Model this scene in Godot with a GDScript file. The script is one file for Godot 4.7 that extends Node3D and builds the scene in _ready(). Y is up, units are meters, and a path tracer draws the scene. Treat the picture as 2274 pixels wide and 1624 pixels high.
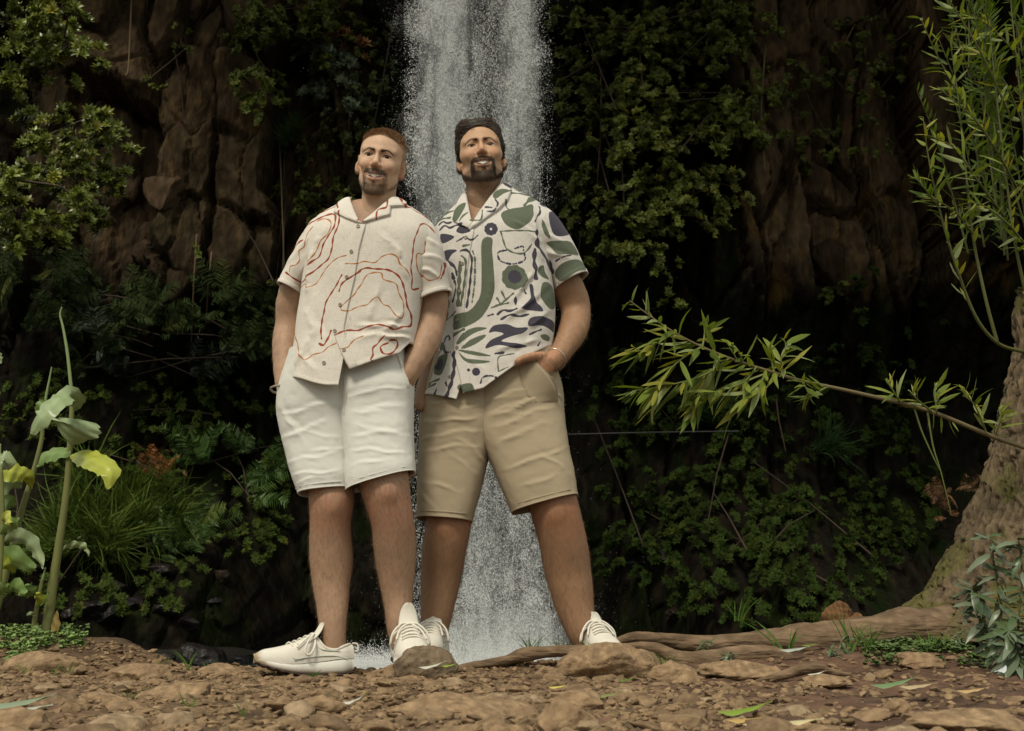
extends Node3D
# Two men in summer shirts in front of a waterfall. y up, metres; the camera stands at x = z = 0, low over the path, and looks along -z.

const F := 2831.0                        # focal length in the units in which positions were measured (picture 2274 x 1624)
const EYE := Vector3(0, 0.22, 0)
const TILT := 10.5
var sn := sin(deg_to_rad(TILT))
var cs := cos(deg_to_rad(TILT))
var rng := RandomNumberGenerator.new()
var noise := FastNoiseLite.new()
var M := {}
var taken := {}

func _ready() -> void:
	var cam := Camera3D.new()
	cam.name = "camera"
	var att := CameraAttributesPhysical.new()
	att.frustum_focal_length = 12.0 / tan(deg_to_rad(16.0))
	att.frustum_near = 0.05
	att.frustum_far = 200.0
	att.frustum_focus_distance = 4.1
	att.exposure_aperture = 9.0
	cam.attributes = att
	cam.fov = 32.0
	cam.far = 200.0
	cam.near = 0.05
	cam.position = EYE
	cam.rotation_degrees = Vector3(TILT, 0, 0)
	add_child(cam)
	cam.current = true
	var env := Environment.new()
	env.background_mode = Environment.BG_SKY
	var sky_mat := ProceduralSkyMaterial.new()
	sky_mat.sky_top_color = Color(0.86, 0.87, 0.835)
	sky_mat.sky_horizon_color = Color(0.56, 0.575, 0.52)
	sky_mat.sky_curve = 0.25
	sky_mat.ground_bottom_color = Color(0.10, 0.10, 0.07)
	sky_mat.ground_horizon_color = Color(0.30, 0.32, 0.28)
	var sk := Sky.new()
	sk.sky_material = sky_mat
	env.sky = sk
	env.background_energy_multiplier = 0.8
	env.tonemap_mode = Environment.TONE_MAPPER_LINEAR
	env.tonemap_exposure = 1.68
	env.volumetric_fog_enabled = true
	env.volumetric_fog_density = 0.0
	env.sdfgi_enabled = true
	env.ssao_enabled = true
	env.ssil_enabled = true
	var we := WorldEnvironment.new()
	we.name = "environment"
	we.environment = env
	add_child(we)
	var sun := DirectionalLight3D.new()
	sun.name = "sun"
	sun.light_energy = 0.46
	sun.light_angular_distance = 14.0
	sun.light_color = Color(1.0, 0.96, 0.88)
	sun.shadow_enabled = true
	add_child(sun)
	sun.look_at_from_position(Vector3(-2.4, 8.2, 6.0), Vector3.ZERO, Vector3.UP)
	rng.seed = 7
	noise.seed = 3
	noise.frequency = 1.0
	make_materials()
	build_ground()
	build_cliff()
	build_waterfall()
	build_tree()
	build_people()
	build_plants()
	build_litter()

# ---------------------------------------------------------------- places and names
func at(px: float, py: float, d: float) -> Vector3:
	var dx := (px - 1137.0) / F
	var dy := (812.0 - py) / F
	var t := d / (cs - sn * dy)
	return Vector3(dx * t, EYE.y + (sn + cs * dy) * t, -d)

func mpp(py: float, d: float) -> float:      # metres for one unit of measure at that place
	return d / (cs - sn * (812.0 - py) / F) / F

func numbered(s: String) -> String:
	if not taken.has(s):
		taken[s] = 0
		return s
	taken[s] += 1
	return "%s_%03d" % [s, taken[s]]

func tag(o: Node, label := "", category := "", group := "", kind := "") -> Node:
	if label: o.set_meta("label", label)
	if category: o.set_meta("category", category)
	if group: o.set_meta("group", group)
	if kind: o.set_meta("kind", kind)
	return o

func thing(called: String, where: Vector3, label := "", category := "", group := "") -> Node3D:
	var o := Node3D.new()
	o.name = numbered(called)
	add_child(o)
	o.position = where
	tag(o, label, category, group)
	return o

func put(mesh: Mesh, called: String, parent: Node = null, t := Transform3D(), mat: Material = null) -> MeshInstance3D:
	var o := MeshInstance3D.new()
	o.name = numbered(called) if parent == null else called
	o.mesh = mesh
	o.transform = t
	if mat: o.material_override = mat
	(parent if parent else self).add_child(o, true)
	return o

func many(mesh: Mesh, called: String, places: Array[Transform3D], colors: PackedColorArray, mat: Material, parent: Node = null) -> MultiMeshInstance3D:
	var mm := MultiMesh.new()
	mm.transform_format = MultiMesh.TRANSFORM_3D
	mm.use_colors = colors.size() > 0
	mm.mesh = mesh
	mm.instance_count = places.size()
	for k in places.size():
		mm.set_instance_transform(k, places[k])
		if colors.size(): mm.set_instance_color(k, colors[k])
	var o := MultiMeshInstance3D.new()
	o.name = numbered(called) if parent == null else called
	o.multimesh = mm
	o.material_override = mat
	o.set_meta("kind", "stuff")
	(parent if parent else self).add_child(o, true)
	return o

func rr(a: float, b: float) -> float:
	return rng.randf_range(a, b)

func ss(a: float, b: float, x: float) -> float:
	return smoothstep(a, b, x)

func aligned(y: Vector3, hint: Vector3, s := 1.0) -> Basis:   # y axis along y, z axis as near hint as may be
	var b := y.normalized()
	var x := b.cross(hint).normalized()
	if x.length() < 0.5: x = b.cross(Vector3(0.3, 0.9, 0.31)).normalized()
	return Basis(x * s, b * s, x.cross(b) * s)

# ---------------------------------------------------------------- mesh builder (counter-clockwise inside, turned on commit)
class MB:
	var v := PackedVector3Array()
	var uv := PackedVector2Array()
	var c := PackedColorArray()
	var ix := PackedInt32Array()
	var nn := PackedVector3Array()
	func vert(p: Vector3, u := Vector2.ZERO, col := Color.WHITE) -> int:
		v.append(p)
		uv.append(u)
		c.append(col)
		return v.size() - 1
	func tri(a: int, b: int, d: int) -> void:
		ix.append(a)
		ix.append(b)
		ix.append(d)
	func quad(a: int, b: int, d: int, e: int) -> void:
		tri(a, b, d)
		tri(a, d, e)
	func rows(first: int, nrow: int, ncol: int, closed: bool) -> void:
		for r in nrow - 1:
			for k in (ncol if closed else ncol - 1):
				var k2 := (k + 1) % ncol
				var a := first + r * ncol + k
				var b := first + (r + 1) * ncol + k
				var a2 := first + r * ncol + k2
				var b2 := first + (r + 1) * ncol + k2
				ix.append_array([a, b, b2, a, b2, a2])
	func fan(first: int, ncol: int, flip := false) -> void:
		var p := Vector3.ZERO
		for k in ncol: p += v[first + k]
		var m := vert(p / ncol, uv[first], c[first])
		for k in ncol:
			if flip: tri(m, first + (k + 1) % ncol, first + k)
			else: tri(m, first + k, first + (k + 1) % ncol)
	func tube(path: PackedVector3Array, rad: PackedFloat32Array, sides := 6, col := Color.WHITE, hint := Vector3(0.1, 0.2, 1)) -> void:
		var first := v.size()
		var x := Vector3.ZERO
		for i in path.size():
			var t := (path[mini(i + 1, path.size() - 1)] - path[maxi(i - 1, 0)]).normalized()
			if i == 0: x = t.cross(hint).normalized()
			else: x = (x - t * x.dot(t)).normalized()
			var y := t.cross(x)
			for k in sides:
				var a := TAU * k / sides
				vert(path[i] + (x * cos(a) + y * sin(a)) * rad[i], Vector2(float(k) / sides, i * 0.2), col)
		for r in path.size() - 1:
			for k in sides:
				var k2 := (k + 1) % sides
				var a := first + r * sides + k
				var b := a + sides
				var a2 := first + r * sides + k2
				var b2 := a2 + sides
				ix.append_array([a, a2, b2, a, b2, b])
		fan(first, sides, true)
		fan(first + (path.size() - 1) * sides, sides)
	func normals() -> void:
		nn = PackedVector3Array()
		nn.resize(v.size())
		for i in range(0, ix.size(), 3):
			var a := ix[i]
			var b := ix[i + 1]
			var d := ix[i + 2]
			var n := (v[b] - v[a]).cross(v[d] - v[a])
			nn[a] += n
			nn[b] += n
			nn[d] += n
		for i in nn.size():
			nn[i] = nn[i].normalized() if nn[i].length_squared() > 1e-20 else Vector3.UP
	func mesh(mat: Material, origin := Vector3.ZERO) -> ArrayMesh:
		if nn.size() != v.size(): normals()
		var arr := []
		arr.resize(Mesh.ARRAY_MAX)
		var vv := v
		if origin != Vector3.ZERO:
			vv = v.duplicate()
			for i in vv.size(): vv[i] -= origin
		var jx := ix.duplicate()
		for i in range(0, jx.size(), 3):
			var s := jx[i + 1]
			jx[i + 1] = jx[i + 2]
			jx[i + 2] = s
		arr[Mesh.ARRAY_VERTEX] = vv
		arr[Mesh.ARRAY_NORMAL] = nn
		arr[Mesh.ARRAY_TEX_UV] = uv
		arr[Mesh.ARRAY_COLOR] = c
		arr[Mesh.ARRAY_INDEX] = jx
		var am := ArrayMesh.new()
		am.add_surface_from_arrays(Mesh.PRIMITIVE_TRIANGLES, arr)
		if mat: am.surface_set_material(0, mat)
		return am

# ---------------------------------------------------------------- distance field with smooth joins, meshed by surface nets
class Field:
	var ty := PackedInt32Array()          # 0 tapered capsule, 1 ellipsoid; + 2 when it cuts
	var pa := PackedVector3Array()
	var ba := PackedVector3Array()
	var l2 := PackedFloat32Array()
	var ra := PackedFloat32Array()
	var rb := PackedFloat32Array()
	var kk := PackedFloat32Array()
	var inv: Array[Basis] = []
	func cap(a: Vector3, b: Vector3, r1: float, r2: float, k := 0.02, cut := false) -> void:
		ty.append(2 if cut else 0)
		pa.append(a)
		ba.append(b - a)
		l2.append(maxf((b - a).length_squared(), 1e-9))
		ra.append(r1)
		rb.append(r2)
		kk.append(k)
		inv.append(Basis())
	func ell(at: Vector3, r: Vector3, k := 0.02, cut := false, turn := Basis()) -> void:
		ty.append(3 if cut else 1)
		pa.append(at)
		ba.append(r)
		l2.append(1.0)
		ra.append(minf(r.x, minf(r.y, r.z)))
		rb.append(maxf(r.x, maxf(r.y, r.z)))
		kk.append(k)
		inv.append(Basis.from_scale(Vector3(1 / r.x, 1 / r.y, 1 / r.z)) * turn.inverse())
	func one(i: int, p: Vector3) -> float:
		if ty[i] & 1:
			var q := inv[i] * (p - pa[i])
			var k0 := q.length()
			if k0 < 1e-6: return -ra[i]
			var g := (q * inv[i]).length()      # gradient of |q|, times |q|
			return k0 * (k0 - 1.0) / g
		var w := p - pa[i]
		var h := clampf(w.dot(ba[i]) / l2[i], 0.0, 1.0)
		return (w - ba[i] * h).length() - lerpf(ra[i], rb[i], h)
	func ev(p: Vector3, idx: PackedInt32Array) -> float:
		var d := 1.0
		for i in idx:
			var e := one(i, p)
			var k := kk[i]
			if ty[i] < 2:
				if e < d + k:
					var h := maxf(k - absf(d - e), 0.0)
					d = minf(d, e) - h * h * 0.25 / maxf(k, 1e-5)
			else:
				e = -e
				if e > d - k:
					var h2 := maxf(k - absf(d - e), 0.0)
					d = maxf(d, e) + h2 * h2 * 0.25 / maxf(k, 1e-5)
		return d
	func net(cell: float, mb: MB, tr: Transform3D, colour: Callable) -> void:
		var lo := Vector3(1e9, 1e9, 1e9)
		var hi := -lo
		for i in ty.size():
			if ty[i] >= 2: continue
			var r := Vector3.ONE * maxf(ra[i], rb[i])
			lo = lo.min(pa[i] - r)
			hi = hi.max(pa[i] + r)
			if ty[i] == 0:
				lo = lo.min(pa[i] + ba[i] - r)
				hi = hi.max(pa[i] + ba[i] + r)
		lo -= Vector3.ONE * cell * 4
		hi += Vector3.ONE * cell * 4
		var bx := int((hi.x - lo.x) / cell / 4) + 2
		var by := int((hi.y - lo.y) / cell / 4) + 2
		var bz := int((hi.z - lo.z) / cell / 4) + 2
		var nx := bx * 4
		var ny := by * 4
		var nz := bz * 4
		var sx := 1
		var sy := nx
		var sz := nx * ny
		var val := PackedFloat32Array()
		val.resize(nx * ny * nz)
		val.fill(1.0)
		var all := PackedInt32Array(range(ty.size()))
		var half := cell * 2.0 * 1.7321
		var live := PackedInt32Array()
		for z in bz:
			for y in by:
				for x in bx:
					var m := lo + Vector3(x * 4 + 1.5, y * 4 + 1.5, z * 4 + 1.5) * cell
					var d := ev(m, all)
					if absf(d) > half * 1.9 + 0.004:
						if d < 0:
							for c in 4:
								for b in 4:
									var o := (z * 4 + c) * sz + (y * 4 + b) * sy + x * 4
									for a in 4: val[o + a] = -1.0
						continue
					live.append(x | y << 10 | z << 20)
					var near := PackedInt32Array()
					for i in all:
						var e := one(i, m)
						if ty[i] < 2:
							if e < d + half * 2.6 + kk[i]: near.append(i)
						elif e < half * 2.6 + kk[i] + maxf(-d, 0): near.append(i)
					for c in 4:
						for b in 4:
							var o2 := (z * 4 + c) * sz + (y * 4 + b) * sy + x * 4
							for a in 4:
								val[o2 + a] = ev(lo + Vector3(x * 4 + a, y * 4 + b, z * 4 + c) * cell, near)
		var where := {}
		var first := mb.v.size()
		var done := {}
		var cells := PackedInt32Array()
		for key in live:
			var x0 := (key & 1023) * 4
			var y0 := (key >> 10 & 1023) * 4
			var z0 := (key >> 20) * 4
			for c in range(-1, 4):
				for b in range(-1, 4):
					for a in range(-1, 4):
						var x := x0 + a
						var y := y0 + b
						var z := z0 + c
						if x < 0 or y < 0 or z < 0 or x >= nx - 1 or y >= ny - 1 or z >= nz - 1: continue
						var o := z * sz + y * sy + x
						var v0 := val[o]
						var v1 := val[o + 1]
						var v2 := val[o + sy]
						var v3 := val[o + sy + 1]
						var v4 := val[o + sz]
						var v5 := val[o + sz + 1]
						var v6 := val[o + sz + sy]
						var v7 := val[o + sz + sy + 1]
						var mask := int(v0 < 0) + int(v1 < 0) + int(v2 < 0) + int(v3 < 0) + int(v4 < 0) + int(v5 < 0) + int(v6 < 0) + int(v7 < 0)
						if mask == 0 or mask == 8: continue
						if (a < 0 or b < 0 or c < 0 or a == 3 or b == 3 or c == 3) and done.has(o): continue
						done[o] = true
						var s := Vector3.ZERO
						var n := 0.0
						if (v0 < 0) != (v1 < 0):
							s += Vector3(v0 / (v0 - v1), 0, 0); n += 1
						if (v2 < 0) != (v3 < 0):
							s += Vector3(v2 / (v2 - v3), 1, 0); n += 1
						if (v4 < 0) != (v5 < 0):
							s += Vector3(v4 / (v4 - v5), 0, 1); n += 1
						if (v6 < 0) != (v7 < 0):
							s += Vector3(v6 / (v6 - v7), 1, 1); n += 1
						if (v0 < 0) != (v2 < 0):
							s += Vector3(0, v0 / (v0 - v2), 0); n += 1
						if (v1 < 0) != (v3 < 0):
							s += Vector3(1, v1 / (v1 - v3), 0); n += 1
						if (v4 < 0) != (v6 < 0):
							s += Vector3(0, v4 / (v4 - v6), 1); n += 1
						if (v5 < 0) != (v7 < 0):
							s += Vector3(1, v5 / (v5 - v7), 1); n += 1
						if (v0 < 0) != (v4 < 0):
							s += Vector3(0, 0, v0 / (v0 - v4)); n += 1
						if (v1 < 0) != (v5 < 0):
							s += Vector3(1, 0, v1 / (v1 - v5)); n += 1
						if (v2 < 0) != (v6 < 0):
							s += Vector3(0, 1, v2 / (v2 - v6)); n += 1
						if (v3 < 0) != (v7 < 0):
							s += Vector3(1, 1, v3 / (v3 - v7)); n += 1
						var p := lo + (Vector3(x, y, z) + s / n) * cell
						where[o] = mb.vert(p, Vector2(p.x, p.y))
						cells.append(o)
		for o in cells:
			var z := o / sz
			var y := (o - z * sz) / sy
			var x := o - z * sz - y * sy
			var inside := val[o] < 0
			if y > 0 and z > 0 and inside != (val[o + 1] < 0) and where.has(o - sy - sz) and where.has(o - sy) and where.has(o - sz):
				if inside: mb.quad(where[o - sy - sz], where[o - sz], where[o], where[o - sy])
				else: mb.quad(where[o - sy - sz], where[o - sy], where[o], where[o - sz])
			if x > 0 and z > 0 and inside != (val[o + sy] < 0) and where.has(o - 1 - sz) and where.has(o - 1) and where.has(o - sz):
				if inside: mb.quad(where[o - 1 - sz], where[o - 1], where[o], where[o - sz])
				else: mb.quad(where[o - 1 - sz], where[o - sz], where[o], where[o - 1])
			if x > 0 and y > 0 and inside != (val[o + sz] < 0) and where.has(o - 1 - sy) and where.has(o - 1) and where.has(o - sy):
				if inside: mb.quad(where[o - 1 - sy], where[o - sy], where[o], where[o - 1])
				else: mb.quad(where[o - 1 - sy], where[o - 1], where[o], where[o - sy])
		for i in range(first, mb.v.size()):
			var p := mb.v[i]
			mb.c[i] = colour.call(p)
			mb.v[i] = tr * p

# ---------------------------------------------------------------- a cloth or bark tube laid through measured cross-sections
class Loft:
	var L: Array[Vector3] = []            # left and right ends of each row in world space
	var R: Array[Vector3] = []
	var pl: Array[Vector2] = []           # the same in measured units
	var pr: Array[Vector2] = []
	var dh := PackedFloat32Array()        # half depth
	var tl := PackedFloat32Array()        # how far the front edge stands above the sides
	var ex := 2.0
	var back := 1.0                       # depth of the back against the front
	static func cr(a: float, b: float, c: float, d: float, t: float) -> float:
		return 0.5 * (2 * b + (c - a) * t + (2 * a - 5 * b + 4 * c - d) * t * t + (3 * b - a - 3 * c + d) * t * t * t)
	func mix3(A: Array[Vector3], s: float) -> Vector3:
		var n := A.size() - 1
		var i := clampi(int(s), 0, n - 1)
		return A[i].cubic_interpolate(A[i + 1], A[maxi(i - 1, 0)], A[mini(i + 2, n)], s - i)
	func mix2(A: Array[Vector2], s: float) -> Vector2:
		var n := A.size() - 1
		var i := clampi(int(s), 0, n - 1)
		return A[i].cubic_interpolate(A[i + 1], A[maxi(i - 1, 0)], A[mini(i + 2, n)], s - i)
	func mix1(A: PackedFloat32Array, s: float) -> float:
		var n := A.size() - 1
		var i := clampi(int(s), 0, n - 1)
		return cr(A[maxi(i - 1, 0)], A[i], A[i + 1], A[mini(i + 2, n)], s - i)
	func point(s: float, a: float, grow := 0.0) -> Vector3:    # s: row, a: angle, 0 at the front, a quarter turn at the right end
		var l := mix3(L, s)
		var r := mix3(R, s)
		var h := (r - l) * 0.5
		var w := h.length()
		h = h * (1.0 + grow / maxf(w, 0.001))
		var sa := sin(a)
		var ca := cos(a)
		var x := signf(sa) * pow(absf(sa), 2.0 / ex)
		var z := signf(ca) * pow(absf(ca), 2.0 / ex)
		var dep := mix1(dh, s) + grow
		if z < 0: dep *= back
		var fwd := Vector3(0, mix1(tl, s), 1).normalized()
		return (l + r) * 0.5 + h * x + fwd * (dep * z)
	func px(s: float, a: float) -> Vector2:
		var sa := sin(a)
		var x := signf(sa) * pow(absf(sa), 2.0 / ex)
		return mix2(pl, s).lerp(mix2(pr, s), 0.5 + 0.5 * x)
	func find(q: Vector2) -> Vector2:      # measured place -> (row, angle) on the front
		var n := (pl.size() - 1) * 12
		var best := 0.0
		var last := 0.0
		for i in n + 1:
			var s := i / 12.0
			var l := mix2(pl, s)
			var side := (mix2(pr, s) - l).cross(q - l)
			if i == 0:
				if side <= 0:
					best = 0.0
					break
			elif side <= 0 and last > 0:
				best = s - side / (side - last) / 12.0
				break
			else: best = s
			last = side
		var l2 := mix2(pl, best)
		var e := mix2(pr, best) - l2
		var x := clampf((q - l2).dot(e) / e.length_squared() * 2.0 - 1.0, -1.0, 1.0)
		return Vector2(best, asin(signf(x) * pow(absf(x), ex / 2.0)))
	func uv(q: Vector2) -> Vector2:        # (row, angle) -> texture
		return Vector2(0.5 + q.y / TAU, q.x / (pl.size() - 1))
	func normal(s: float, a: float) -> Vector3:
		var m := float(pl.size() - 1)
		var ds := point(minf(s + 0.05, m), a) - point(maxf(s - 0.05, 0.0), a)
		var da := point(s, a + 0.03) - point(s, a - 0.03)
		return ds.cross(da).normalized()

func loft(rows: Array, ex := 2.0, back := 1.0) -> Loft:   # row: left x, left y, right x, right y, distance, half depth, tilt
	var f := Loft.new()
	f.ex = ex
	f.back = back
	for r in rows:
		f.L.append(at(r[0], r[1], r[4]))
		f.R.append(at(r[2], r[3], r[4] + (r[7] if r.size() > 7 else 0.0)))
		f.pl.append(Vector2(r[0], r[1]))
		f.pr.append(Vector2(r[2], r[3]))
		f.dh.append(r[5])
		f.tl.append(r[6])
	return f

func smooth(q: PackedVector2Array, closed := false, step := 4.0) -> PackedVector2Array:
	var out := PackedVector2Array()
	var n := q.size()
	for i in (n if closed else n - 1):
		var a := q[(i - 1 + n) % n] if closed else q[maxi(i - 1, 0)]
		var b := q[i]
		var c := q[(i + 1) % n]
		var d := q[(i + 2) % n] if closed else q[mini(i + 2, n - 1)]
		var m := maxi(int(b.distance_to(c) / step), 1)
		for k in m: out.append(b.cubic_interpolate(c, a, d, float(k) / m))
	if not closed: out.append(q[n - 1])
	return out

func curve3(q: PackedVector3Array, m: int) -> PackedVector3Array:
	var out := PackedVector3Array()
	var n := q.size()
	for i in n - 1:
		for k in m: out.append(q[i].cubic_interpolate(q[i + 1], q[maxi(i - 1, 0)], q[mini(i + 2, n - 1)], float(k) / m))
	out.append(q[n - 1])
	return out

func pts(a: Array) -> PackedVector2Array:      # flat list of x, y
	var o := PackedVector2Array()
	for i in range(0, a.size() - 1, 2): o.append(Vector2(a[i], a[i + 1]))
	return o

func path_at(a: Array) -> PackedVector3Array:  # flat list of x, y, distance
	var o := PackedVector3Array()
	for i in range(0, a.size() - 2, 3): o.append(at(a[i], a[i + 1], a[i + 2]))
	return o

func taper(n: int, a: float, b: float) -> PackedFloat32Array:
	var o := PackedFloat32Array()
	for i in n: o.append(lerpf(a, b, float(i) / maxi(n - 1, 1)))
	return o

# ---------------------------------------------------------------- materials
func mat(called: String, col: Color, rough := 0.8, vertex := false) -> StandardMaterial3D:
	var m := StandardMaterial3D.new()
	m.resource_name = called
	m.albedo_color = col.linear_to_srgb()
	m.roughness = rough
	m.vertex_color_use_as_albedo = vertex
	m.metallic_specular = 0.4
	M[called] = m
	return m

func noise_tex(freq: float, octaves: int, size := 256, kind := FastNoiseLite.TYPE_SIMPLEX, ramp: Gradient = null) -> NoiseTexture2D:
	var n := FastNoiseLite.new()
	n.noise_type = kind
	n.seed = int(freq * 1000) + octaves
	n.frequency = freq
	n.fractal_octaves = octaves
	var t := NoiseTexture2D.new()
	t.width = size
	t.height = size
	t.seamless = true
	t.noise = n
	if ramp: t.color_ramp = ramp
	return t

func relief(m: StandardMaterial3D, tex: Texture2D, cm: float, scale: float) -> void:
	m.heightmap_enabled = true
	m.heightmap_texture = tex
	m.heightmap_scale = cm
	m.uv1_triplanar = true
	m.uv1_world_triplanar = true
	m.uv1_scale = Vector3.ONE * scale

func weave_tex() -> ImageTexture:
	var im := Image.create(256, 256, false, Image.FORMAT_L8)
	var r := RandomNumberGenerator.new()
	r.seed = 5
	var wx := PackedFloat32Array()
	var wy := PackedFloat32Array()
	for i in 64:
		wx.append(r.randf_range(0.3, 1.0))
		wy.append(r.randf_range(0.3, 1.0))
	for y in 256:
		for x in 256:
			var a := sin(PI * (x % 4 + 0.5) / 4.0) * wx[x / 4]
			var b := sin(PI * (y % 4 + 0.5) / 4.0) * wy[y / 4]
			var g := (a if (x / 4 + y / 4) % 2 else b) * 0.8 + r.randf() * 0.2
			im.set_pixel(x, y, Color(g, g, g))
	return ImageTexture.create_from_image(im)

func make_materials() -> void:
	var grain := noise_tex(0.02, 5)
	var fine := noise_tex(0.06, 4)
	var weave := weave_tex()
	var skin := mat("skin", Color.WHITE, 0.55, true)
	skin.subsurf_scatter_enabled = true
	skin.subsurf_scatter_strength = 0.07
	relief(skin, fine, 0.02, 14.0)
	mat("hair", Color.WHITE, 0.5, true)
	mat("eye", Color.WHITE, 0.06, true)
	mat("teeth", Color(0.93, 0.90, 0.82), 0.25)
	for k in [["shorts_white", Color(0.63, 0.62, 0.575)], ["shorts_tan", Color(0.37, 0.300, 0.205)]]:
		var m := mat(k[0], k[1], 0.9)
		relief(m, weave, 0.05, 11.0)
		m.rim_enabled = true
		m.rim = 0.2
	var knit := mat("knit", Color(0.70, 0.66, 0.58), 0.9, true)
	relief(knit, weave, 0.08, 12.0)
	mat("knit_grey", Color(0.50, 0.54, 0.48), 0.9)
	mat("foam_sole", Color(0.72, 0.70, 0.64), 0.6, true)
	mat("outsole", Color(0.05, 0.03, 0.022), 0.8)
	mat("lace", Color(0.72, 0.68, 0.60), 0.9)
	mat("sock", Color(0.66, 0.66, 0.70), 0.95)
	mat("seam", Color(0.30, 0.24, 0.16), 0.9)
	mat("seam_white", Color(0.50, 0.49, 0.45), 0.9)
	mat("button", Color(0.30, 0.26, 0.20), 0.35)
	mat("button_hole", Color(0.04, 0.03, 0.03), 0.8)
	var silver := mat("silver", Color(0.8, 0.78, 0.72), 0.25)
	silver.metallic = 1.0
	var dirt := mat("dirt", Color.WHITE, 0.95, true)
	relief(dirt, grain, 1.6, 1.6)
	var st := mat("stone", Color.WHITE, 0.9, true)
	relief(st, noise_tex(0.03, 6), 0.9, 3.0)
	var ramp := Gradient.new()
	ramp.set_color(0, Color(0.62, 0.60, 0.58))
	ramp.set_color(1, Color(1.0, 1.0, 1.0))
	st.albedo_texture = noise_tex(0.035, 5, 256, FastNoiseLite.TYPE_SIMPLEX, ramp)
	dirt.albedo_texture = st.albedo_texture
	var cl := mat("cliff", Color.WHITE, 0.75, true)
	relief(cl, noise_tex(0.02, 7, 512), 3.0, 0.6)
	cl.uv1_scale = Vector3(0.9, 0.35, 0.9)
	cl.metallic_specular = 0.15
	cl.albedo_texture = noise_tex(0.02, 6, 512, FastNoiseLite.TYPE_SIMPLEX, ramp)
	var wet := mat("wet_rock", Color.WHITE, 0.42, true)
	relief(wet, noise_tex(0.03, 7), 2.2, 1.4)
	var bark := mat("bark", Color.WHITE, 0.95, true)
	relief(bark, noise_tex(0.03, 6), 1.2, 2.2)
	bark.uv1_scale = Vector3(6.5, 1.0, 6.5)
	bark.heightmap_scale = 0.9
	bark.albedo_texture = st.albedo_texture
	var rootm: StandardMaterial3D = bark.duplicate()
	rootm.resource_name = "root_bark"
	rootm.uv1_scale = Vector3(1.2, 5.0, 3.0)
	rootm.heightmap_scale = 0.7
	M["root_bark"] = rootm
	for k in [["leaf", 0.5, 0.5], ["leaf_gloss", 0.32, 0.3], ["leaf_thin", 0.5, 0.9], ["grass", 0.6, 0.5]]:
		var lf := mat(k[0], Color.WHITE, k[1], true)
		lf.backlight_enabled = true
		lf.backlight = Color(k[2], k[2], k[2] * 0.6)
	M["grass"].metallic_specular = 0.2
	var dull: StandardMaterial3D = M["leaf"].duplicate()
	dull.resource_name = "leaf_dull"
	dull.metallic_specular = 0.12
	dull.roughness = 0.8
	M["leaf_dull"] = dull
	mat("stem", Color.WHITE, 0.6, true)
	var drop := mat("spray", Color(0.90, 0.92, 0.92), 0.5)
	drop.metallic_specular = 0.6
	var pool := mat("pool_water", Color(0.012, 0.016, 0.015), 0.06)
	relief(pool, noise_tex(0.03, 4), 2.0, 1.5)
	mat("cable", Color(0.03, 0.03, 0.03), 0.6)

# ---------------------------------------------------------------- people
var base := Vector3.ZERO                 # where the person now being built stands

func strand(mb: MB, p: Vector3, dir: Vector3, bend: Vector3, length: float, w: float, col: Color, segs := 2) -> void:
	var side := dir.cross(Vector3(rr(-1, 1), rr(-1, 1), rr(-1, 1))).normalized() * w * 0.5
	var first := mb.v.size()
	for i in segs:
		var t := float(i) / segs
		var q := p + dir * length * t + bend * length * t * t
		mb.vert(q - side * (1 - t * 0.5), Vector2.ZERO, col)
		mb.vert(q + side * (1 - t * 0.5), Vector2.ZERO, col)
	mb.vert(p + dir * length + bend * length, Vector2.ZERO, col)
	for i in segs - 1:
		var a := first + i * 2
		mb.quad(a, a + 1, a + 3, a + 2)
	var e := first + segs * 2
	mb.tri(e - 2, e - 1, e)

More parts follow.
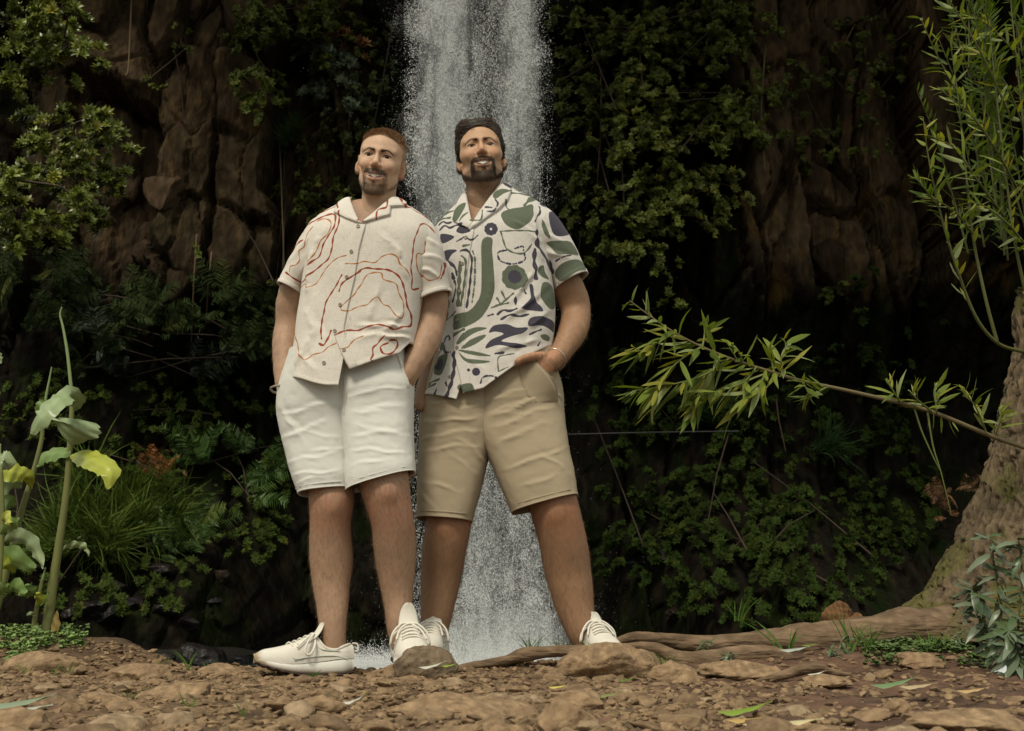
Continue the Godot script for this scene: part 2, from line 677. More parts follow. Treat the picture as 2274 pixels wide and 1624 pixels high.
func head_field(neck: Vector3, full: bool) -> Field:
	var f := Field.new()
	f.ell(Vector3(0, 0.040, -0.016), Vector3(0.0745, 0.074, 0.094), 0.02)
	f.ell(Vector3(0, 0.030, 0.026), Vector3(0.063, 0.066, 0.061), 0.02)
	f.ell(Vector3(0, -0.036, 0.026), Vector3(0.054 if full else 0.051, 0.066, 0.054), 0.025)
	for s in [-1.0, 1.0]:
		f.cap(Vector3(s * 0.049, -0.034, -0.010), Vector3(s * (0.044 if full else 0.040), -0.062, 0.004), 0.014, 0.0125, 0.03)
		f.cap(Vector3(s * (0.044 if full else 0.040), -0.062, 0.004), Vector3(s * 0.013, -0.099, 0.055), 0.0135, 0.0125, 0.03)
		f.cap(Vector3(s * 0.036, -0.014, 0.060), Vector3(s * 0.055, -0.006, 0.030), 0.0145, 0.013, 0.025)
		f.ell(Vector3(s * 0.0365, -0.022, 0.067), Vector3(0.017, 0.014, 0.0145), 0.018)
		f.cap(Vector3(s * 0.010, 0.0275, 0.0815), Vector3(s * 0.047, 0.0295, 0.0635), 0.008, 0.0075, 0.015)
	f.ell(Vector3(0, -0.100, 0.064), Vector3(0.020, 0.014, 0.013), 0.022)
	f.ell(Vector3(0, -0.056, 0.066), Vector3(0.034, 0.026, 0.021), 0.02)
	f.cap(Vector3(0, 0.022, 0.083), Vector3(0, -0.012, 0.0970), 0.0070, 0.0086, 0.012)
	f.ell(Vector3(0, -0.0175, 0.0975), Vector3(0.0100, 0.0090, 0.0108), 0.009)
	for s in [-1.0, 1.0]:
		f.ell(Vector3(s * 0.0120, -0.0230, 0.0915), Vector3(0.0068, 0.0072, 0.0095), 0.007)
		f.ell(Vector3(s * 0.0765, -0.008, -0.014), Vector3(0.0075, 0.031, 0.0180), 0.006, false, Basis.from_euler(Vector3(-0.2, s * 0.45, -s * 0.12)))
		f.ell(Vector3(s * 0.069, -0.014, -0.018), Vector3(0.011, 0.026, 0.013), 0.010)
		f.ell(Vector3(s * 0.0745, -0.034, -0.006), Vector3(0.007, 0.010, 0.009), 0.010)
		f.ell(Vector3(s * 0.031, 0.012, 0.0655), Vector3(0.0162, 0.0130, 0.0142), 0.006)
	f.cap(Vector3(0, -0.05, -0.030), neck, 0.054, 0.060 if not full else 0.064, 0.028)
	f.cap(Vector3(0, -0.088, 0.026), neck + Vector3(0, 0.02, 0.03), 0.020, 0.030, 0.04)
	# what is hollow
	for s in [-1.0, 1.0]:
		f.ell(Vector3(s * 0.0165, 0.016, 0.0865), Vector3(0.008, 0.009, 0.009), 0.012, true)
		f.ell(Vector3(s * 0.031, 0.0095, 0.0820), Vector3(0.0150, 0.0049 if not full else 0.0042, 0.0118), 0.002, true, Basis.from_euler(Vector3(0, s * 0.25, s * -0.05)))
		f.ell(Vector3(s * 0.0066, -0.0310, 0.0955), Vector3(0.0038, 0.0034, 0.0055), 0.003, true)
		f.ell(Vector3(s * 0.0850, -0.004, -0.008), Vector3(0.007, 0.019, 0.0095), 0.006, true, Basis.from_euler(Vector3(-0.2, s * 0.45, 0)))
		f.cap(Vector3(s * 0.021, -0.028, 0.0905), Vector3(s * 0.037, -0.054, 0.0755), 0.0040, 0.0036, 0.007, true)
	# the smile: a slot that rises to its corners
	var wide := 0.0305 if full else 0.0345
	f.ell(Vector3(0, -0.0575, 0.084), Vector3(wide * 0.78, 0.0088, 0.022), 0.003, true)
	for s in [-1.0, 1.0]:
		f.cap(Vector3(s * wide * 0.45, -0.0560, 0.083), Vector3(s * wide, -0.0450, 0.068), 0.0066, 0.0024, 0.004, true)
	# lips
	for s in [-1.0, 1.0]:
		f.cap(Vector3(0, -0.0480, 0.0885), Vector3(s * 0.015, -0.0485, 0.0845), 0.0030, 0.0030, 0.003)
		f.cap(Vector3(s * 0.015, -0.0485, 0.0845), Vector3(s * (wide + 0.001), -0.0410, 0.0690), 0.0030, 0.0018, 0.003)
		f.cap(Vector3(0, -0.0690, 0.0860), Vector3(s * 0.014, -0.0660, 0.0820), 0.0046, 0.0042, 0.004)
		f.cap(Vector3(s * 0.014, -0.0660, 0.0820), Vector3(s * wide, -0.0475, 0.0680), 0.0042, 0.0016, 0.004)
	return f

func lift_of(p: Vector3) -> float:
	return noise.get_noise_3d(p.x * 50 + 7, p.y * 50, p.z * 50) * 2.0

func hairline(p: Vector3, full: bool) -> float:      # above 0 where hair grows
	var zf := 0.0
	var y := p.y
	if y < -0.03: zf = -0.030
	elif y < 0.0: zf = lerpf(-0.022, 0.010, (y + 0.03) / 0.03) if full else lerpf(-0.024, 0.004, (y + 0.03) / 0.03)
	elif y < 0.045: zf = lerpf(0.016, 0.038, y / 0.045) if full else lerpf(0.008, 0.030, y / 0.045)
	else: zf = lerpf(0.038, 0.076, (y - 0.045) / 0.040) if full else lerpf(0.030, 0.074, (y - 0.045) / 0.038)
	var top := (y - (0.083 if full else 0.081)) * 2.0 + absf(p.x) * 0.05
	return clampf(maxf(zf - p.z, top) / 0.012, -1.0, 1.0) * (1.0 if y > -0.062 else 0.0)

func beardiness(p: Vector3, full: bool) -> float:
	if p.z < -0.02 or p.y > -0.022 or p.y < -0.120: return 0.0
	var ax := absf(p.x)
	# upper lip
	var w := 0.0
	var lip := -0.0405 - ax * 0.10
	w = maxf(w, ss(0.036, 0.029, ax) * ss(0.0105, 0.0060, absf(p.y - lip)) * ss(0.05, 0.06, p.z) * (1.0 if full else 0.95))
	# corners down to the chin
	w = maxf(w, ss(0.0085, 0.0035, absf(ax - 0.0345 + (p.y + 0.06) * 0.05)) * ss(-0.036, -0.044, p.y) * ss(0.04, 0.05, p.z) * (1.0 if full else 0.4))
	# chin
	var ch := ss(-0.080, -0.090, p.y - ax * ax * 9.0) * ss(0.046, 0.030, ax) * ss(0.008, 0.030, p.z)
	w = maxf(w, ch)
	w = maxf(w, ss(0.011, 0.004, ax) * ss(-0.072, -0.076, p.y) * ss(0.05, 0.06, p.z) * 0.7)
	# along the jaw up to the ears
	var jl := -0.040 - (p.z + 0.01) * 0.86
	w = maxf(w, ss(0.018, 0.004, absf(p.y - jl + 0.012)) * ss(0.020, 0.045, ax) * (0.95 if full else 0.45))
	w = maxf(w, ss(0.008, 0.002, p.z + 0.003) * ss(-0.012, -0.004, p.z) * ss(0.06, 0.066, ax) * ss(-0.02, -0.03, p.y) * (0.8 if full else 0.4))
	# the throat is shaved
	w *= ss(-0.008, 0.005, p.y + 0.107 + (p.z - 0.052) * 0.62) if p.y < -0.06 else 1.0
	return clampf(w, 0, 1)

func head_colour(p: Vector3, full: bool, tone: Color, hair: Color) -> Color:
	var n := noise.get_noise_3d(p.x * 55, p.y * 55, p.z * 55)
	var n2 := noise.get_noise_3d(p.x * 300 + 9, p.y * 300, p.z * 300)
	var c := tone * (1.0 + 0.10 * n + 0.05 * n2)
	var ax := absf(p.x)
	var red := Color(tone.r * 1.02, tone.g * 0.74, tone.b * 0.70)
	c = c.lerp(red, 0.28 * exp(-(pow((ax - 0.040) / 0.018, 2) + pow((p.y + 0.018) / 0.016, 2))) * ss(0.03, 0.06, p.z))
	c = c.lerp(red, 0.3 * exp(-(pow(p.x / 0.014, 2) + pow((p.y + 0.020) / 0.013, 2))) * ss(0.08, 0.095, p.z))
	if ax > 0.070 and p.y < 0.03 and p.y > -0.05: c = c.lerp(red, 0.25)
	# lips
	var wide := 0.0315 if full else 0.0355
	if p.z > 0.064 and ax < wide + 0.002:
		var k := 1.0 - ax / wide
		var up := -0.0485 - p.y
		var lo := p.y + 0.0735 - (1.0 - k) * 0.022
		if up > -0.0035 - 0.001 * k and lo > -0.001 and k > -0.05:
			c = c.lerp(Color(0.46, 0.165, 0.130) * (tone.r / 0.60), 0.95)
		if p.z < 0.0785 - ax * 0.30 and p.y < -0.046 and p.y > -0.068: c = Color(0.10, 0.025, 0.02)
	var b := beardiness(p, full)
	var bb := hair.lerp(Color(0.03, 0.02, 0.014), 0.6)
	c = c.lerp(bb, clampf(b * (0.92 + 0.8 * n2), 0, 0.93))
	# shaved shadow
	c = c.lerp(Color(tone.r * 0.80, tone.g * 0.80, tone.b * 0.82), 0.22 * ss(-0.03, -0.06, p.y) * ss(-0.02, 0.02, p.z) * (1 - b))
	# brows
	var by := 0.0262 + 0.0040 * ss(0.010, 0.030, ax) - 0.012 * ss(0.030, 0.056, ax)
	var br := ss(1.0, 0.45, absf(p.y - by) / (0.0046 - 0.05 * maxf(ax - 0.012, 0.0))) * ss(0.008, 0.012, ax) * ss(0.054, 0.046, ax) * ss(0.04, 0.05, p.z)
	c = c.lerp(Color(0.035, 0.023, 0.016), br * 0.85)
	# lash line and crease
	var ly := 0.0140 - 0.35 * pow(ax - 0.031, 2) / 0.02
	c = c.lerp(Color(0.05, 0.03, 0.022), 0.8 * ss(0.0028, 0.0014, absf(p.y - ly - 0.0008)) * ss(0.0145, 0.0125, absf(ax - 0.031)) * ss(0.06, 0.066, p.z))
	var h := hairline(p, full)
	if h > -0.6:
		var g := ss(-0.5, 0.5, h + n2 * 0.35)
		if full: c = c.lerp(hair * 0.7, g)
		else:
			var side := ss(0.085, 0.040, p.y) * 0.62
			c = c.lerp(hair.lerp(tone, side), g * (0.9 - side * 0.35))
	c.a = 1.0
	return c

func build_head(body: MB, eyes: MB, hairs: MB, beard: MB, cap: MB, face: Transform3D, neck: Vector3, full: bool, tone: Color, hair: Color) -> void:
	var f := head_field(face.affine_inverse() * neck, full)
	var first := body.v.size()
	f.net(0.0022, body, face, func(p: Vector3) -> Color: return head_colour(p, full, tone, hair))
	body.normals()
	var last := body.v.size()
	var inv := face.affine_inverse()
	for i in range(first, last):
		var p := inv * body.v[i]
		var n := (inv.basis * body.nn[i]).normalized()
		var b := beardiness(p, full)
		if b > 0.04 and rr(0, 1) < (0.12 + b) * (1.0 if full else 0.85):
			var d := (n * 0.55 + Vector3(p.x * 4, -0.9, 0.12)).normalized()
			var sh := rr(0.6, 1.5)
			strand(beard, body.v[i], face.basis * d, face.basis * Vector3(0, -0.2, -0.1), rr(0.0025, 0.0055) * (1.2 if full else 0.9), 0.0007, Color(0.045, 0.028, 0.018) * sh)
		var ax := absf(p.x)
		var by := 0.0262 + 0.0040 * ss(0.010, 0.030, ax) - 0.012 * ss(0.030, 0.056, ax)
		if absf(p.y - by) < 0.0022 and ax > 0.010 and ax < 0.050 and p.z > 0.045 and rr(0, 1) < 0.8:
			strand(beard, body.v[i], face.basis * (n * 0.25 + Vector3(signf(p.x), 0.25 - ax * 9.0, 0)).normalized(), Vector3.ZERO, rr(0.003, 0.005) * (0.8 if full else 1.0), 0.0007, Color(0.03, 0.02, 0.014) * rr(0.7, 1.3))
		var h := hairline(p, full)
		if not full and h > 0.0 and p.y > -0.055:
			var up := ss(0.045, 0.085, p.y)
			if rr(0, 1) < 0.25 + up * 0.55:
				var d := (n + Vector3(rr(-0.4, 0.4) + 0.5 * lift_of(p), rr(-0.2, 0.3), rr(-0.1, 0.9)) * (0.5 + up)).normalized()
				if up < 0.5: d = (n * 0.4 + Vector3(0, -0.8, -0.35)).normalized()
				var lift := noise.get_noise_3d(p.x * 40, p.y * 40, p.z * 40)
				strand(hairs, body.v[i], face.basis * d, face.basis * Vector3(rr(-0.5, 0.5), 0, rr(-0.3, 0.5)), lerpf(0.0030, 0.0105 + 0.008 * lift, up), 0.0010, hair * rr(0.35, 2.3))
	# eyes: glossy balls with iris and pupil behind the lids
	for s in [-1.0, 1.0]:
		var m := Vector3(s * 0.031, 0.0105, 0.0650)
		var e0 := eyes.v.size()
		var look := Vector3(-s * 0.03, -0.10, 1).normalized()
		var bs := aligned(look, Vector3.UP)
		for r in 15:
			var th := PI * 0.55 * r / 14.0
			for k in 20:
				var a := TAU * k / 20.0
				var q := m + bs * Vector3(sin(th) * cos(a), cos(th), sin(th) * sin(a)) * 0.0132
				var cc := Color(0.58, 0.52, 0.47)
				if th < 0.17: cc = Color(0.008, 0.007, 0.006)
				elif th < 0.54: cc = Color(0.060, 0.034, 0.018)
				eyes.vert(face * q, Vector2.ZERO, cc)
		for r in 14:
			for k in 20:
				var a0 := e0 + r * 20 + k
				var a1 := e0 + r * 20 + (k + 1) % 20
				eyes.quad(a0, a1, a1 + 20, a0 + 20)
	body.nn.clear()
	if full:
		var hf := Field.new()
		hf.ell(Vector3(0, 0.044, -0.020), Vector3(0.0795, 0.079, 0.1005), 0.02)
		hf.cap(Vector3(-0.045, 0.096, 0.050), Vector3(0.030, 0.108, 0.046), 0.020, 0.017, 0.03)
		hf.cap(Vector3(-0.058, 0.085, 0.030), Vector3(-0.070, 0.030, 0.010), 0.017, 0.010, 0.03)
		hf.cap(Vector3(-0.040, 0.104, 0.020), Vector3(0.048, 0.098, 0.015), 0.024, 0.021, 0.03)
		hf.cap(Vector3(0.055, 0.080, 0.030), Vector3(0.071, 0.030, 0.008), 0.012, 0.009, 0.03)
		hf.ell(Vector3(0.002, 0.012, 0.082), Vector3(0.0600, 0.0735, 0.060), 0.006, true)
		hf.ell(Vector3(0, -0.045, 0.040), Vector3(0.12, 0.055, 0.055), 0.006, true)
		hf.ell(Vector3(0, -0.08, -0.02), Vector3(0.12, 0.040, 0.11), 0.01, true)
		var h0 := cap.v.size()
		hf.net(0.0026, cap, face, func(p: Vector3) -> Color: return hair * (0.55 + 0.3 * noise.get_noise_3d(p.x * 60, p.y * 200, p.z * 200)))
		cap.normals()
		var h1 := cap.v.size()
		for i in range(h0, h1):
			var p := inv * cap.v[i]
			var n := (inv.basis * cap.nn[i]).normalized()
			# combed from the left of the picture over to the right and back
			var flow := Vector3(0.75, 0.30, -0.50) if p.y > 0.07 else Vector3(0.0, -0.75, -0.65)
			if p.y > 0.07 and p.z > 0.045: flow = Vector3(0.85, 0.55, -0.25)
			flow = (flow - n * flow.dot(n)).normalized()
			var g := noise.get_noise_3d(p.x * 28 + 3, p.y * 130, p.z * 130)
			cap.v[i] += cap.nn[i] * (0.0042 * g - 0.001)
			if p.z > 0.045 and p.y < 0.098 and rr(0, 1) < 0.22:
				strand(hairs, cap.v[i], face.basis * Vector3(rr(0.0, 0.8), rr(-0.7, 0.1), rr(0.0, 0.3)).normalized(), face.basis * (-n * 0.2), rr(0.006, 0.016), 0.0007, hair * rr(0.5, 1.5), 3)
			if rr(0, 1) < 0.75:
				var d := (flow + n * rr(-0.06, 0.04)).normalized()
				strand(hairs, cap.v[i] - face.basis * n * 0.001, face.basis * d, face.basis * (-n * 0.21 + Vector3(0, -0.03, 0)), rr(0.012, 0.034) * ss(-0.06, 0.08, p.y + 0.02), 0.0011, hair * rr(0.4, 3.2), 4)
		# two loose hairs on the forehead
		for k in 9:
			strand(hairs, face * Vector3(-0.026 + k * 0.0012, 0.088, 0.077), face.basis * Vector3(rr(-0.15, 0.05), -0.95, 0.22).normalized(), face.basis * Vector3(rr(-0.1, 0.2), 0.1, -0.16), rr(0.022, 0.045), 0.0007, hair, 5)
		cap.nn.clear()

func teeth(face: Transform3D, full: bool, person: Node3D, body: Node3D) -> void:
	var mb := MB.new()
	var wide := 0.0245 if full else 0.0270
	for k in 8:
		var x := (k - 3.5) / 4.0 * wide
		var zc := 0.0835 - 0.0018 - x * x * 16.0
		var w := wide / 4.0 * (0.60 if absf(k - 3.5) < 1 else 0.57)
		var top := -0.0485 + x * x * 5.0
		var bot := top - (0.0122 if absf(k - 3.5) < 1 else 0.0114 - absf(x) * 0.12)
		var first := mb.v.size()
		for r in 7:
			var t := r / 6.0
			for j in 8:
				var a := TAU * j / 8.0
				var sq := 1.0 - 0.22 * pow(absf(t - 0.4) / 0.6, 3)
				mb.vert(face * Vector3(x + cos(a) * w * sq, lerpf(top + 0.001, bot, t), zc + 0.0012 + sin(a) * 0.0032 * sq))
		mb.rows(first, 7, 8, true)
		mb.fan(first + 48, 8)
	put(mb.mesh(M.teeth, base), "teeth", body)

func folds_of(a: Array, much := 1.0) -> Array:               # x0 y0 x1 y1 height(mm) width -> prepared
	var o := []
	for k in a:
		o.append([Vector2(k[0], k[1]), Vector2(k[2], k[3]), k[4] * 0.0015 * much, float(k[5])])
	return o

func crease(folds: Array, q: Vector2) -> float:
	var h := 0.0
	for k in folds:
		var a: Vector2 = k[0]
		var d: Vector2 = k[1] - a
		var t := clampf((q - a).dot(d) / d.length_squared(), 0.0, 1.0)
		var wob := sin(q.x * 0.09 + q.y * 0.05 + a.x) * 2.2 + sin(q.x * 0.031 + a.y) * 3.0
		var wd: float = k[3] * 0.85
		var r := (q - a - d * t).length() / wd
		var off := ((q - a).cross(d) / d.length() + wob) / wd
		var along := sin(PI * clampf((q - a).dot(d) / d.length_squared() * 0.96 + 0.02, 0.0, 1.0))
		if r > 3.5: continue
		var some: float = 0.45 + 1.1 * clampf(0.5 + 1.2 * noise.get_noise_2d(q.x * 0.022 + a.y, q.y * 0.03), 0.0, 1.0)
		h += k[2] * some * along * (exp(-1.5 * pow(absf(off), 1.25)) - 0.5 * exp(-(off - 1.1) * (off - 1.1) * 1.4))
	return h

# cloth laid on a loft: hem (px) gives the measured y at which each column ends; hole is cut out of the front
func cloth(f: Loft, nrow: int, ncol: int, folds: Array, hem, hole: PackedVector2Array, wrinkle := 0.0015, lay := 0.0) -> MB:
	var mb := MB.new()
	var m := float(f.pl.size() - 1)
	var at_px := PackedVector2Array()
	for r in nrow + 3:
		for k in ncol + 1:
			var a := TAU * k / ncol - PI
			var end := m
			if hem != null:
				var lo := 0.0
				var hi := m
				for it in 12:
					var mid := (lo + hi) * 0.5
					var q := f.px(mid, a)
					if q.y > float(hem.call(q.x, absf(a) < PI / 2)): hi = mid
					else: lo = mid
				end = lo
			var s := end * minf(r, nrow - 1) / (nrow - 1.0)
			var inward := 0.0
			if r == nrow: inward = -0.003
			elif r > nrow:
				inward = -0.006
				s = maxf(end - 0.22 * (r - nrow), 0.0)
			var q := f.px(s, a)
			var p := f.point(s, a, inward + lay)
			if r < nrow:
				var front := ss(-0.15, 0.35, cos(a))
				var h := wrinkle * (noise.get_noise_3d(p.x * 9, p.y * 7, p.z * 9 + 4) + 0.5 * noise.get_noise_3d(p.x * 24, p.y * 20, p.z * 20))
				if folds.size() and front > 0: h += crease(folds, q) * front
				if r >= nrow - 3: h += 0.0012
				p += (p - (f.mix3(f.L, s) + f.mix3(f.R, s)) * 0.5).normalized() * h
			mb.vert(p, f.uv(Vector2(s, a)), Color.WHITE)
			at_px.append(q if absf(a) < PI / 2 else Vector2(-9, -9))
	mb.rows(0, nrow + 3, ncol + 1, false)
	if hole.size():
		var keep := PackedInt32Array()
		for i in range(0, mb.ix.size(), 3):
			var q := (at_px[mb.ix[i]] + at_px[mb.ix[i + 1]] + at_px[mb.ix[i + 2]]) / 3.0
			if q.x < 0 or not Geometry2D.is_point_in_polygon(q, hole): keep.append_array([mb.ix[i], mb.ix[i + 1], mb.ix[i + 2]])
		mb.ix = keep
	mb.normals()
	for r in nrow + 3:                        # the two edges of the sheet meet at the back
		var a := r * (ncol + 1)
		var n := (mb.nn[a] + mb.nn[a + ncol]).normalized()
		mb.nn[a] = n
		mb.nn[a + ncol] = n
	return mb

# a strip of cloth (lapel, placket, pocket edge) laid over a loft; rows of left x, left y, right x, right y
func strip(f: Loft, rows: Array, off: float, folds := [], lift := 0.0, rise := 0.0) -> MB:
	var mb := MB.new()
	var l := PackedVector2Array()
	var r := PackedVector2Array()
	for k in rows:
		l.append(Vector2(k[0], k[1]))
		r.append(Vector2(k[2], k[3]))
	var n := rows.size()
	var steps := (n - 1) * 8 + 1
	var across := 11
	for i in steps:
		var s := i / 8.0
		var j := clampi(int(s), 0, n - 2)
		var t := s - j
		var a := l[j].lerp(l[j + 1], t)
		var b := r[j].lerp(r[j + 1], t)
		for k in across:
			var u := clampf((k - 1) / float(across - 3), 0.0, 1.0)
			var q := a.lerp(b, u)
			var w := f.find(q)
			var nm := f.normal(w.x, w.y)
			var o := off + lift * sin(u * PI) + rise * pow(u, 1.4) * sin(PI * clampf(0.12 + 0.88 * i / float(steps - 1), 0.0, 1.0)) + crease(folds, q)
			if k == 0 or k == across - 1 : o = -0.002
			if i == 0 or i == steps - 1: o = minf(o, off * 0.5)
			mb.vert(f.point(w.x, w.y) + nm * o, f.uv(w), Color.WHITE)
	mb.rows(0, steps, across, false)
	return mb

func button(f: Loft, q: Vector2, off: float, parent: Node3D, r := 0.0058) -> void:
	var w := f.find(q)
	var n := f.normal(w.x, w.y)
	var p := f.point(w.x, w.y) + n * off
	var bs := aligned(n, Vector3.UP)
	var mb := MB.new()
	for k in [[0.0, 1.0], [0.0016, 1.0], [0.0022, 0.86], [0.0014, 0.62]]:
		for j in 16:
			var a := TAU * j / 16.0
			mb.vert(p + bs * Vector3(cos(a) * r * k[1], k[0], -sin(a) * r * k[1]))
	mb.rows(0, 4, 16, true)
	for i in range(0, mb.ix.size(), 3):
		var t := mb.ix[i + 1]
		mb.ix[i + 1] = mb.ix[i + 2]
		mb.ix[i + 2] = t
	mb.fan(48, 16)
	var o := put(mb.mesh(M.button, base), "button", parent)
	var hb := MB.new()
	for s in [-1, 1]:
		var c := p + bs * Vector3(s * r * 0.25, 0.0016, 0)
		hb.tube(PackedVector3Array([c, c + n * 0.0008]), taper(2, r * 0.14, r * 0.14), 6)
	put(hb.mesh(M.button_hole, base), "thread_hole", parent)

# ---------------------------------------------------------------- printed cloth
class Print:
	var im: Image
	var f: Loft
	var ax: float
	var bx: float
	var ay: float
	var by: float
	var rim: float
	var flat := false
	func spot(q: Vector2) -> Vector2:         # tracing -> texture, (-1, -1) beside the cloth
		var d := Vector2(ax + q.x * bx, ay + q.y * by)
		var w := f.find(d)
		if absf(w.y) > 1.5 or w.x <= 0.0: return Vector2(-1, -1)
		var u := f.uv(w)
		return Vector2(u.x * im.get_width(), u.y * im.get_height())
	func dot(q: Vector2, r: float, c: Color) -> void:
		var p := spot(q)
		if p.x < 0: return
		var px := spot(q + Vector2(3, 0))
		var py := spot(q + Vector2(0, 3))
		if px.x < 0 or py.x < 0: return
		var hx := clampf((px - p).length() / 3.0, 0.5, 8.0) * r
		var hy := clampf((py - p).length() / 3.0, 0.5, 8.0) * r
		for y in range(int(p.y - hy), int(p.y + hy) + 1):
			var k := 1.0 - pow((y + 0.5 - p.y) / hy, 2)
			if k <= 0: continue
			var w := sqrt(k) * hx
			im.fill_rect(Rect2i(int(p.x - w), y, maxi(int(2 * w), 1), 1), c)
	func line(pl: PackedVector2Array, w: float, c: Color, dash := 0.0) -> void:
		var gone := 0.0
		for i in pl.size():
			if i: gone += pl[i].distance_to(pl[i - 1])
			if dash > 0.0 and fmod(gone, dash) > dash * 0.72: continue
			dot(pl[i], w * 0.5 * (0.85 + 0.25 * sin(gone * 0.09 + pl[0].x)), c)
	func fill(pl: PackedVector2Array, c: Color) -> void:
		var t := PackedVector2Array()
		for q in pl:
			var p := spot(q)
			if p.x >= 0: t.append(p)
		if t.size() < 3: return
		var lo := 1e9
		var hi := -1e9
		for p in t:
			lo = minf(lo, p.y)
			hi = maxf(hi, p.y)
		for y in range(int(lo), int(hi) + 1):
			var xs := []
			for i in t.size():
				var a := t[i]
				var b := t[(i + 1) % t.size()]
				if (a.y <= y + 0.5) != (b.y <= y + 0.5): xs.append(a.x + (b.x - a.x) * (y + 0.5 - a.y) / (b.y - a.y))
			xs.sort()
			for i in range(0, xs.size() - 1, 2): im.fill_rect(Rect2i(int(xs[i]), y, maxi(int(xs[i + 1] - xs[i]), 1), 1), c)

func linen(w: int, h: int, col: Color) -> Image:
	var im := Image.create(w, h, false, Image.FORMAT_RGB8)
	im.fill(col)
	return im

func threads(im: Image, amount: int) -> void:          # slubs of the weave, drawn over the print
	var w := im.get_width()
	var h := im.get_height()
	for k in amount:
		var x := rng.randi_range(0, w - 1)
		var y := rng.randi_range(0, h - 1)
		var c := im.get_pixel(x, y)
		var g := rr(0.87, 1.05)
		var n := Color(minf(c.r * g, 1), minf(c.g * g, 1), minf(c.b * g, 1))
		if k % 2:
			for i in rng.randi_range(6, 26):
				if x + i >= w or not im.get_pixel(x + i, y).is_equal_approx(c): break
				im.set_pixel(x + i, y, n)
		else:
			for i in rng.randi_range(6, 26):
				if y + i >= h or not im.get_pixel(x, y + i).is_equal_approx(c): break
				im.set_pixel(x, y + i, n)

func print_on(f: Loft, w: int, h: int, ground: Color, marks: Array, inks: Dictionary, frame: Array, bold := 1.0) -> StandardMaterial3D:
	var p := Print.new()
	p.im = linen(w, h, ground)
	p.f = f
	p.ax = frame[0]
	p.bx = frame[1]
	p.ay = frame[2]
	p.by = frame[1]
	for k in marks:
		var ink: Color = inks[k[0]]
		var kind: String = k[1]
		var q := pts(k[3])
		if kind == "line": p.line(smooth(q, false, 2.5), k[2] * bold, ink)
		elif kind == "loop": p.line(smooth(q, true, 2.5), k[2], ink)
		elif kind == "dash": p.line(smooth(q, false, 2.5), k[2], ink, 38.0)
		elif kind == "area": p.fill(smooth(q, true, 6.0), ink)
		elif kind == "disc":
			var ring := PackedVector2Array()
			for i in 28: ring.append(q[0] + Vector2(cos(TAU * i / 28.0) * k[2], sin(TAU * i / 28.0) * k[2] * (q[1].x if q.size() > 1 else 1.0)) * (1.0 + 0.05 * sin(i * 2.1)))
			p.fill(ring, ink)
	threads(p.im, w * h / 40)
	var m := StandardMaterial3D.new()
	m.resource_name = "printed_linen"
	m.albedo_texture = ImageTexture.create_from_image(p.im)
	m.roughness = 0.9
	m.metallic_specular = 0.3
	m.rim_enabled = true
	m.rim = 0.15
	m.backlight_enabled = true
	m.backlight = Color(0.12, 0.12, 0.11)
	return m

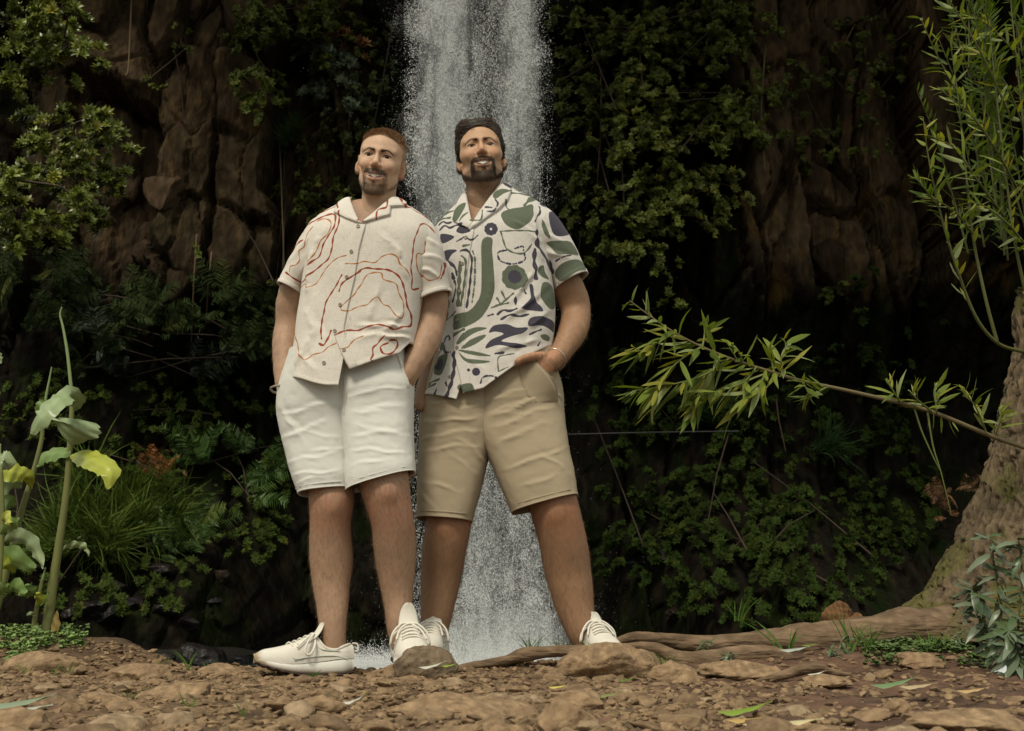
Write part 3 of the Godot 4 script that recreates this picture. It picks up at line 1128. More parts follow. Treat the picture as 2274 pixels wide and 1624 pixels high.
func red_marks() -> Array:      # measured on the cream shirt
	return [
		["r", "line", 9, [330, 335, 390, 300, 450, 285, 500, 272, 545, 275, 555, 310, 545, 370, 505, 430, 470, 490, 445, 565, 395, 600, 330, 660]],
		["r", "line", 9, [580, 265, 578, 350, 545, 440, 535, 520, 510, 590, 460, 630, 400, 670, 350, 705, 300, 720, 250, 700, 200, 660]],
		["o", "line", 6, [385, 345, 355, 390, 340, 450, 330, 490, 295, 520, 300, 580, 270, 615, 235, 620, 228, 660]],
		["o", "line", 6, [420, 310, 470, 300, 515, 320, 525, 360, 505, 410, 460, 460, 420, 540, 380, 590, 340, 640]],
		["r", "line", 9, [160, 580, 200, 530, 240, 500, 275, 450, 320, 440]],
		["r", "line", 9, [120, 690, 135, 672, 150, 690]],
		["r", "line", 7, [410, 220, 450, 235, 510, 222, 555, 210, 575, 240]],
		["o", "line", 6, [635, 572, 570, 590, 510, 640, 470, 690, 420, 750, 360, 775, 345, 745, 300, 750]],
		["o", "line", 6, [630, 630, 700, 632, 760, 615, 830, 622, 880, 580, 940, 560, 980, 580, 1000, 630, 1040, 660, 1065, 700]],
		["r", "line", 9, [587, 818, 610, 765, 690, 710, 760, 662, 830, 665, 920, 670, 985, 700, 1015, 750, 1035, 830, 1045, 900, 1070, 960, 1065, 1030, 1010, 1050, 960, 1072, 900, 1055, 850, 1047, 790, 1060, 720, 1088, 640, 1090, 560, 1125]],
		["r", "line", 9, [605, 708, 570, 770, 530, 830, 495, 890, 480, 960, 460, 1040, 468, 1145]],
		["r", "line", 10, [530, 1090, 505, 1155, 480, 1190, 452, 1178]],
		["o", "line", 6, [600, 930, 640, 890, 690, 840, 740, 770, 775, 710, 830, 690, 875, 695, 890, 735, 970, 760, 990, 820, 1020, 880, 1020, 950, 1010, 990, 970, 980, 930, 920, 890, 905, 855, 860, 820, 870, 780, 910, 720, 925, 650, 955, 605, 950, 600, 930]],
		["o", "line", 6, [245, 1040, 265, 1110, 285, 1150, 300, 1210, 345, 1285, 400, 1255, 470, 1240, 520, 1200, 570, 1180]],
		["o", "line", 6, [595, 1220, 650, 1210, 690, 1160, 750, 1130]],
		["r", "line", 9, [885, 1125, 850, 1180, 820, 1210, 820, 1260, 805, 1290, 825, 1305]],
		["r", "line", 9, [930, 1150, 975, 1150, 980, 1190, 940, 1240, 890, 1245, 870, 1210, 880, 1190, 920, 1170]],
		["r", "line", 9, [200, 1300, 235, 1335, 215, 1355, 250, 1380, 240, 1420, 265, 1445]],
		["r", "line", 7, [1230, 370, 1180, 325, 1140, 335, 1115, 400, 1095, 460, 1085, 560, 1072, 640, 1080, 700, 1078, 780, 1120, 765]],
		["r", "line", 9, [1290, 450, 1305, 530, 1295, 640, 1275, 700]],
		["o", "line", 6, [1170, 450, 1160, 530, 1115, 545, 1115, 640, 1155, 690, 1200, 720, 1265, 690, 1280, 600]],
		["r", "line", 9, [905, 185, 905, 245, 850, 265, 840, 320]],
		["r", "line", 9, [710, 335, 740, 320, 750, 345]],
		["r", "line", 6, [980, 160, 1010, 215, 1060, 212, 1100, 235, 1180, 265, 1230, 300]],
	]

func garden_marks() -> Array:   # measured on the green and navy shirt
	return [
		["g", "area", 0, [610, 345, 660, 320, 740, 300, 800, 275, 805, 330, 790, 390, 750, 430, 700, 455, 640, 430, 610, 385]],
		["g", "line", 12, [635, 270, 640, 310, 665, 330]], ["g", "line", 14, [750, 290, 780, 250, 815, 212]],
		["g", "line", 11, [600, 470, 700, 462, 830, 458]], ["g", "line", 12, [605, 475, 620, 530, 640, 580, 690, 605, 740, 605, 770, 580, 795, 540]],
		["n", "dash", 13, [690, 578, 740, 560, 745, 585]], ["n", "dash", 13, [640, 590, 588, 605, 600, 655, 660, 675, 720, 665, 755, 640, 750, 605]],
		["n", "disc", 42, [543, 455]], ["w", "disc", 9, [543, 455]],
		["n", "area", 0, [905, 330, 925, 295, 970, 285, 1015, 320, 1038, 380, 1035, 440, 990, 470, 940, 465, 915, 410]],
		["n", "line", 12, [845, 280, 850, 320, 835, 350, 815, 390]], ["g", "area", 0, [862, 375, 885, 410, 915, 490, 885, 475, 865, 430]],
		["g", "area", 0, [890, 515, 970, 505, 1050, 500, 1095, 575, 1020, 588, 960, 590, 920, 550]], ["g", "area", 0, [945, 690, 1000, 640, 1110, 610, 1145, 665, 1080, 700, 1000, 750, 960, 735]],
		["n", "dash", 12, [950, 630, 1000, 605, 1050, 590]], ["n", "line", 24, [830, 450, 825, 530, 850, 570, 890, 610, 915, 650, 930, 690]], ["n", "line", 26, [815, 570, 812, 650, 825, 750]],
		["g", "area", 0, [487, 530, 550, 515, 552, 600, 565, 780, 560, 860, 520, 960, 450, 1035, 315, 1075, 318, 985, 400, 965, 450, 920, 480, 850, 483, 700]],
		["g", "disc", 78, [688, 758]], ["n", "disc", 42, [690, 755]],
		["g", "line", 26, [340, 920, 345, 820, 350, 720, 352, 660]], ["n", "line", 17, [350, 590, 395, 590, 425, 640, 420, 730, 405, 850, 390, 940]],
		["g", "line", 17, [362, 622, 385, 650, 387, 720, 375, 820, 357, 925]], ["g", "dash", 13, [430, 595, 445, 650, 440, 800, 425, 910]], ["g", "line", 16, [372, 560, 410, 556]],
		["n", "area", 0, [250, 575, 325, 578, 300, 605, 265, 640]], ["n", "line", 18, [275, 640, 310, 680, 330, 735]], ["n", "line", 15, [310, 770, 322, 820, 300, 890]],
		["n", "line", 14, [215, 390, 240, 380, 265, 395, 290, 395]], ["n", "line", 15, [220, 430, 250, 410, 285, 430, 320, 420, 360, 420]],
		["n", "area", 0, [225, 460, 310, 490, 280, 515, 235, 520]], ["n", "area", 0, [325, 460, 350, 425, 400, 450, 415, 470, 370, 480]], ["n", "line", 12, [325, 525, 380, 505, 420, 525, 460, 495]],
		["g", "line", 13, [195, 375, 235, 330, 265, 290]], ["g", "line", 13, [222, 305, 232, 345]], ["g", "line", 13, [215, 355, 285, 362]], ["g", "line", 13, [245, 325, 305, 318]], ["g", "line", 13, [295, 270, 240, 335]],
		["g", "area", 0, [300, 370, 330, 310, 385, 285, 375, 330, 330, 400]], ["g", "line", 14, [350, 400, 372, 370, 398, 350]], ["g", "line", 12, [415, 400, 480, 405, 490, 340]],
		["n", "line", 13, [510, 320, 550, 325]], ["n", "dash", 13, [520, 350, 560, 345, 585, 300, 570, 275]], ["g", "area", 0, [160, 335, 195, 300, 222, 285, 190, 350]],
		["g", "line", 10, [660, 210, 760, 205, 815, 215]], ["n", "area", 0, [612, 150, 640, 150, 668, 170, 660, 190, 625, 175]], ["g", "area", 0, [555, 240, 600, 205, 660, 210, 620, 235, 570, 270]],
		["n", "line", 10, [700, 178, 750, 186, 800, 180]], ["n", "line", 14, [880, 235, 860, 260]],
		["g", "line", 14, [545, 950, 610, 920, 680, 860]], ["g", "line", 14, [580, 890, 600, 920]], ["g", "line", 14, [610, 850, 635, 900]], ["g", "line", 14, [650, 920, 600, 930]], ["n", "area", 0, [682, 900, 695, 878, 706, 905, 695, 934]],
		["n", "area", 0, [785, 800, 805, 800, 815, 880, 865, 940, 850, 960, 735, 955, 735, 940, 785, 880]], ["n", "line", 14, [752, 830, 760, 855]],
		["n", "line", 17, [585, 990, 620, 965, 660, 970, 700, 955]], ["n", "line", 17, [610, 1020, 660, 995, 720, 1000, 775, 985]], ["n", "line", 15, [525, 1000, 555, 990]],
		["n", "area", 0, [775, 1060, 785, 1010, 850, 990, 940, 1000, 940, 1060, 860, 1045]],
		["n", "area", 0, [530, 1105, 560, 1062, 640, 1052, 700, 1072, 770, 1070, 740, 1105, 660, 1132, 610, 1160, 700, 1172, 770, 1185, 690, 1202, 590, 1185, 510, 1205, 540, 1155, 620, 1115, 570, 1100]],
		["g", "line", 20, [315, 1110, 345, 1095, 372, 1080]], ["g", "area", 0, [330, 1165, 380, 1095, 450, 1070, 518, 1078, 450, 1102, 400, 1130, 350, 1172]], ["g", "area", 0, [360, 1205, 410, 1150, 500, 1118, 506, 1135, 440, 1180]],
		["g", "area", 0, [340, 1212, 420, 1218, 545, 1252, 470, 1252, 400, 1237]], ["g", "area", 0, [345, 1225, 390, 1265, 460, 1275, 540, 1287, 450, 1302, 380, 1282]],
		["n", "disc", 10, [405, 1340]], ["n", "disc", 25, [452, 1352]], ["n", "dash", 14, [480, 1420, 490, 1390, 520, 1378, 560, 1380, 580, 1400, 570, 1430]],
		["n", "line", 17, [570, 1238, 620, 1232]], ["n", "line", 14, [785, 1110, 820, 1090, 855, 1072]], ["n", "line", 12, [838, 1172, 850, 1148]], ["g", "area", 0, [850, 1110, 880, 1095, 910, 1105, 905, 1130, 870, 1132]],
		["g", "line", 9, [590, 1350, 588, 1265, 640, 1245, 690, 1235]], ["g", "line", 9, [590, 1350, 650, 1320]],
		["g", "area", 0, [190, 1340, 195, 1270, 230, 1230, 270, 1225, 255, 1300, 225, 1355]], ["n", "area", 0, [200, 1310, 205, 1275, 235, 1250, 240, 1290, 222, 1325]],
		["n", "line", 26, [310, 1230, 315, 1300, 300, 1400, 280, 1460, 262, 1510]], ["g", "line", 13, [110, 1450, 160, 1400, 212, 1385]], ["g", "line", 13, [140, 1380, 160, 1410]], ["g", "line", 13, [190, 1412, 150, 1425]], ["n", "line", 14, [200, 1448, 188, 1490]], ["n", "line", 12, [260, 1410, 270, 1435]],
		["n", "line", 12, [245, 1140, 255, 1110, 275, 1105, 282, 1130]], ["n", "dash", 12, [250, 1170, 255, 1210, 290, 1215]], ["g", "area", 0, [225, 1130, 250, 1160, 245, 1195, 215, 1180]],
		["g", "line", 30, [262, 860, 262, 920, 250, 980]], ["g", "line", 12, [240, 1000, 280, 985, 325, 960]], ["n", "line", 20, [300, 720, 305, 750]],
		["g", "area", 0, [850, 840, 870, 770, 930, 780, 945, 900, 910, 930, 870, 890]], ["g", "area", 0, [835, 690, 870, 660, 880, 700, 905, 740, 860, 735]], ["g", "area", 0, [345, 1440, 420, 1425, 440, 1475, 380, 1480]], ["g", "line", 20, [350, 1480, 345, 1440]],
	]

# ---------------------------------------------------------------- shoes
func shoe(heel: Vector3, toe: Vector3, parent: Node3D, dirty: float, tall := 1.0) -> void:
	var x := (toe - heel)
	var long := x.length()
	x = x.normalized()
	var z := x.cross(Vector3.UP).normalized()
	var y := z.cross(x)
	var tr := Transform3D(Basis(x, y, z), heel)
	var W := [0.024, 0.038, 0.041, 0.039, 0.038, 0.043, 0.050, 0.053, 0.050, 0.041, 0.018]
	var top := [0.062, 0.062, 0.059, 0.054, 0.050, 0.047, 0.045, 0.045, 0.047, 0.050, 0.052]
	var bot := [0.014, 0.005, 0.003, 0.002, 0.002, 0.003, 0.005, 0.010, 0.017, 0.026, 0.036]
	var hi := [0.094, 0.100, 0.094, 0.098, 0.120, 0.112, 0.098, 0.089, 0.082, 0.076, 0.062]
	var rim := [0.098, 0.094, 0.082, 0.090, 0.120]
	var pick := func(a: Array, s: float) -> float:
		var t := clampf(s, 0, 1) * 10.0
		var i := mini(int(t), 9)
		return Loft.cr(a[maxi(i - 1, 0)], a[i], a[i + 1], a[mini(i + 2, 10)], t - i)
	var part := thing_part("shoe", parent)
	var foam := MB.new()
	var tread := MB.new()
	var n := 44
	for r in n + 1:
		var s := float(r) / n
		var w: float = pick.call(W, s) * 1.06
		var t: float = pick.call(top, s)
		var b: float = pick.call(bot, s)
		for k in 20:
			var a := TAU * k / 20.0
			var ca := cos(a)
			var sa := sin(a)
			var zz := signf(ca) * pow(absf(ca), 0.55) * w * (1.0 - 0.06 * sa)
			var yy := (t + b) * 0.5 + signf(sa) * pow(absf(sa), 0.7) * (t - b) * 0.5
			var p := Vector3(s * long, yy, zz)
			var col := Color(1, 1, 1).lerp(Color(0.30, 0.20, 0.11), dirty * clampf(ss(0.86, 0.97, s) * 1.3 + ss(0.026, 0.004, yy - b) * 0.75 + 0.15 * noise.get_noise_3d(p.x * 60, p.y * 80, p.z * 60), 0, 1))
			foam.vert(tr * p, Vector2.ZERO, col)
			tread.vert(tr * Vector3(s * long, lerpf(b - 0.005, b + 0.005 + 0.007 * ss(0.45, 0.75, s), 0.5 + 0.5 * sa) + (0.0025 if (r / 2) % 2 else 0.0), zz * 1.015))
	foam.rows(0, n + 1, 20, true)
	tread.rows(0, n + 1, 20, true)
	foam.fan(0, 20, true)
	foam.fan(n * 20, 20)
	put(flip_check(foam, tr * Vector3(long * 0.5, 0.03, 0)).mesh(M.foam_sole, base), "sole", part)
	put(flip_check(tread, tr * Vector3(long * 0.5, 0.0, 0)).mesh(M.outsole, base), "outsole", part)
	var up := MB.new()
	var rims := [PackedVector3Array(), PackedVector3Array()]
	for side in [-1.0, 1.0]:
		var first := up.v.size()
		for r in n + 1:
			var s := float(r) / n
			var w: float = pick.call(W, s)
			var b: float = pick.call(top, s) - 0.008
			var h: float = pick.call(hi, s)
			var amax := PI / 2
			if s < 0.40 and s > 0.03:
				var rh := Loft.cr(rim[maxi(int(s * 10) - 1, 0)], rim[int(s * 10)], rim[mini(int(s * 10) + 1, 4)], rim[mini(int(s * 10) + 2, 4)], s * 10 - int(s * 10))
				amax = asin(clampf((minf(rh, h * 0.985) - b) / (h - b), 0.1, 1.0)) * lerpf(1.0, 0.86, ss(0.40, 0.30, s) * ss(0.03, 0.08, s))
			for k in 13:
				var a := amax * k / 12.0
				var fold := 0.0012 * noise.get_noise_3d(s * 26, a * 5, side)
				var p := Vector3(s * long + 0.004 * sin(a), b + (h - b) * pow(sin(a), 0.92), side * (w + fold) * pow(cos(a), 0.72))
				up.vert(tr * p)
				if k == 12 and s > 0.02 and s < 0.41: rims[0 if side < 0 else 1].append(tr * p)
		if side > 0: up.rows(first, n + 1, 13, false)
		else:
			var i0 := up.ix.size()
			up.rows(first, n + 1, 13, false)
			for i in range(i0, up.ix.size(), 3):
				var t2 := up.ix[i + 1]
				up.ix[i + 1] = up.ix[i + 2]
				up.ix[i + 2] = t2
	for i in up.v.size():
		var q := tr.affine_inverse() * up.v[i]
		up.c[i] = Color.WHITE.lerp(Color(0.42, 0.31, 0.18), dirty * clampf(ss(0.93, 0.99, q.x / long + 0.02 * noise.get_noise_3d(q.x * 90, q.y * 90, q.z * 90)), 0, 1))
	var upper := put(flip_check(up, tr * Vector3(long * 0.6, 0.05, 0)).mesh(M.knit, base), "upper", part)
	var col := MB.new()
	for q in rims: col.tube(q, taper(q.size(), 0.0045, 0.0045), 8)
	put(col.mesh(M.knit, base), "collar_rim", part)
	var tg := MB.new()
	var path := PackedVector3Array([tr * Vector3(long * 0.52, 0.100, 0), tr * Vector3(long * 0.43, 0.117, 0), tr * Vector3(long * 0.37, 0.117 + 0.023 * tall, 0), tr * Vector3(long * 0.34, 0.117 + 0.047 * tall, 0), tr * Vector3(long * 0.335, 0.117 + 0.068 * tall, 0)])
	path = curve3(path, 5)
	for i in path.size():
		var t := float(i) / (path.size() - 1)
		var w := 0.034 * (1.0 - 0.22 * t) * sqrt(maxf(1.0 - pow(t, 3.2), 0.02))
		for k in 16:
			var a := TAU * k / 16.0
			var cz := cos(a) * w
			tg.vert(path[i] + z * cz + x * (sin(a) * 0.005 - cz * cz * 9.0))
	tg.rows(0, path.size(), 16, true)
	tg.fan((path.size() - 1) * 16, 16)
	put(flip_check(tg, path[9] - x * 0.001).mesh(M.knit, base), "tongue", part)
	var lc := MB.new()
	for k in 5:
		var s := 0.44 + k * 0.055
		var h: float = pick.call(hi, s)
		var w: float = pick.call(W, s) * 0.62
		var q := PackedVector3Array()
		for j in 9:
			var u := (j - 4) / 4.0
			q.append(tr * Vector3((s + 0.02 * u) * long, h - 0.010 * u * u + 0.004 + 0.002, u * w))
		lc.tube(q, taper(9, 0.0026, 0.0026), 6)
	for side in [-1.0, 1.0]:
		var q := PackedVector3Array([tr * Vector3(long * 0.41, 0.124, 0), tr * Vector3(long * 0.43, 0.124, side * 0.025), tr * Vector3(long * 0.50, 0.100, side * 0.052), tr * Vector3(long * 0.52, 0.070, side * 0.060), tr * Vector3(long * 0.47, 0.066, side * 0.058), tr * Vector3(long * 0.42, 0.092, side * 0.046), tr * Vector3(long * 0.41, 0.124, side * 0.004)])
		q = curve3(q, 6)
		lc.tube(q, taper(q.size(), 0.0032, 0.0032), 7)
		var e := curve3(PackedVector3Array([tr * Vector3(long * 0.41, 0.125, 0), tr * Vector3(long * 0.50, 0.112, side * 0.030), tr * Vector3(long * 0.60, 0.085, side * 0.046)]), 6)
		lc.tube(e, taper(e.size(), 0.0028, 0.0028), 7)
	put(lc.mesh(M.lace, base), "laces", part)
	var lp := MB.new()
	var q2 := curve3(PackedVector3Array([tr * Vector3(0.004, 0.098, 0.004), tr * Vector3(-0.012, 0.096, 0.004), tr * Vector3(-0.014, 0.078, 0), tr * Vector3(0.002, 0.072, -0.002)]), 6)
	lp.tube(q2, taper(q2.size(), 0.003, 0.003), 6)
	put(lp.mesh(M.lace, base), "heel_loop", part)
	var sm := MB.new()
	for side in [-1.0, 1.0]:
		for line in [[[0.42, 0.098, 0.70], [0.34, 0.080, 0.93], [0.16, 0.076, 0.96]], [[0.62, 0.047, 1.02], [0.42, 0.058, 1.02], [0.22, 0.062, 1.02], [0.08, 0.052, 1.02]], [[0.70, 0.074, 0.72], [0.62, 0.052, 1.0], [0.50, 0.056, 1.02]]]:
			var q := PackedVector3Array()
			for k in line: q.append(tr * Vector3(k[0] * long, k[1], side * k[2] * float(pick.call(W, k[0]))))
			q = curve3(q, 6)
			sm.tube(q, taper(q.size(), 0.0016, 0.0016), 5)
	put(sm.mesh(M.knit_grey, base), "seam", part)

func thing_part(called: String, parent: Node3D) -> Node3D:
	var o := Node3D.new()
	o.name = called
	parent.add_child(o, true)
	return o

func flip_check(mb: MB, inside: Vector3) -> MB:       # turns the faces outward from a point within
	var s := 0.0
	for i in range(0, mb.ix.size(), 3):
		var a := mb.v[mb.ix[i]]
		s += (mb.v[mb.ix[i + 1]] - a).cross(mb.v[mb.ix[i + 2]] - a).dot(a - inside)
	if s < 0:
		for i in range(0, mb.ix.size(), 3):
			var t := mb.ix[i + 1]
			mb.ix[i + 1] = mb.ix[i + 2]
			mb.ix[i + 2] = t
	return mb

func leg_hair(body: MB, first: int, lo: float, hi: float, amount: float, mb: MB) -> void:
	for i in range(first, body.v.size()):
		var p := body.v[i]
		if p.y < lo or p.y > hi: continue
		for k in 3:
			if rr(0, 1) > amount * 1.4: continue
			var n := body.nn[i]
			var d := (Vector3(rr(-0.5, 0.5), -0.9, rr(-0.2, 0.3)) + n * 0.25).normalized()
			var o := Vector3(rr(-1, 1), rr(-1, 1), rr(-1, 1)) * 0.006
			strand(mb, p + o - n * n.dot(o), d, n * 0.1, rr(0.008, 0.017), 0.00042, Color(0.17, 0.100, 0.056) * rr(0.6, 1.4))

func limb(f: Field, joints: Array, k := 0.02) -> void:     # x, y, distance, radius
	var p := PackedVector3Array()
	for j in joints: p.append(at(j[0], j[1], j[2]))
	var n := joints.size()
	var last := p[0]
	var rl: float = joints[0][3]
	for i in n - 1:
		for m in 3:
			var t := (m + 1) / 3.0
			var q := p[i].cubic_interpolate(p[i + 1], p[maxi(i - 1, 0)], p[mini(i + 2, n - 1)], t)
			var r := Loft.cr(joints[maxi(i - 1, 0)][3], joints[i][3], joints[i + 1][3], joints[mini(i + 2, n - 1)][3], t)
			f.cap(last, q, rl, r, k if i + m == 0 else 0.004)
			last = q
			rl = r

func body_colour(p: Vector3, tone: Color) -> Color:
	var n := noise.get_noise_3d(p.x * 14, p.y * 11, p.z * 14)
	var n2 := noise.get_noise_3d(p.x * 70, p.y * 60, p.z * 70)
	var n3 := noise.get_noise_3d(p.x * 160, p.y * 45, p.z * 160)
	var c := tone * (1.0 + 0.14 * n + 0.12 * n2 + 0.10 * n3)
	c = c.lerp(Color(tone.r * 1.02, tone.g * 0.74, tone.b * 0.68), clampf(0.5 + 0.9 * n2, 0, 0.85) * ss(0.62, 0.52, p.y) * ss(0.38, 0.48, p.y))
	c.a = 1.0
	return c

func build_people() -> void:
	build_cream_man()
	build_green_man()

func build_cream_man() -> void:
	base = at(800, 1490, 4.02)
	base.y = 0.0
	var man := thing("person", base, "smiling man in cream shirt with red contour lines, white shorts and cream trainers", "person")
	var tone := Color(0.585, 0.385, 0.262)
	var f := Field.new()
	limb(f, [[718, 890, 4.03, 0.075], [732, 1050, 4.0, 0.072], [736.2, 1109, 3.985, 0.0697], [733.5, 1155, 3.995, 0.0625], [734, 1202, 4.015, 0.0646], [735.8, 1248, 4.03, 0.0660], [735.5, 1294, 4.03, 0.0576], [738, 1340, 4.02, 0.0492], [738.5, 1386, 4.005, 0.0414], [742, 1432, 4.0, 0.034], [744, 1465, 4.01, 0.028]], 0.04)
	limb(f, [[838, 890, 4.03, 0.075], [846, 1010, 3.98, 0.077], [852.6, 1068, 3.96, 0.0766], [860.5, 1109, 3.96, 0.0705], [871, 1155, 3.975, 0.0655], [876, 1202, 4.0, 0.0655], [879, 1248, 4.02, 0.0617], [881, 1294, 4.03, 0.0525], [884, 1340, 4.03, 0.0435], [887, 1386, 4.02, 0.0395], [893, 1432, 4.02, 0.034], [898, 1460, 4.02, 0.028]], 0.04)
	f.ell(at(738, 1118, 3.940), Vector3(0.024, 0.028, 0.018), 0.025)
	f.ell(at(861, 1092, 3.902), Vector3(0.025, 0.029, 0.020), 0.025)
	limb(f, [[712, 530, 4.04, 0.050], [652, 650, 4.07, 0.049], [643, 718, 4.09, 0.0455], [635, 765, 4.07, 0.044], [633, 850, 4.02, 0.032], [655, 905, 4.02, 0.032]], 0.03)
	limb(f, [[935, 535, 4.03, 0.050], [960, 650, 4.06, 0.051], [957, 712, 4.06, 0.047], [944, 760, 4.02, 0.045], [910, 826, 3.985, 0.033], [894, 858, 4.005, 0.031], [880, 900, 4.02, 0.033]], 0.03)
	f.ell(at(822, 590, 4.03), Vector3(0.175, 0.17, 0.098), 0.04)
	f.ell(at(790, 760, 4.04), Vector3(0.150, 0.20, 0.09), 0.05)
	limb(f, [[772, 492, 4.04, 0.040], [898, 496, 4.04, 0.040]], 0.05)
	limb(f, [[800, 472, 4.04, 0.042], [878, 474, 4.04, 0.042]], 0.05)
	limb(f, [[838, 520, 4.02, 0.062], [840, 470, 4.03, 0.058]], 0.04)
	var body := MB.new()
	f.net(0.010, body, Transform3D(), func(p: Vector3) -> Color: return body_colour(p, tone * Color(0.68, 0.65, 0.63)))
	body.normals()
	var lh := MB.new()
	leg_hair(body, 0, 0.10, 0.60, 0.55, lh)
	leg_hair(body, 0, 0.95, 1.22, 0.20, lh)
	body.nn.clear()
	var face := Transform3D(Basis.from_euler(Vector3(deg_to_rad(7.5), deg_to_rad(-3), deg_to_rad(-9.5))).scaled(Vector3.ONE * 0.985), at(846, 364, 3.985))
	var eyes := MB.new()
	var hairs := MB.new()
	var beard := MB.new()
	var cap := MB.new()
	build_head(body, eyes, hairs, beard, cap, face, at(838, 500, 4.03), false, tone, Color(0.210, 0.125, 0.066))
	var skin := put(body.mesh(M.skin, base), "body", man)
	put(lh.mesh(M.hair, base), "body_hair", skin)
	put(hairs.mesh(M.hair, base), "hair", skin)
	put(beard.mesh(M.hair, base), "beard", skin)
	put(eyes.mesh(M.eye, base), "eyes", skin)
	teeth(face, false, man, skin)
	# shorts
	var sl := loft([[645, 780, 815, 780, 4.03, 0.105, 0], [628, 830, 812, 835, 4.03, 0.108, 0], [618, 870, 806, 875, 4.03, 0.108, 0], [616, 905, 797, 905, 4.03, 0.107, 0], [622, 950, 786, 950, 4.03, 0.104, 0], [636, 1010, 784, 1010, 4.02, 0.105, 0], [650, 1060, 783, 1052, 4.0, 0.098, 0], [664, 1099, 781, 1086, 3.995, 0.094, 0.05]], 2.7)
	var sr := loft([[735, 780, 900, 770, 4.04, 0.110, 0], [728, 835, 912, 822, 4.04, 0.116, 0], [734, 875, 919, 860, 4.03, 0.120, 0], [744, 905, 918, 900, 4.03, 0.120, 0], [759, 950, 917, 950, 4.01, 0.114, 0], [766, 1010, 919, 1000, 3.985, 0.106, 0], [767, 1060, 921, 1030, 3.965, 0.100, 0], [769, 1092, 922, 1049, 3.96, 0.097, 0.05]], 2.7)
	var fl := folds_of([[630, 930, 760, 905, 5, 9], [628, 985, 740, 940, 5, 8], [640, 1030, 765, 1015, 4.5, 7], [650, 1060, 770, 1050, 3.5, 7], [625, 900, 690, 1000, 4, 10], [660, 960, 775, 985, 3, 8], [700, 1010, 778, 1000, 4, 6], [655, 1082, 740, 1066, 2, 6]], 0.6)
	var fr := folds_of([[780, 935, 900, 905, 5, 8], [785, 980, 905, 960, 4, 7], [775, 900, 850, 868, 4, 8], [778, 1010, 912, 1012, 4, 7], [790, 950, 915, 980, 4, 8], [785, 1040, 880, 1030, 3, 7], [820, 890, 905, 868, 3, 6], [800, 925, 860, 925, 3, 6]], 0.6)
	var shorts := put(cloth(sl, 140, 120, fl, null, PackedVector2Array(), 0.0028).mesh(M.shorts_white, base), "shorts", man)
	put(cloth(sr, 140, 120, fr, null, PackedVector2Array(), 0.0028, 0.001).mesh(M.shorts_white, base), "shorts_leg", shorts)
	put(strip(sr, [[775, 840, 783, 842], [772, 880, 781, 885], [770, 905, 776, 912], [771, 930, 774, 932]], 0.0025).mesh(M.shorts_white, base), "fly", shorts)
	put(strip(sr, [[886, 800, 894, 800], [898, 838, 904, 836], [908, 870, 913, 868]], 0.004).mesh(M.shorts_white, base), "pocket_edge", shorts)
	put(strip(sl, [[660, 1086, 775, 1073], [661, 1090, 775, 1077]], 0.0022).mesh(M.shorts_white, base), "hem_seam", shorts)
	put(strip(sr, [[776, 1076, 920, 1037], [776, 1080, 920, 1041]], 0.0022).mesh(M.shorts_white, base), "hem_seam", shorts)
	# shirt
	var t := loft([[788, 447, 888, 453, 4.03, 0.056, 0.1], [768, 455, 904, 463, 4.03, 0.074, 0.1], [735, 470, 934, 478, 4.03, 0.092, 0.05], [704, 488, 958, 498, 4.03, 0.108, 0], [684, 520, 966, 530, 4.02, 0.117, 0], [676, 560, 962, 565, 4.02, 0.122, 0], [673, 610, 950, 612, 4.02, 0.123, 0], [668, 660, 938, 660, 4.02, 0.122, 0], [660, 710, 931, 708, 4.02, 0.124, 0], [655, 760, 925, 755, 4.02, 0.128, 0], [648, 810, 918, 800, 4.02, 0.136, 0], [642, 860, 914, 845, 4.02, 0.141, 0], [640, 890, 912, 875, 4.02, 0.143, 0]], 2.55)
	var hem := func(x: float, front: bool) -> float:
		if not front: return 858.0
		if x < 766: return lerpf(846, 872, ss(640, 745, x))
		if x < 788: return lerpf(802, 838, (x - 768.0) / 20.0) if x > 768 else 872.0
		if x < 892: return lerpf(838, 798, (x - 788.0) / 104.0)
		return lerpf(798, 772, clampf((x - 892.0) / 20.0, 0, 1))
	var folds := folds_of([[690, 640, 700, 560, 6, 12], [905, 640, 880, 560, 5, 12], [745, 770, 900, 760, 5, 12], [800, 745, 915, 742, 6, 9], [840, 762, 925, 768, 6, 8], [680, 700, 740, 780, 4, 14], [900, 700, 850, 760, 4, 12], [670, 800, 720, 845, 4, 12], [735, 520, 700, 600, 4, 12], [840, 530, 900, 600, 3, 14], [780, 600, 770, 700, 2.5, 12], [860, 640, 820, 740, 3, 14], [700, 610, 690, 690, 4, 10], [720, 740, 660, 830, 4, 14]])
	var inks := {"r": Color(0.29, 0.060, 0.030).linear_to_srgb(), "o": Color(0.42, 0.165, 0.05).linear_to_srgb()}
	var frame := [579.8, 0.315, 409.3]
	var cream := Color(0.68, 0.635, 0.57).linear_to_srgb()
	var pm := print_on(t, 2048, 1024, cream, red_marks(), inks, frame, 1.45)
	var shirt := put(cloth(t, 150, 260, folds, hem, pts([775, 430, 890, 430, 885, 454, 853, 487, 811, 525, 785, 480, 775, 453])).mesh(pm, base), "shirt", man)
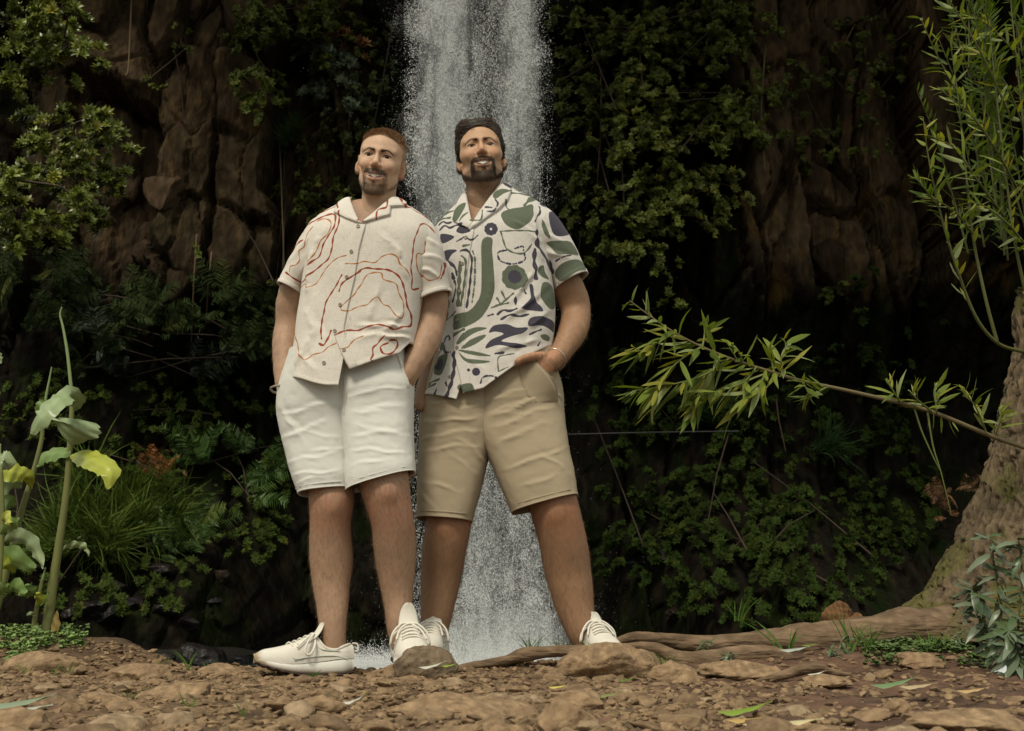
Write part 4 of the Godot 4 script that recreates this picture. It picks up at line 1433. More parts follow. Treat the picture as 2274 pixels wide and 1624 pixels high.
	for s in 2:
		var lf := loft([[712, 482, 742, 560, 4.03, 0.080, 0], [692, 495, 716, 590, 4.03, 0.082, 0], [667, 535, 699, 614, 4.04, 0.080, 0], [646, 575, 688, 634, 4.05, 0.078, 0], [630, 605, 680, 647, 4.06, 0.077, 0], [617, 631, 673, 659, 4.06, 0.078, 0]] if s == 0 else [[898, 545, 944, 484, 4.03, 0.080, 0], [910, 580, 968, 509, 4.03, 0.082, 0], [915, 612, 985, 558, 4.03, 0.080, 0], [918, 641, 993, 600, 4.04, 0.078, 0], [920, 661, 998, 628, 4.05, 0.078, 0], [921, 678, 1003, 650, 4.05, 0.078, 0]], 2.1)
		var fs := folds_of([[700, 530, 640, 600, 4, 8], [705, 570, 660, 640, 4, 7], [690, 510, 650, 560, 3, 8]] if s == 0 else [[930, 540, 985, 560, 4, 7], [925, 580, 990, 585, 4, 7], [925, 610, 985, 630, 4, 8], [930, 520, 945, 600, 4, 9]])
		var sm := print_on(lf, 1024, 512, cream, red_marks(), inks, frame, 1.45)
		put(cloth(lf, 44, 72, fs, null, PackedVector2Array(), 0.002).mesh(sm, base), "sleeve", shirt)
		put(strip(lf, [[619, 622, 676, 650], [617, 631, 673, 659]] if s == 0 else [[921, 668, 1002, 640], [921, 677, 1003, 649]], 0.003).mesh(sm, base), "cuff", shirt)
	put(strip(t, [[764, 452, 780, 449], [756, 474, 786, 468], [751, 492, 796, 492], [775, 507, 803, 508], [806, 520, 810, 520]], 0.006, [], 0.003).mesh(pm, base), "lapel", shirt)
	put(strip(t, [[879, 452, 902, 462], [866, 470, 906, 479], [848, 487, 874, 483], [829, 505, 873, 501], [809, 521, 815, 520]], 0.008, [], 0.003).mesh(pm, base), "lapel", shirt)
	put(strip(t, [[800, 521, 822, 520], [786, 575, 808, 575], [776, 640, 798, 640], [762, 700, 784, 700], [752, 750, 775, 750], [757, 770, 780, 772], [770, 802, 792, 800], [788, 836, 806, 829]], 0.0045).mesh(pm, base), "placket", shirt)
	var cb := loft([[776, 449, 892, 456, 4.045, 0.068, 0.35], [772, 462, 894, 470, 4.045, 0.072, 0.35]], 2.0)
	put(cloth(cb, 6, 60, [], null, pts([786, 400, 880, 400, 884, 490, 780, 490])).mesh(pm, base), "collar_band", shirt)
	for q in [[805, 527], [791, 582], [781, 637], [767, 697], [756, 754], [776, 796]]: button(t, Vector2(q[0], q[1]), 0.006, shirt)
	button(t, Vector2(733, 823), 0.002, shirt)
	# watch strap at the pocket
	var wr := MB.new()
	var wc := at(626, 866, 4.0)
	var q := PackedVector3Array()
	for k in 13: q.append(wc + Vector3(cos(TAU * k / 12.0) * 0.036, sin(TAU * k / 12.0) * 0.008, sin(TAU * k / 12.0) * 0.036))
	wr.tube(q, taper(13, 0.004, 0.004), 6)
	put(wr.mesh(M.button, base), "bracelet", man)
	shoe(at(782, 1502, 4.02), at(562, 1500, 3.93), man, 0.9)
	shoe(at(893, 1462, 4.10), at(925, 1500, 3.80), man, 0.3)

func build_green_man() -> void:
	base = at(1130, 1455, 4.22)
	base.y = 0.03
	var man := thing("person", base, "dark-haired bearded man in green and navy printed shirt and tan shorts, thumb over pocket", "person")
	var tone := Color(0.500, 0.302, 0.185)
	var f := Field.new()
	limb(f, [[1010, 890, 4.23, 0.080], [1000, 1090, 4.20, 0.078], [995, 1169, 4.19, 0.0733], [987, 1215, 4.205, 0.0710], [982, 1262, 4.225, 0.0677], [976, 1308, 4.23, 0.0606], [970.5, 1354, 4.225, 0.0525], [965, 1400, 4.22, 0.043], [966, 1432, 4.21, 0.034], [964, 1460, 4.21, 0.030]], 0.04)
	limb(f, [[1165, 890, 4.23, 0.080], [1212, 1060, 4.18, 0.080], [1230, 1123, 4.165, 0.0790], [1242, 1169, 4.175, 0.0770], [1252.5, 1215, 4.195, 0.0770], [1260, 1262, 4.215, 0.0750], [1269, 1308, 4.22, 0.0690], [1278, 1354, 4.22, 0.0600], [1290, 1400, 4.21, 0.047], [1297, 1428, 4.21, 0.036], [1304, 1455, 4.21, 0.030]], 0.04)
	f.ell(at(987, 1168, 4.138), Vector3(0.025, 0.029, 0.020), 0.025)
	f.ell(at(1236, 1138, 4.112), Vector3(0.025, 0.029, 0.020), 0.025)
	limb(f, [[1195, 520, 4.24, 0.052], [1262, 640, 4.28, 0.055], [1279, 692, 4.29, 0.050], [1272, 735, 4.25, 0.049], [1250, 775, 4.205, 0.038], [1234, 797, 4.175, 0.033]], 0.02)
	limb(f, [[1018, 545, 4.26, 0.05], [972, 690, 4.31, 0.05], [962, 800, 4.28, 0.036], [943, 880, 4.20, 0.034], [933, 905, 4.16, 0.016]], 0.02)
	f.ell(at(1092, 570, 4.24), Vector3(0.185, 0.18, 0.102), 0.04)
	f.ell(at(1085, 760, 4.25), Vector3(0.165, 0.20, 0.10), 0.05)
	limb(f, [[1022, 490, 4.25, 0.042], [1148, 470, 4.25, 0.042]], 0.05)
	limb(f, [[1045, 468, 4.25, 0.044], [1118, 452, 4.25, 0.044]], 0.05)
	limb(f, [[1075, 505, 4.22, 0.068], [1077, 450, 4.24, 0.064]], 0.04)
	var body := MB.new()
	f.net(0.010, body, Transform3D(), func(p: Vector3) -> Color: return body_colour(p, tone * Color(0.66, 0.63, 0.60)))
	# the hand that rests over the pocket, on a grid of its own
	var h := Field.new()
	limb(h, [[1238, 790, 4.183, 0.033], [1226, 803, 4.143, 0.031]], 0.01)
	h.ell(at(1208, 817, 4.113), Vector3(0.031, 0.043, 0.0165), 0.012, false, Basis.from_euler(Vector3(0.25, 0.1, -0.75)))
	limb(h, [[1204, 792, 4.113, 0.017], [1176, 793, 4.093, 0.0125], [1160, 798, 4.086, 0.0105], [1149, 804, 4.084, 0.0095]], 0.008)
	limb(h, [[1190, 828, 4.110, 0.0098], [1187, 846, 4.158, 0.0090], [1184, 870, 4.228, 0.0085]], 0.003)
	limb(h, [[1201, 838, 4.108, 0.0102], [1199, 857, 4.153, 0.0094], [1194, 880, 4.228, 0.0088]], 0.006)
	limb(h, [[1212, 843, 4.111, 0.0098], [1210, 860, 4.153, 0.0090], [1205, 880, 4.228, 0.0085]], 0.006)
	limb(h, [[1223, 841, 4.123, 0.0088], [1222, 857, 4.163, 0.0080], [1217, 876, 4.228, 0.0075]], 0.006)
	h.net(0.0035, body, Transform3D(), func(p: Vector3) -> Color:
		var c := body_colour(p, tone * Color(0.74, 0.70, 0.66))
		return c.lerp(Color(tone.r * 1.05, tone.g * 0.8, tone.b * 0.75), 0.4))
	body.normals()
	var lh := MB.new()
	leg_hair(body, 0, 0.10, 0.62, 0.6, lh)
	leg_hair(body, 0, 0.98, 1.25, 0.30, lh)
	body.nn.clear()
	var face := Transform3D(Basis.from_euler(Vector3(deg_to_rad(-7.0), deg_to_rad(2), deg_to_rad(6.0))).scaled(Vector3.ONE * 1.03), at(1068, 352, 4.20))
	var eyes := MB.new()
	var hairs := MB.new()
	var beard := MB.new()
	var cap := MB.new()
	var dark := Color(0.048, 0.030, 0.019)
	build_head(body, eyes, hairs, beard, cap, face, at(1077, 490, 4.23), true, tone, dark)
	var skin := put(body.mesh(M.skin, base), "body", man)
	put(lh.mesh(M.hair, base), "body_hair", skin)
	var hs := put(cap.mesh(M.hair, base), "hair", skin)
	put(hairs.mesh(M.hair, base), "hair_strands", skin)
	put(beard.mesh(M.hair, base), "beard", skin)
	put(eyes.mesh(M.eye, base), "eyes", skin)
	teeth(face, true, man, skin)
	var sl := loft([[965, 790, 1125, 785, 4.24, 0.118, 0], [950, 845, 1120, 845, 4.24, 0.124, 0], [938, 885, 1114, 890, 4.24, 0.126, 0], [932, 930, 1106, 930, 4.23, 0.122, 0], [930, 980, 1094, 975, 4.22, 0.116, 0], [928, 1040, 1082, 1030, 4.21, 0.110, 0], [926, 1100, 1066, 1100, 4.20, 0.105, 0], [926, 1152, 1048, 1161, 4.195, 0.102, 0.05]], 2.7)
	var sr := loft([[1040, 785, 1225, 765, 4.24, 0.118, 0], [1030, 845, 1240, 830, 4.24, 0.124, 0], [1035, 885, 1249, 868, 4.24, 0.128, 0], [1047, 930, 1253, 918, 4.23, 0.124, 0], [1066, 980, 1258, 965, 4.21, 0.118, 0], [1095, 1040, 1268, 1018, 4.19, 0.112, 0], [1118, 1095, 1277, 1063, 4.175, 0.106, 0], [1137, 1141, 1282, 1101, 4.17, 0.104, 0.05]], 2.7)
	var fl := folds_of([[935, 950, 1080, 935, 5, 8], [932, 985, 1075, 965, 4.5, 8], [938, 1010, 1070, 1000, 4, 7], [1010, 970, 1085, 1040, 3, 9], [985, 1000, 1065, 1060, 2.5, 8], [930, 1075, 1040, 1100, 3, 9], [935, 1095, 980, 1150, 3, 8], [1000, 920, 1085, 915, 3, 7], [950, 910, 1050, 905, 4, 8]], 0.8)
	var fr := folds_of([[1085, 940, 1225, 880, 5, 9], [1090, 960, 1230, 915, 4.5, 8], [1100, 1000, 1215, 945, 4, 8], [1110, 1052, 1265, 1000, 4, 7], [1150, 885, 1235, 868, 4, 7], [1075, 905, 1160, 880, 4, 8], [1180, 1010, 1265, 1060, 3, 10], [1200, 870, 1245, 895, 5, 6], [1090, 930, 1170, 905, 3, 7], [1140, 1090, 1240, 1060, 2.5, 9]])
	var shorts := put(cloth(sl, 140, 120, fl, null, PackedVector2Array(), 0.0028).mesh(M.shorts_tan, base), "shorts", man)
	put(cloth(sr, 140, 120, fr, null, PackedVector2Array(), 0.0028, 0.001).mesh(M.shorts_tan, base), "shorts_leg", shorts)
	put(strip(sr, [[1066, 880, 1076, 882], [1068, 920, 1078, 925], [1074, 955, 1082, 962], [1082, 985, 1086, 990]], 0.0025).mesh(M.shorts_tan, base), "fly", shorts)
	put(strip(sr, [[1171, 815, 1180, 811], [1186, 838, 1194, 834], [1204, 862, 1211, 858], [1218, 878, 1223, 875]], 0.004).mesh(M.shorts_tan, base), "pocket_edge", shorts)
	put(strip(sr, [[1150, 818, 1177, 811], [1152, 842, 1193, 834], [1158, 868, 1209, 857], [1170, 892, 1224, 881], [1188, 908, 1236, 902]], 0.003, [], 0.0, 0.040).mesh(M.shorts_tan, base), "pocket", shorts)
	put(strip(sl, [[927, 1137, 1050, 1146], [927, 1141, 1050, 1150]], 0.0022).mesh(M.shorts_tan, base), "hem_seam", shorts)
	put(strip(sr, [[1133, 1127, 1281, 1087], [1134, 1131, 1281, 1091]], 0.0022).mesh(M.shorts_tan, base), "hem_seam", shorts)
	var t := loft([[1028, 442, 1128, 418, 4.24, 0.058, 0.1], [1010, 462, 1152, 430, 4.24, 0.078, 0.1], [985, 485, 1184, 446, 4.24, 0.097, 0.05], [966, 508, 1212, 470, 4.24, 0.114, 0], [962, 545, 1222, 507, 4.23, 0.128, 0], [966, 590, 1222, 560, 4.23, 0.136, 0], [975, 640, 1226, 620, 4.23, 0.138, 0], [984, 690, 1232, 670, 4.23, 0.138, 0], [985, 740, 1232, 720, 4.23, 0.140, 0], [970, 790, 1227, 768, 4.23, 0.146, 0], [950, 850, 1222, 815, 4.23, 0.150, 0], [935, 890, 1218, 860, 4.23, 0.152, 0], [929, 912, 1216, 890, 4.23, 0.152, 0]], 2.35)
	var hem := func(x: float, front: bool) -> float:
		if not front: return 858.0
		if x < 1019: return lerpf(880, 902, clampf((x - 935.0) / 84.0, 0, 1))
		if x < 1032: return lerpf(860, 889, (x - 1022.0) / 10.0) if x > 1022 else 902.0
		if x < 1075: return lerpf(889, 879, (x - 1032.0) / 43.0)
		if x < 1182: return lerpf(879, 800, (x - 1075.0) / 107.0)
		return lerpf(800, 775, clampf((x - 1182.0) / 40.0, 0, 1))
	var folds := folds_of([[1010, 560, 1000, 680, 4, 12], [1200, 600, 1130, 700, 5, 12], [1215, 640, 1120, 740, 5, 11], [1225, 690, 1140, 770, 4, 12], [1150, 520, 1200, 560, 4, 9], [1130, 510, 1195, 545, 3, 8], [990, 780, 960, 870, 4, 12], [1040, 800, 1090, 870, 4, 14], [1200, 770, 1100, 800, 5, 10], [1100, 620, 1080, 720, 3, 14], [1060, 560, 1050, 660, 2.5, 12], [1180, 480, 1205, 600, 5, 10]])
	var cloth_white := Color(0.64, 0.61, 0.56).linear_to_srgb()
	var inks := {"g": Color(0.118, 0.140, 0.098).linear_to_srgb(), "n": Color(0.064, 0.058, 0.082).linear_to_srgb(), "w": cloth_white}
	var frame := [903.9, 0.3465, 375.2]
	var pm := print_on(t, 2048, 1024, cloth_white, garden_marks(), inks, frame)
	var shirt := put(cloth(t, 150, 260, folds, hem, pts([1030, 400, 1122, 400, 1117, 430, 1090, 470, 1050, 524, 1036, 475, 1029, 443])).mesh(pm, base), "shirt", man)
	for s in 2:
		var lf := loft([[1160, 540, 1190, 448, 4.24, 0.084, 0], [1180, 566, 1230, 476, 4.24, 0.088, 0], [1197, 594, 1258, 513, 4.25, 0.086, 0], [1212, 617, 1279, 551, 4.26, 0.084, 0], [1224, 634, 1294, 584, 4.27, 0.083, 0], [1232, 646, 1306, 608, 4.27, 0.083, 0]] if s == 0 else [[990, 480, 1020, 560, 4.26, 0.08, 0], [965, 515, 1005, 590, 4.27, 0.08, 0], [945, 570, 998, 620, 4.28, 0.08, 0], [935, 630, 992, 655, 4.29, 0.08, 0]], 2.1)
		var fs := folds_of([[1185, 520, 1250, 560, 4, 9], [1195, 560, 1270, 590, 4, 8], [1205, 480, 1225, 560, 4, 10]] if s == 0 else [])
		var sm := print_on(lf, 1024, 512, cloth_white, garden_marks(), inks, frame)
		put(cloth(lf, 44, 72, fs, null, PackedVector2Array(), 0.002).mesh(sm, base), "sleeve", shirt)
		if s == 0: put(strip(lf, [[1228, 638, 1300, 596], [1232, 645, 1306, 607]], 0.003).mesh(sm, base), "cuff", shirt)
	put(strip(t, [[1024, 450, 1036, 442], [1014, 480, 1040, 466], [1009, 510, 1046, 495], [1024, 522, 1049, 508], [1046, 532, 1052, 520]], 0.006, [], 0.003).mesh(pm, base), "lapel", shirt)
	put(strip(t, [[1111, 428, 1133, 418], [1098, 450, 1135, 448], [1084, 470, 1128, 468], [1066, 495, 1108, 490], [1042, 537, 1056, 530]], 0.008, [], 0.003).mesh(pm, base), "lapel", shirt)
	put(strip(t, [[1034, 535, 1056, 532], [1023, 600, 1044, 600], [1017, 660, 1038, 660], [1012, 720, 1034, 720], [1011, 780, 1033, 780], [1014, 810, 1036, 812], [1024, 850, 1046, 850], [1032, 888, 1052, 884]], 0.0045).mesh(pm, base), "placket", shirt)
	var cb := loft([[1020, 443, 1133, 416, 4.25, 0.072, 0.35], [1016, 458, 1136, 432, 4.25, 0.076, 0.35]], 2.0)
	put(cloth(cb, 6, 60, [], null, pts([1036, 390, 1116, 390, 1116, 490, 1030, 490])).mesh(pm, base), "collar_band", shirt)
	for q in [[1038, 551], [1031, 607], [1026, 665], [1020, 727], [1020, 789]]: button(t, Vector2(q[0], q[1]), 0.006, shirt)
	button(t, Vector2(1003, 852), 0.002, shirt)
	var br := MB.new()
	var wc := at(1231, 798, 4.163)
	var ax := (at(1250, 775, 4.19) - at(1220, 810, 4.10)).normalized()
	var bs := aligned(ax, Vector3(0, 0, 1))
	var q := PackedVector3Array()
	for k in 25: q.append(wc + bs * Vector3(cos(TAU * k / 24.0) * 0.0385, sin(TAU * k / 24.0) * 0.006, sin(TAU * k / 24.0) * 0.036))
	br.tube(q, taper(25, 0.0016, 0.0016), 6)
	put(br.mesh(M.silver, base), "bracelet", man)
	shoe(at(975, 1462, 4.27), at(935, 1480, 4.02), man, 0.3, 0.35)
	shoe(at(1295, 1462, 4.27), at(1362, 1478, 4.05), man, 0.3, 0.55)

# ---------------------------------------------------------------- ground, stones
func gh(x: float, d: float) -> float:        # height of the path
	var h := 0.012 * noise.get_noise_2d(x * 2.3, d * 2.3) + 0.012 * noise.get_noise_2d(x * 6.0 + 40, d * 6.0)
	h += 0.045 * ss(0.15, 1.3, x) * ss(3.3, 4.6, d)
	h += 0.09 * ss(-0.95, -1.5, x) * ss(3.7, 4.35, d)
	h += 0.02 * ss(3.9, 4.25, d) * ss(-0.25, 0.0, x)
	var edge := 4.32 + 0.12 * noise.get_noise_1d(x * 2.0) + 1.3 * ss(0.55, 1.2, x) + 0.5 * ss(-1.05, -1.5, x)
	h -= 0.75 * ss(0.0, 0.55, d - edge)
	if d > 5.0: h += 0.5 * ss(1.2, 2.2, absf(x + 0.2)) * ss(6.5, 10.0, d)
	return h

func on_ground(px: float, py_guess: float, d: float) -> Vector3:
	var p := at(px, py_guess, d)
	p.y = gh(p.x, d)
	return p

var rocks: Array[ArrayMesh] = []

func rock_mesh(seed_at: int, subdiv: int, flat: float, col: Color, m: Material, cut := 0.50) -> ArrayMesh:
	var r := RandomNumberGenerator.new()
	r.seed = seed_at * 77 + 5
	var planes := []
	for k in 12:
		var n := Vector3(r.randf_range(-1, 1), r.randf_range(-0.8, 1), r.randf_range(-1, 1)).normalized()
		planes.append([n, r.randf_range(cut, 0.5 * cut + 0.6)])
	var mb := MB.new()
	var n := subdiv
	var m2 := n * 2
	for i in n + 1:
		var th := PI * i / n
		for k in m2:
			var a := TAU * (k + 0.5 * (i % 2)) / m2
			var p := Vector3(sin(th) * cos(a), cos(th), sin(th) * sin(a))
			for pl in planes:
				var e := p.dot(pl[0])
				if e > pl[1]: p -= pl[0] * (e - float(pl[1])) * 0.92
			p *= 1.0 + 0.16 * noise.get_noise_3d(p.x * 1.6 + seed_at * 9, p.y * 1.6, p.z * 1.6) + 0.05 * noise.get_noise_3d(p.x * 6, p.y * 6 + seed_at, p.z * 6)
			p.y *= flat
			var t := 1.0 + 0.30 * noise.get_noise_3d(p.x * 2.2, p.y * 2.2 + seed_at * 3, p.z * 2.2) + 0.12 * noise.get_noise_3d(p.x * 11, p.y * 11, p.z * 11 + seed_at)
			var c := col * t
			c.a = 1
			mb.vert(p, Vector2.ZERO, c)
	mb.rows(0, n + 1, m2, true)
	flip_check(mb, Vector3.ZERO)
	return mb.mesh(m)

func build_ground() -> void:
	var mb := MB.new()
	var nx := 300
	var nz := 260
	for j in nz + 1:
		var v := float(j) / nz
		var d := -3.0 + 5.0 * v / 0.10 if v < 0.10 else (2.0 + 3.2 * (v - 0.10) / 0.72 if v < 0.82 else 5.2 + 9.0 * (v - 0.82) / 0.18)
		for i in nx + 1:
			var u := float(i) / nx * 2.0 - 1.0
			var x := 2.1 * u + 8.0 * pow(absf(u), 7) * signf(u)
			var h := gh(x, d) + 0.004 * noise.get_noise_2d(x * 22, d * 22) + 0.003 * noise.get_noise_2d(x * 50, d * 50)
			var wet := ss(4.6, 5.2, d)
			var t := 0.85 + 0.45 * noise.get_noise_2d(x * 1.4, d * 1.4) + 0.25 * noise.get_noise_2d(x * 14, d * 14)
			var earth := Color(0.190, 0.110, 0.070).lerp(Color(0.235, 0.150, 0.088), ss(0.5, -0.1, x + 0.6 * noise.get_noise_2d(x * 2, d * 2)))
			var c := (earth * t).lerp(Color(0.02, 0.016, 0.012), wet)
			c.a = 1
			mb.vert(Vector3(x, h, -d), Vector2(x, d), c)
	mb.rows(0, nz + 1, nx + 1, false)
	for i in range(0, mb.ix.size(), 3):
		var t := mb.ix[i + 1]
		mb.ix[i + 1] = mb.ix[i + 2]
		mb.ix[i + 2] = t
	var ground := put(mb.mesh(M.dirt), "ground")
	tag(ground, "", "", "", "structure")
	for k in 16:
		var col: Color = [Color(0.385, 0.262, 0.150), Color(0.46, 0.335, 0.21), Color(0.285, 0.190, 0.112), Color(0.41, 0.275, 0.158)][k % 4]
		rocks.append(rock_mesh(k + 1, 9 if k < 12 else 14, [0.42, 0.55, 0.36, 0.6][k / 4 % 4], col * 0.92, M.stone))
	# stones that can be told apart
	var n := 0
	while n < 285:
		var d := 2.05 + 2.2 * pow(rng.randf(), 1.25)
		var x := rr(-0.46, 0.46) * d
		var right := ss(0.2, 0.9, x)
		if rng.randf() < right * 0.72: continue
		var s := 0.015 + 0.032 * pow(rng.randf(), 2.0) + (rr(0.015, 0.04) if rng.randf() < 0.16 else 0.0)
		if d > 3.95 and x > -0.62 and x < 0.5: s *= 0.6
		var b := Basis.from_euler(Vector3(rr(-0.35, 0.35), rr(0, TAU), rr(-0.35, 0.35))).scaled_local(Vector3(s * rr(0.8, 1.6), minf(s * rr(0.8, 1.2), 0.045), s * rr(0.8, 1.2)))
		put(rocks[rng.randi_range(0, 11)], "stone", ground, Transform3D(b, Vector3(x, gh(x, d) + s * rr(-0.18, 0.12), -d)))
		n += 1
	# gravel too fine to pick apart
	var places: Array[Transform3D] = []
	var cols := PackedColorArray()
	for k in 14000:
		var d := 2.0 + 2.5 * pow(rng.randf(), 0.9)
		var x := rr(-0.47, 0.47) * d
		if rng.randf() < ss(0.1, 0.8, x) * 0.78: continue
		var s := 0.004 + 0.013 * pow(rng.randf(), 1.8)
		var b := Basis.from_euler(Vector3(rr(-0.5, 0.5), rr(0, TAU), rr(-0.5, 0.5))).scaled_local(Vector3(s * rr(0.8, 1.7), s, s * rr(0.8, 1.3)))
		places.append(Transform3D(b, Vector3(x, gh(x, d) + s * 0.2, -d)))
		cols.append(Color.WHITE * rr(0.6, 1.2))
	many(rocks[4], "gravel", places, cols, M.stone, ground)
	# boulders and slabs that stand out: middle x, y, distance, width and height in measured units, turn, label
	var big := [
		[946, 1484, 3.75, 122, 78, 0.1, "rounded grey-brown boulder in front of the cream trainer on the right", 0.95, 14],
		[1345, 1482, 3.85, 275, 92, 0.3, "big sloping tan rock in front of the white shoe under the root", 0.75, 13],
		[1502, 1512, 3.62, 125, 72, 0.8, "angular tan rock with a shaded left face beside the bright green grass tuft", 1.0, 12],
		[100, 1486, 3.95, 178, 66, 0.0, "brown hump of rock at the left, below the ginger stems", 0.85, 15],
		[318, 1505, 3.80, 150, 50, 0.4, "dark brown mound of rock left of the trainers at the path edge", 0.7, 14],
		[390, 1545, 3.05, 165, 66, 1.0, "broad tan rock behind the small green grass patch on the left", 0.7, 13],
		[1010, 1580, 2.62, 330, 74, 0.2, "wide smooth tan rock half sunk in the path, bottom centre", 0.55, 15],
		[35, 1608, 2.30, 190, 74, 0.7, "brown rock cut by the bottom left corner", 0.7, 12],
		[1245, 1612, 2.22, 150, 100, 1.9, "upright tan stone at the bottom edge, right of the smooth rock", 1.0, 14],
		[2160, 1600, 2.32, 270, 56, 0.5, "flat grey-brown slab in the bottom right corner", 0.35, 13],
		[1835, 1513, 3.45, 110, 24, 0.3, "thin flat slab lying on bare earth below the root loop", 0.4, 12],
		[1650, 1492, 3.75, 190, 42, 0.9, "low flat tan rock just below the thinner root", 0.5, 14],
		[2040, 1470, 3.95, 120, 34, 0.6, "pinkish slab at the edge of the clover by the tree", 0.5, 13],
		[1985, 1578, 2.55, 70, 44, 0.2, "small rounded stone alone on the bare earth, right", 0.8, 12],
		[495, 1500, 3.95, 120, 42, 0.5, "round tan stone at the path edge left of the dirty trainer toe", 0.8, 15],
		[340, 1500, 3.9, 60, 22, 0.5, "small reddish stone on the rim beside the grass blade", 0.8, 13],
		[870, 1497, 3.9, 80, 34, 0.9, "reddish-brown stone between the two cream trainers", 0.8, 12],
		[1225, 1500, 3.8, 90, 40, 0.9, "knobbly brown stone under the thin root beside the waterfall pool", 0.9, 14],
		[1290, 1560, 2.75, 120, 44, 2.2, "split tan slab among gravel below the big sloping rock", 0.6, 13],
		[700, 1580, 2.6, 120, 62, 1.2, "squat brown stone with a curled leaf on its right", 0.9, 15],
	]
	for k in big.size():
		var a: Array = big[k]
		var p := at(a[0], a[1], a[2])
		var m := mpp(a[1], a[2])
		var o := put(rock_mesh(40 + k, 26, a[7], Color(0.40, 0.272, 0.158) if k != 0 else Color(0.25, 0.185, 0.120), M.stone, 0.93 if k == 0 else 0.58), "rock", null, Transform3D(Basis.from_euler(Vector3(0.05, a[5], rr(-0.08, 0.08))).scaled(Vector3(a[3] * m * 0.56, a[4] * m * 0.62 / a[7], a[3] * m * 0.42)), p))
		tag(o, a[6], "rock", "larger rocks on the path")

# ---------------------------------------------------------------- cliff
func hash1(a: int, b: int, c: int) -> float:
	var h := (a * 374761393 + b * 668265263 + c * 974711) & 0x7fffffff
	h = ((h ^ (h >> 13)) * 1274126177) & 0x7fffffff
	return float((h ^ (h >> 16)) & 0xffff) / 65535.0

func facet(x: float, y: float, salt: int) -> Vector2:      # angular blocks: (relief, nearness of a joint)
	var ix := floori(x)
	var iy := floori(y)
	var best := 9.0
	var second := 9.0
	var rel := 0.0
	for b in range(-1, 2):
		for a in range(-1, 2):
			var cx := ix + a
			var cy := iy + b
			var px := cx + 0.15 + 0.7 * hash1(cx, cy, salt)
			var py := cy + 0.15 + 0.7 * hash1(cx, cy, salt + 1)
			var dx := x - px
			var dy := y - py
			var e := dx * dx + dy * dy
			if e < best:
				second = best
				best = e
				rel = (hash1(cx, cy, salt + 2) - 0.5) + dx * (hash1(cx, cy, salt + 3) - 0.5) * 1.1 + dy * (hash1(cx, cy, salt + 4) - 0.35) * 1.1
			elif e < second: second = e
	return Vector2(rel, 1.0 - clampf((sqrt(second) - sqrt(best)) / 0.09, 0.0, 1.0))

func cliff_d(x: float, y: float) -> float:
	var wx := x + 0.14 * noise.get_noise_2d(x * 0.9, y * 0.7) + 0.015 * noise.get_noise_2d(x * 7, y * 7)
	var wy := y + 0.14 * noise.get_noise_2d(x * 0.9 + 50, y * 0.7) + 0.015 * noise.get_noise_2d(x * 7 + 9, y * 7)
	var right := ss(1.0, 2.2, x)
	var f1 := facet(wx * lerpf(1.55, 1.9, right) + wy * 0.10, wy * lerpf(0.34, 0.28, right), 1)
	var f2 := facet(wx * lerpf(3.1, 3.6, right) + 7.0, wy * lerpf(1.25, 0.9, right), 31)
	var d := 12.0 + 0.45 * noise.get_noise_2d(x * 0.33, y * 0.22 + 9)
	var bold := lerpf(0.35, 1.0, ss(2.0, 3.4, y))
	d += (0.75 * f1.x + 0.25 * f1.y + 0.24 * f2.x + 0.08 * f2.y) * bold
	d += 0.02 * noise.get_noise_2d(x * 6, y * 3) + 0.016 * noise.get_noise_2d(x * 22, y * 9)
	d += 0.7 * ss(3.6, 2.2, y) * ss(-4.5, -3.0, x)                      # the undercut behind the fall
	d -= 2.4 * ss(1.7, -0.5, y) * ss(1.0, 2.4, absf(x + 0.3))           # banks on both sides of the pool
	return d

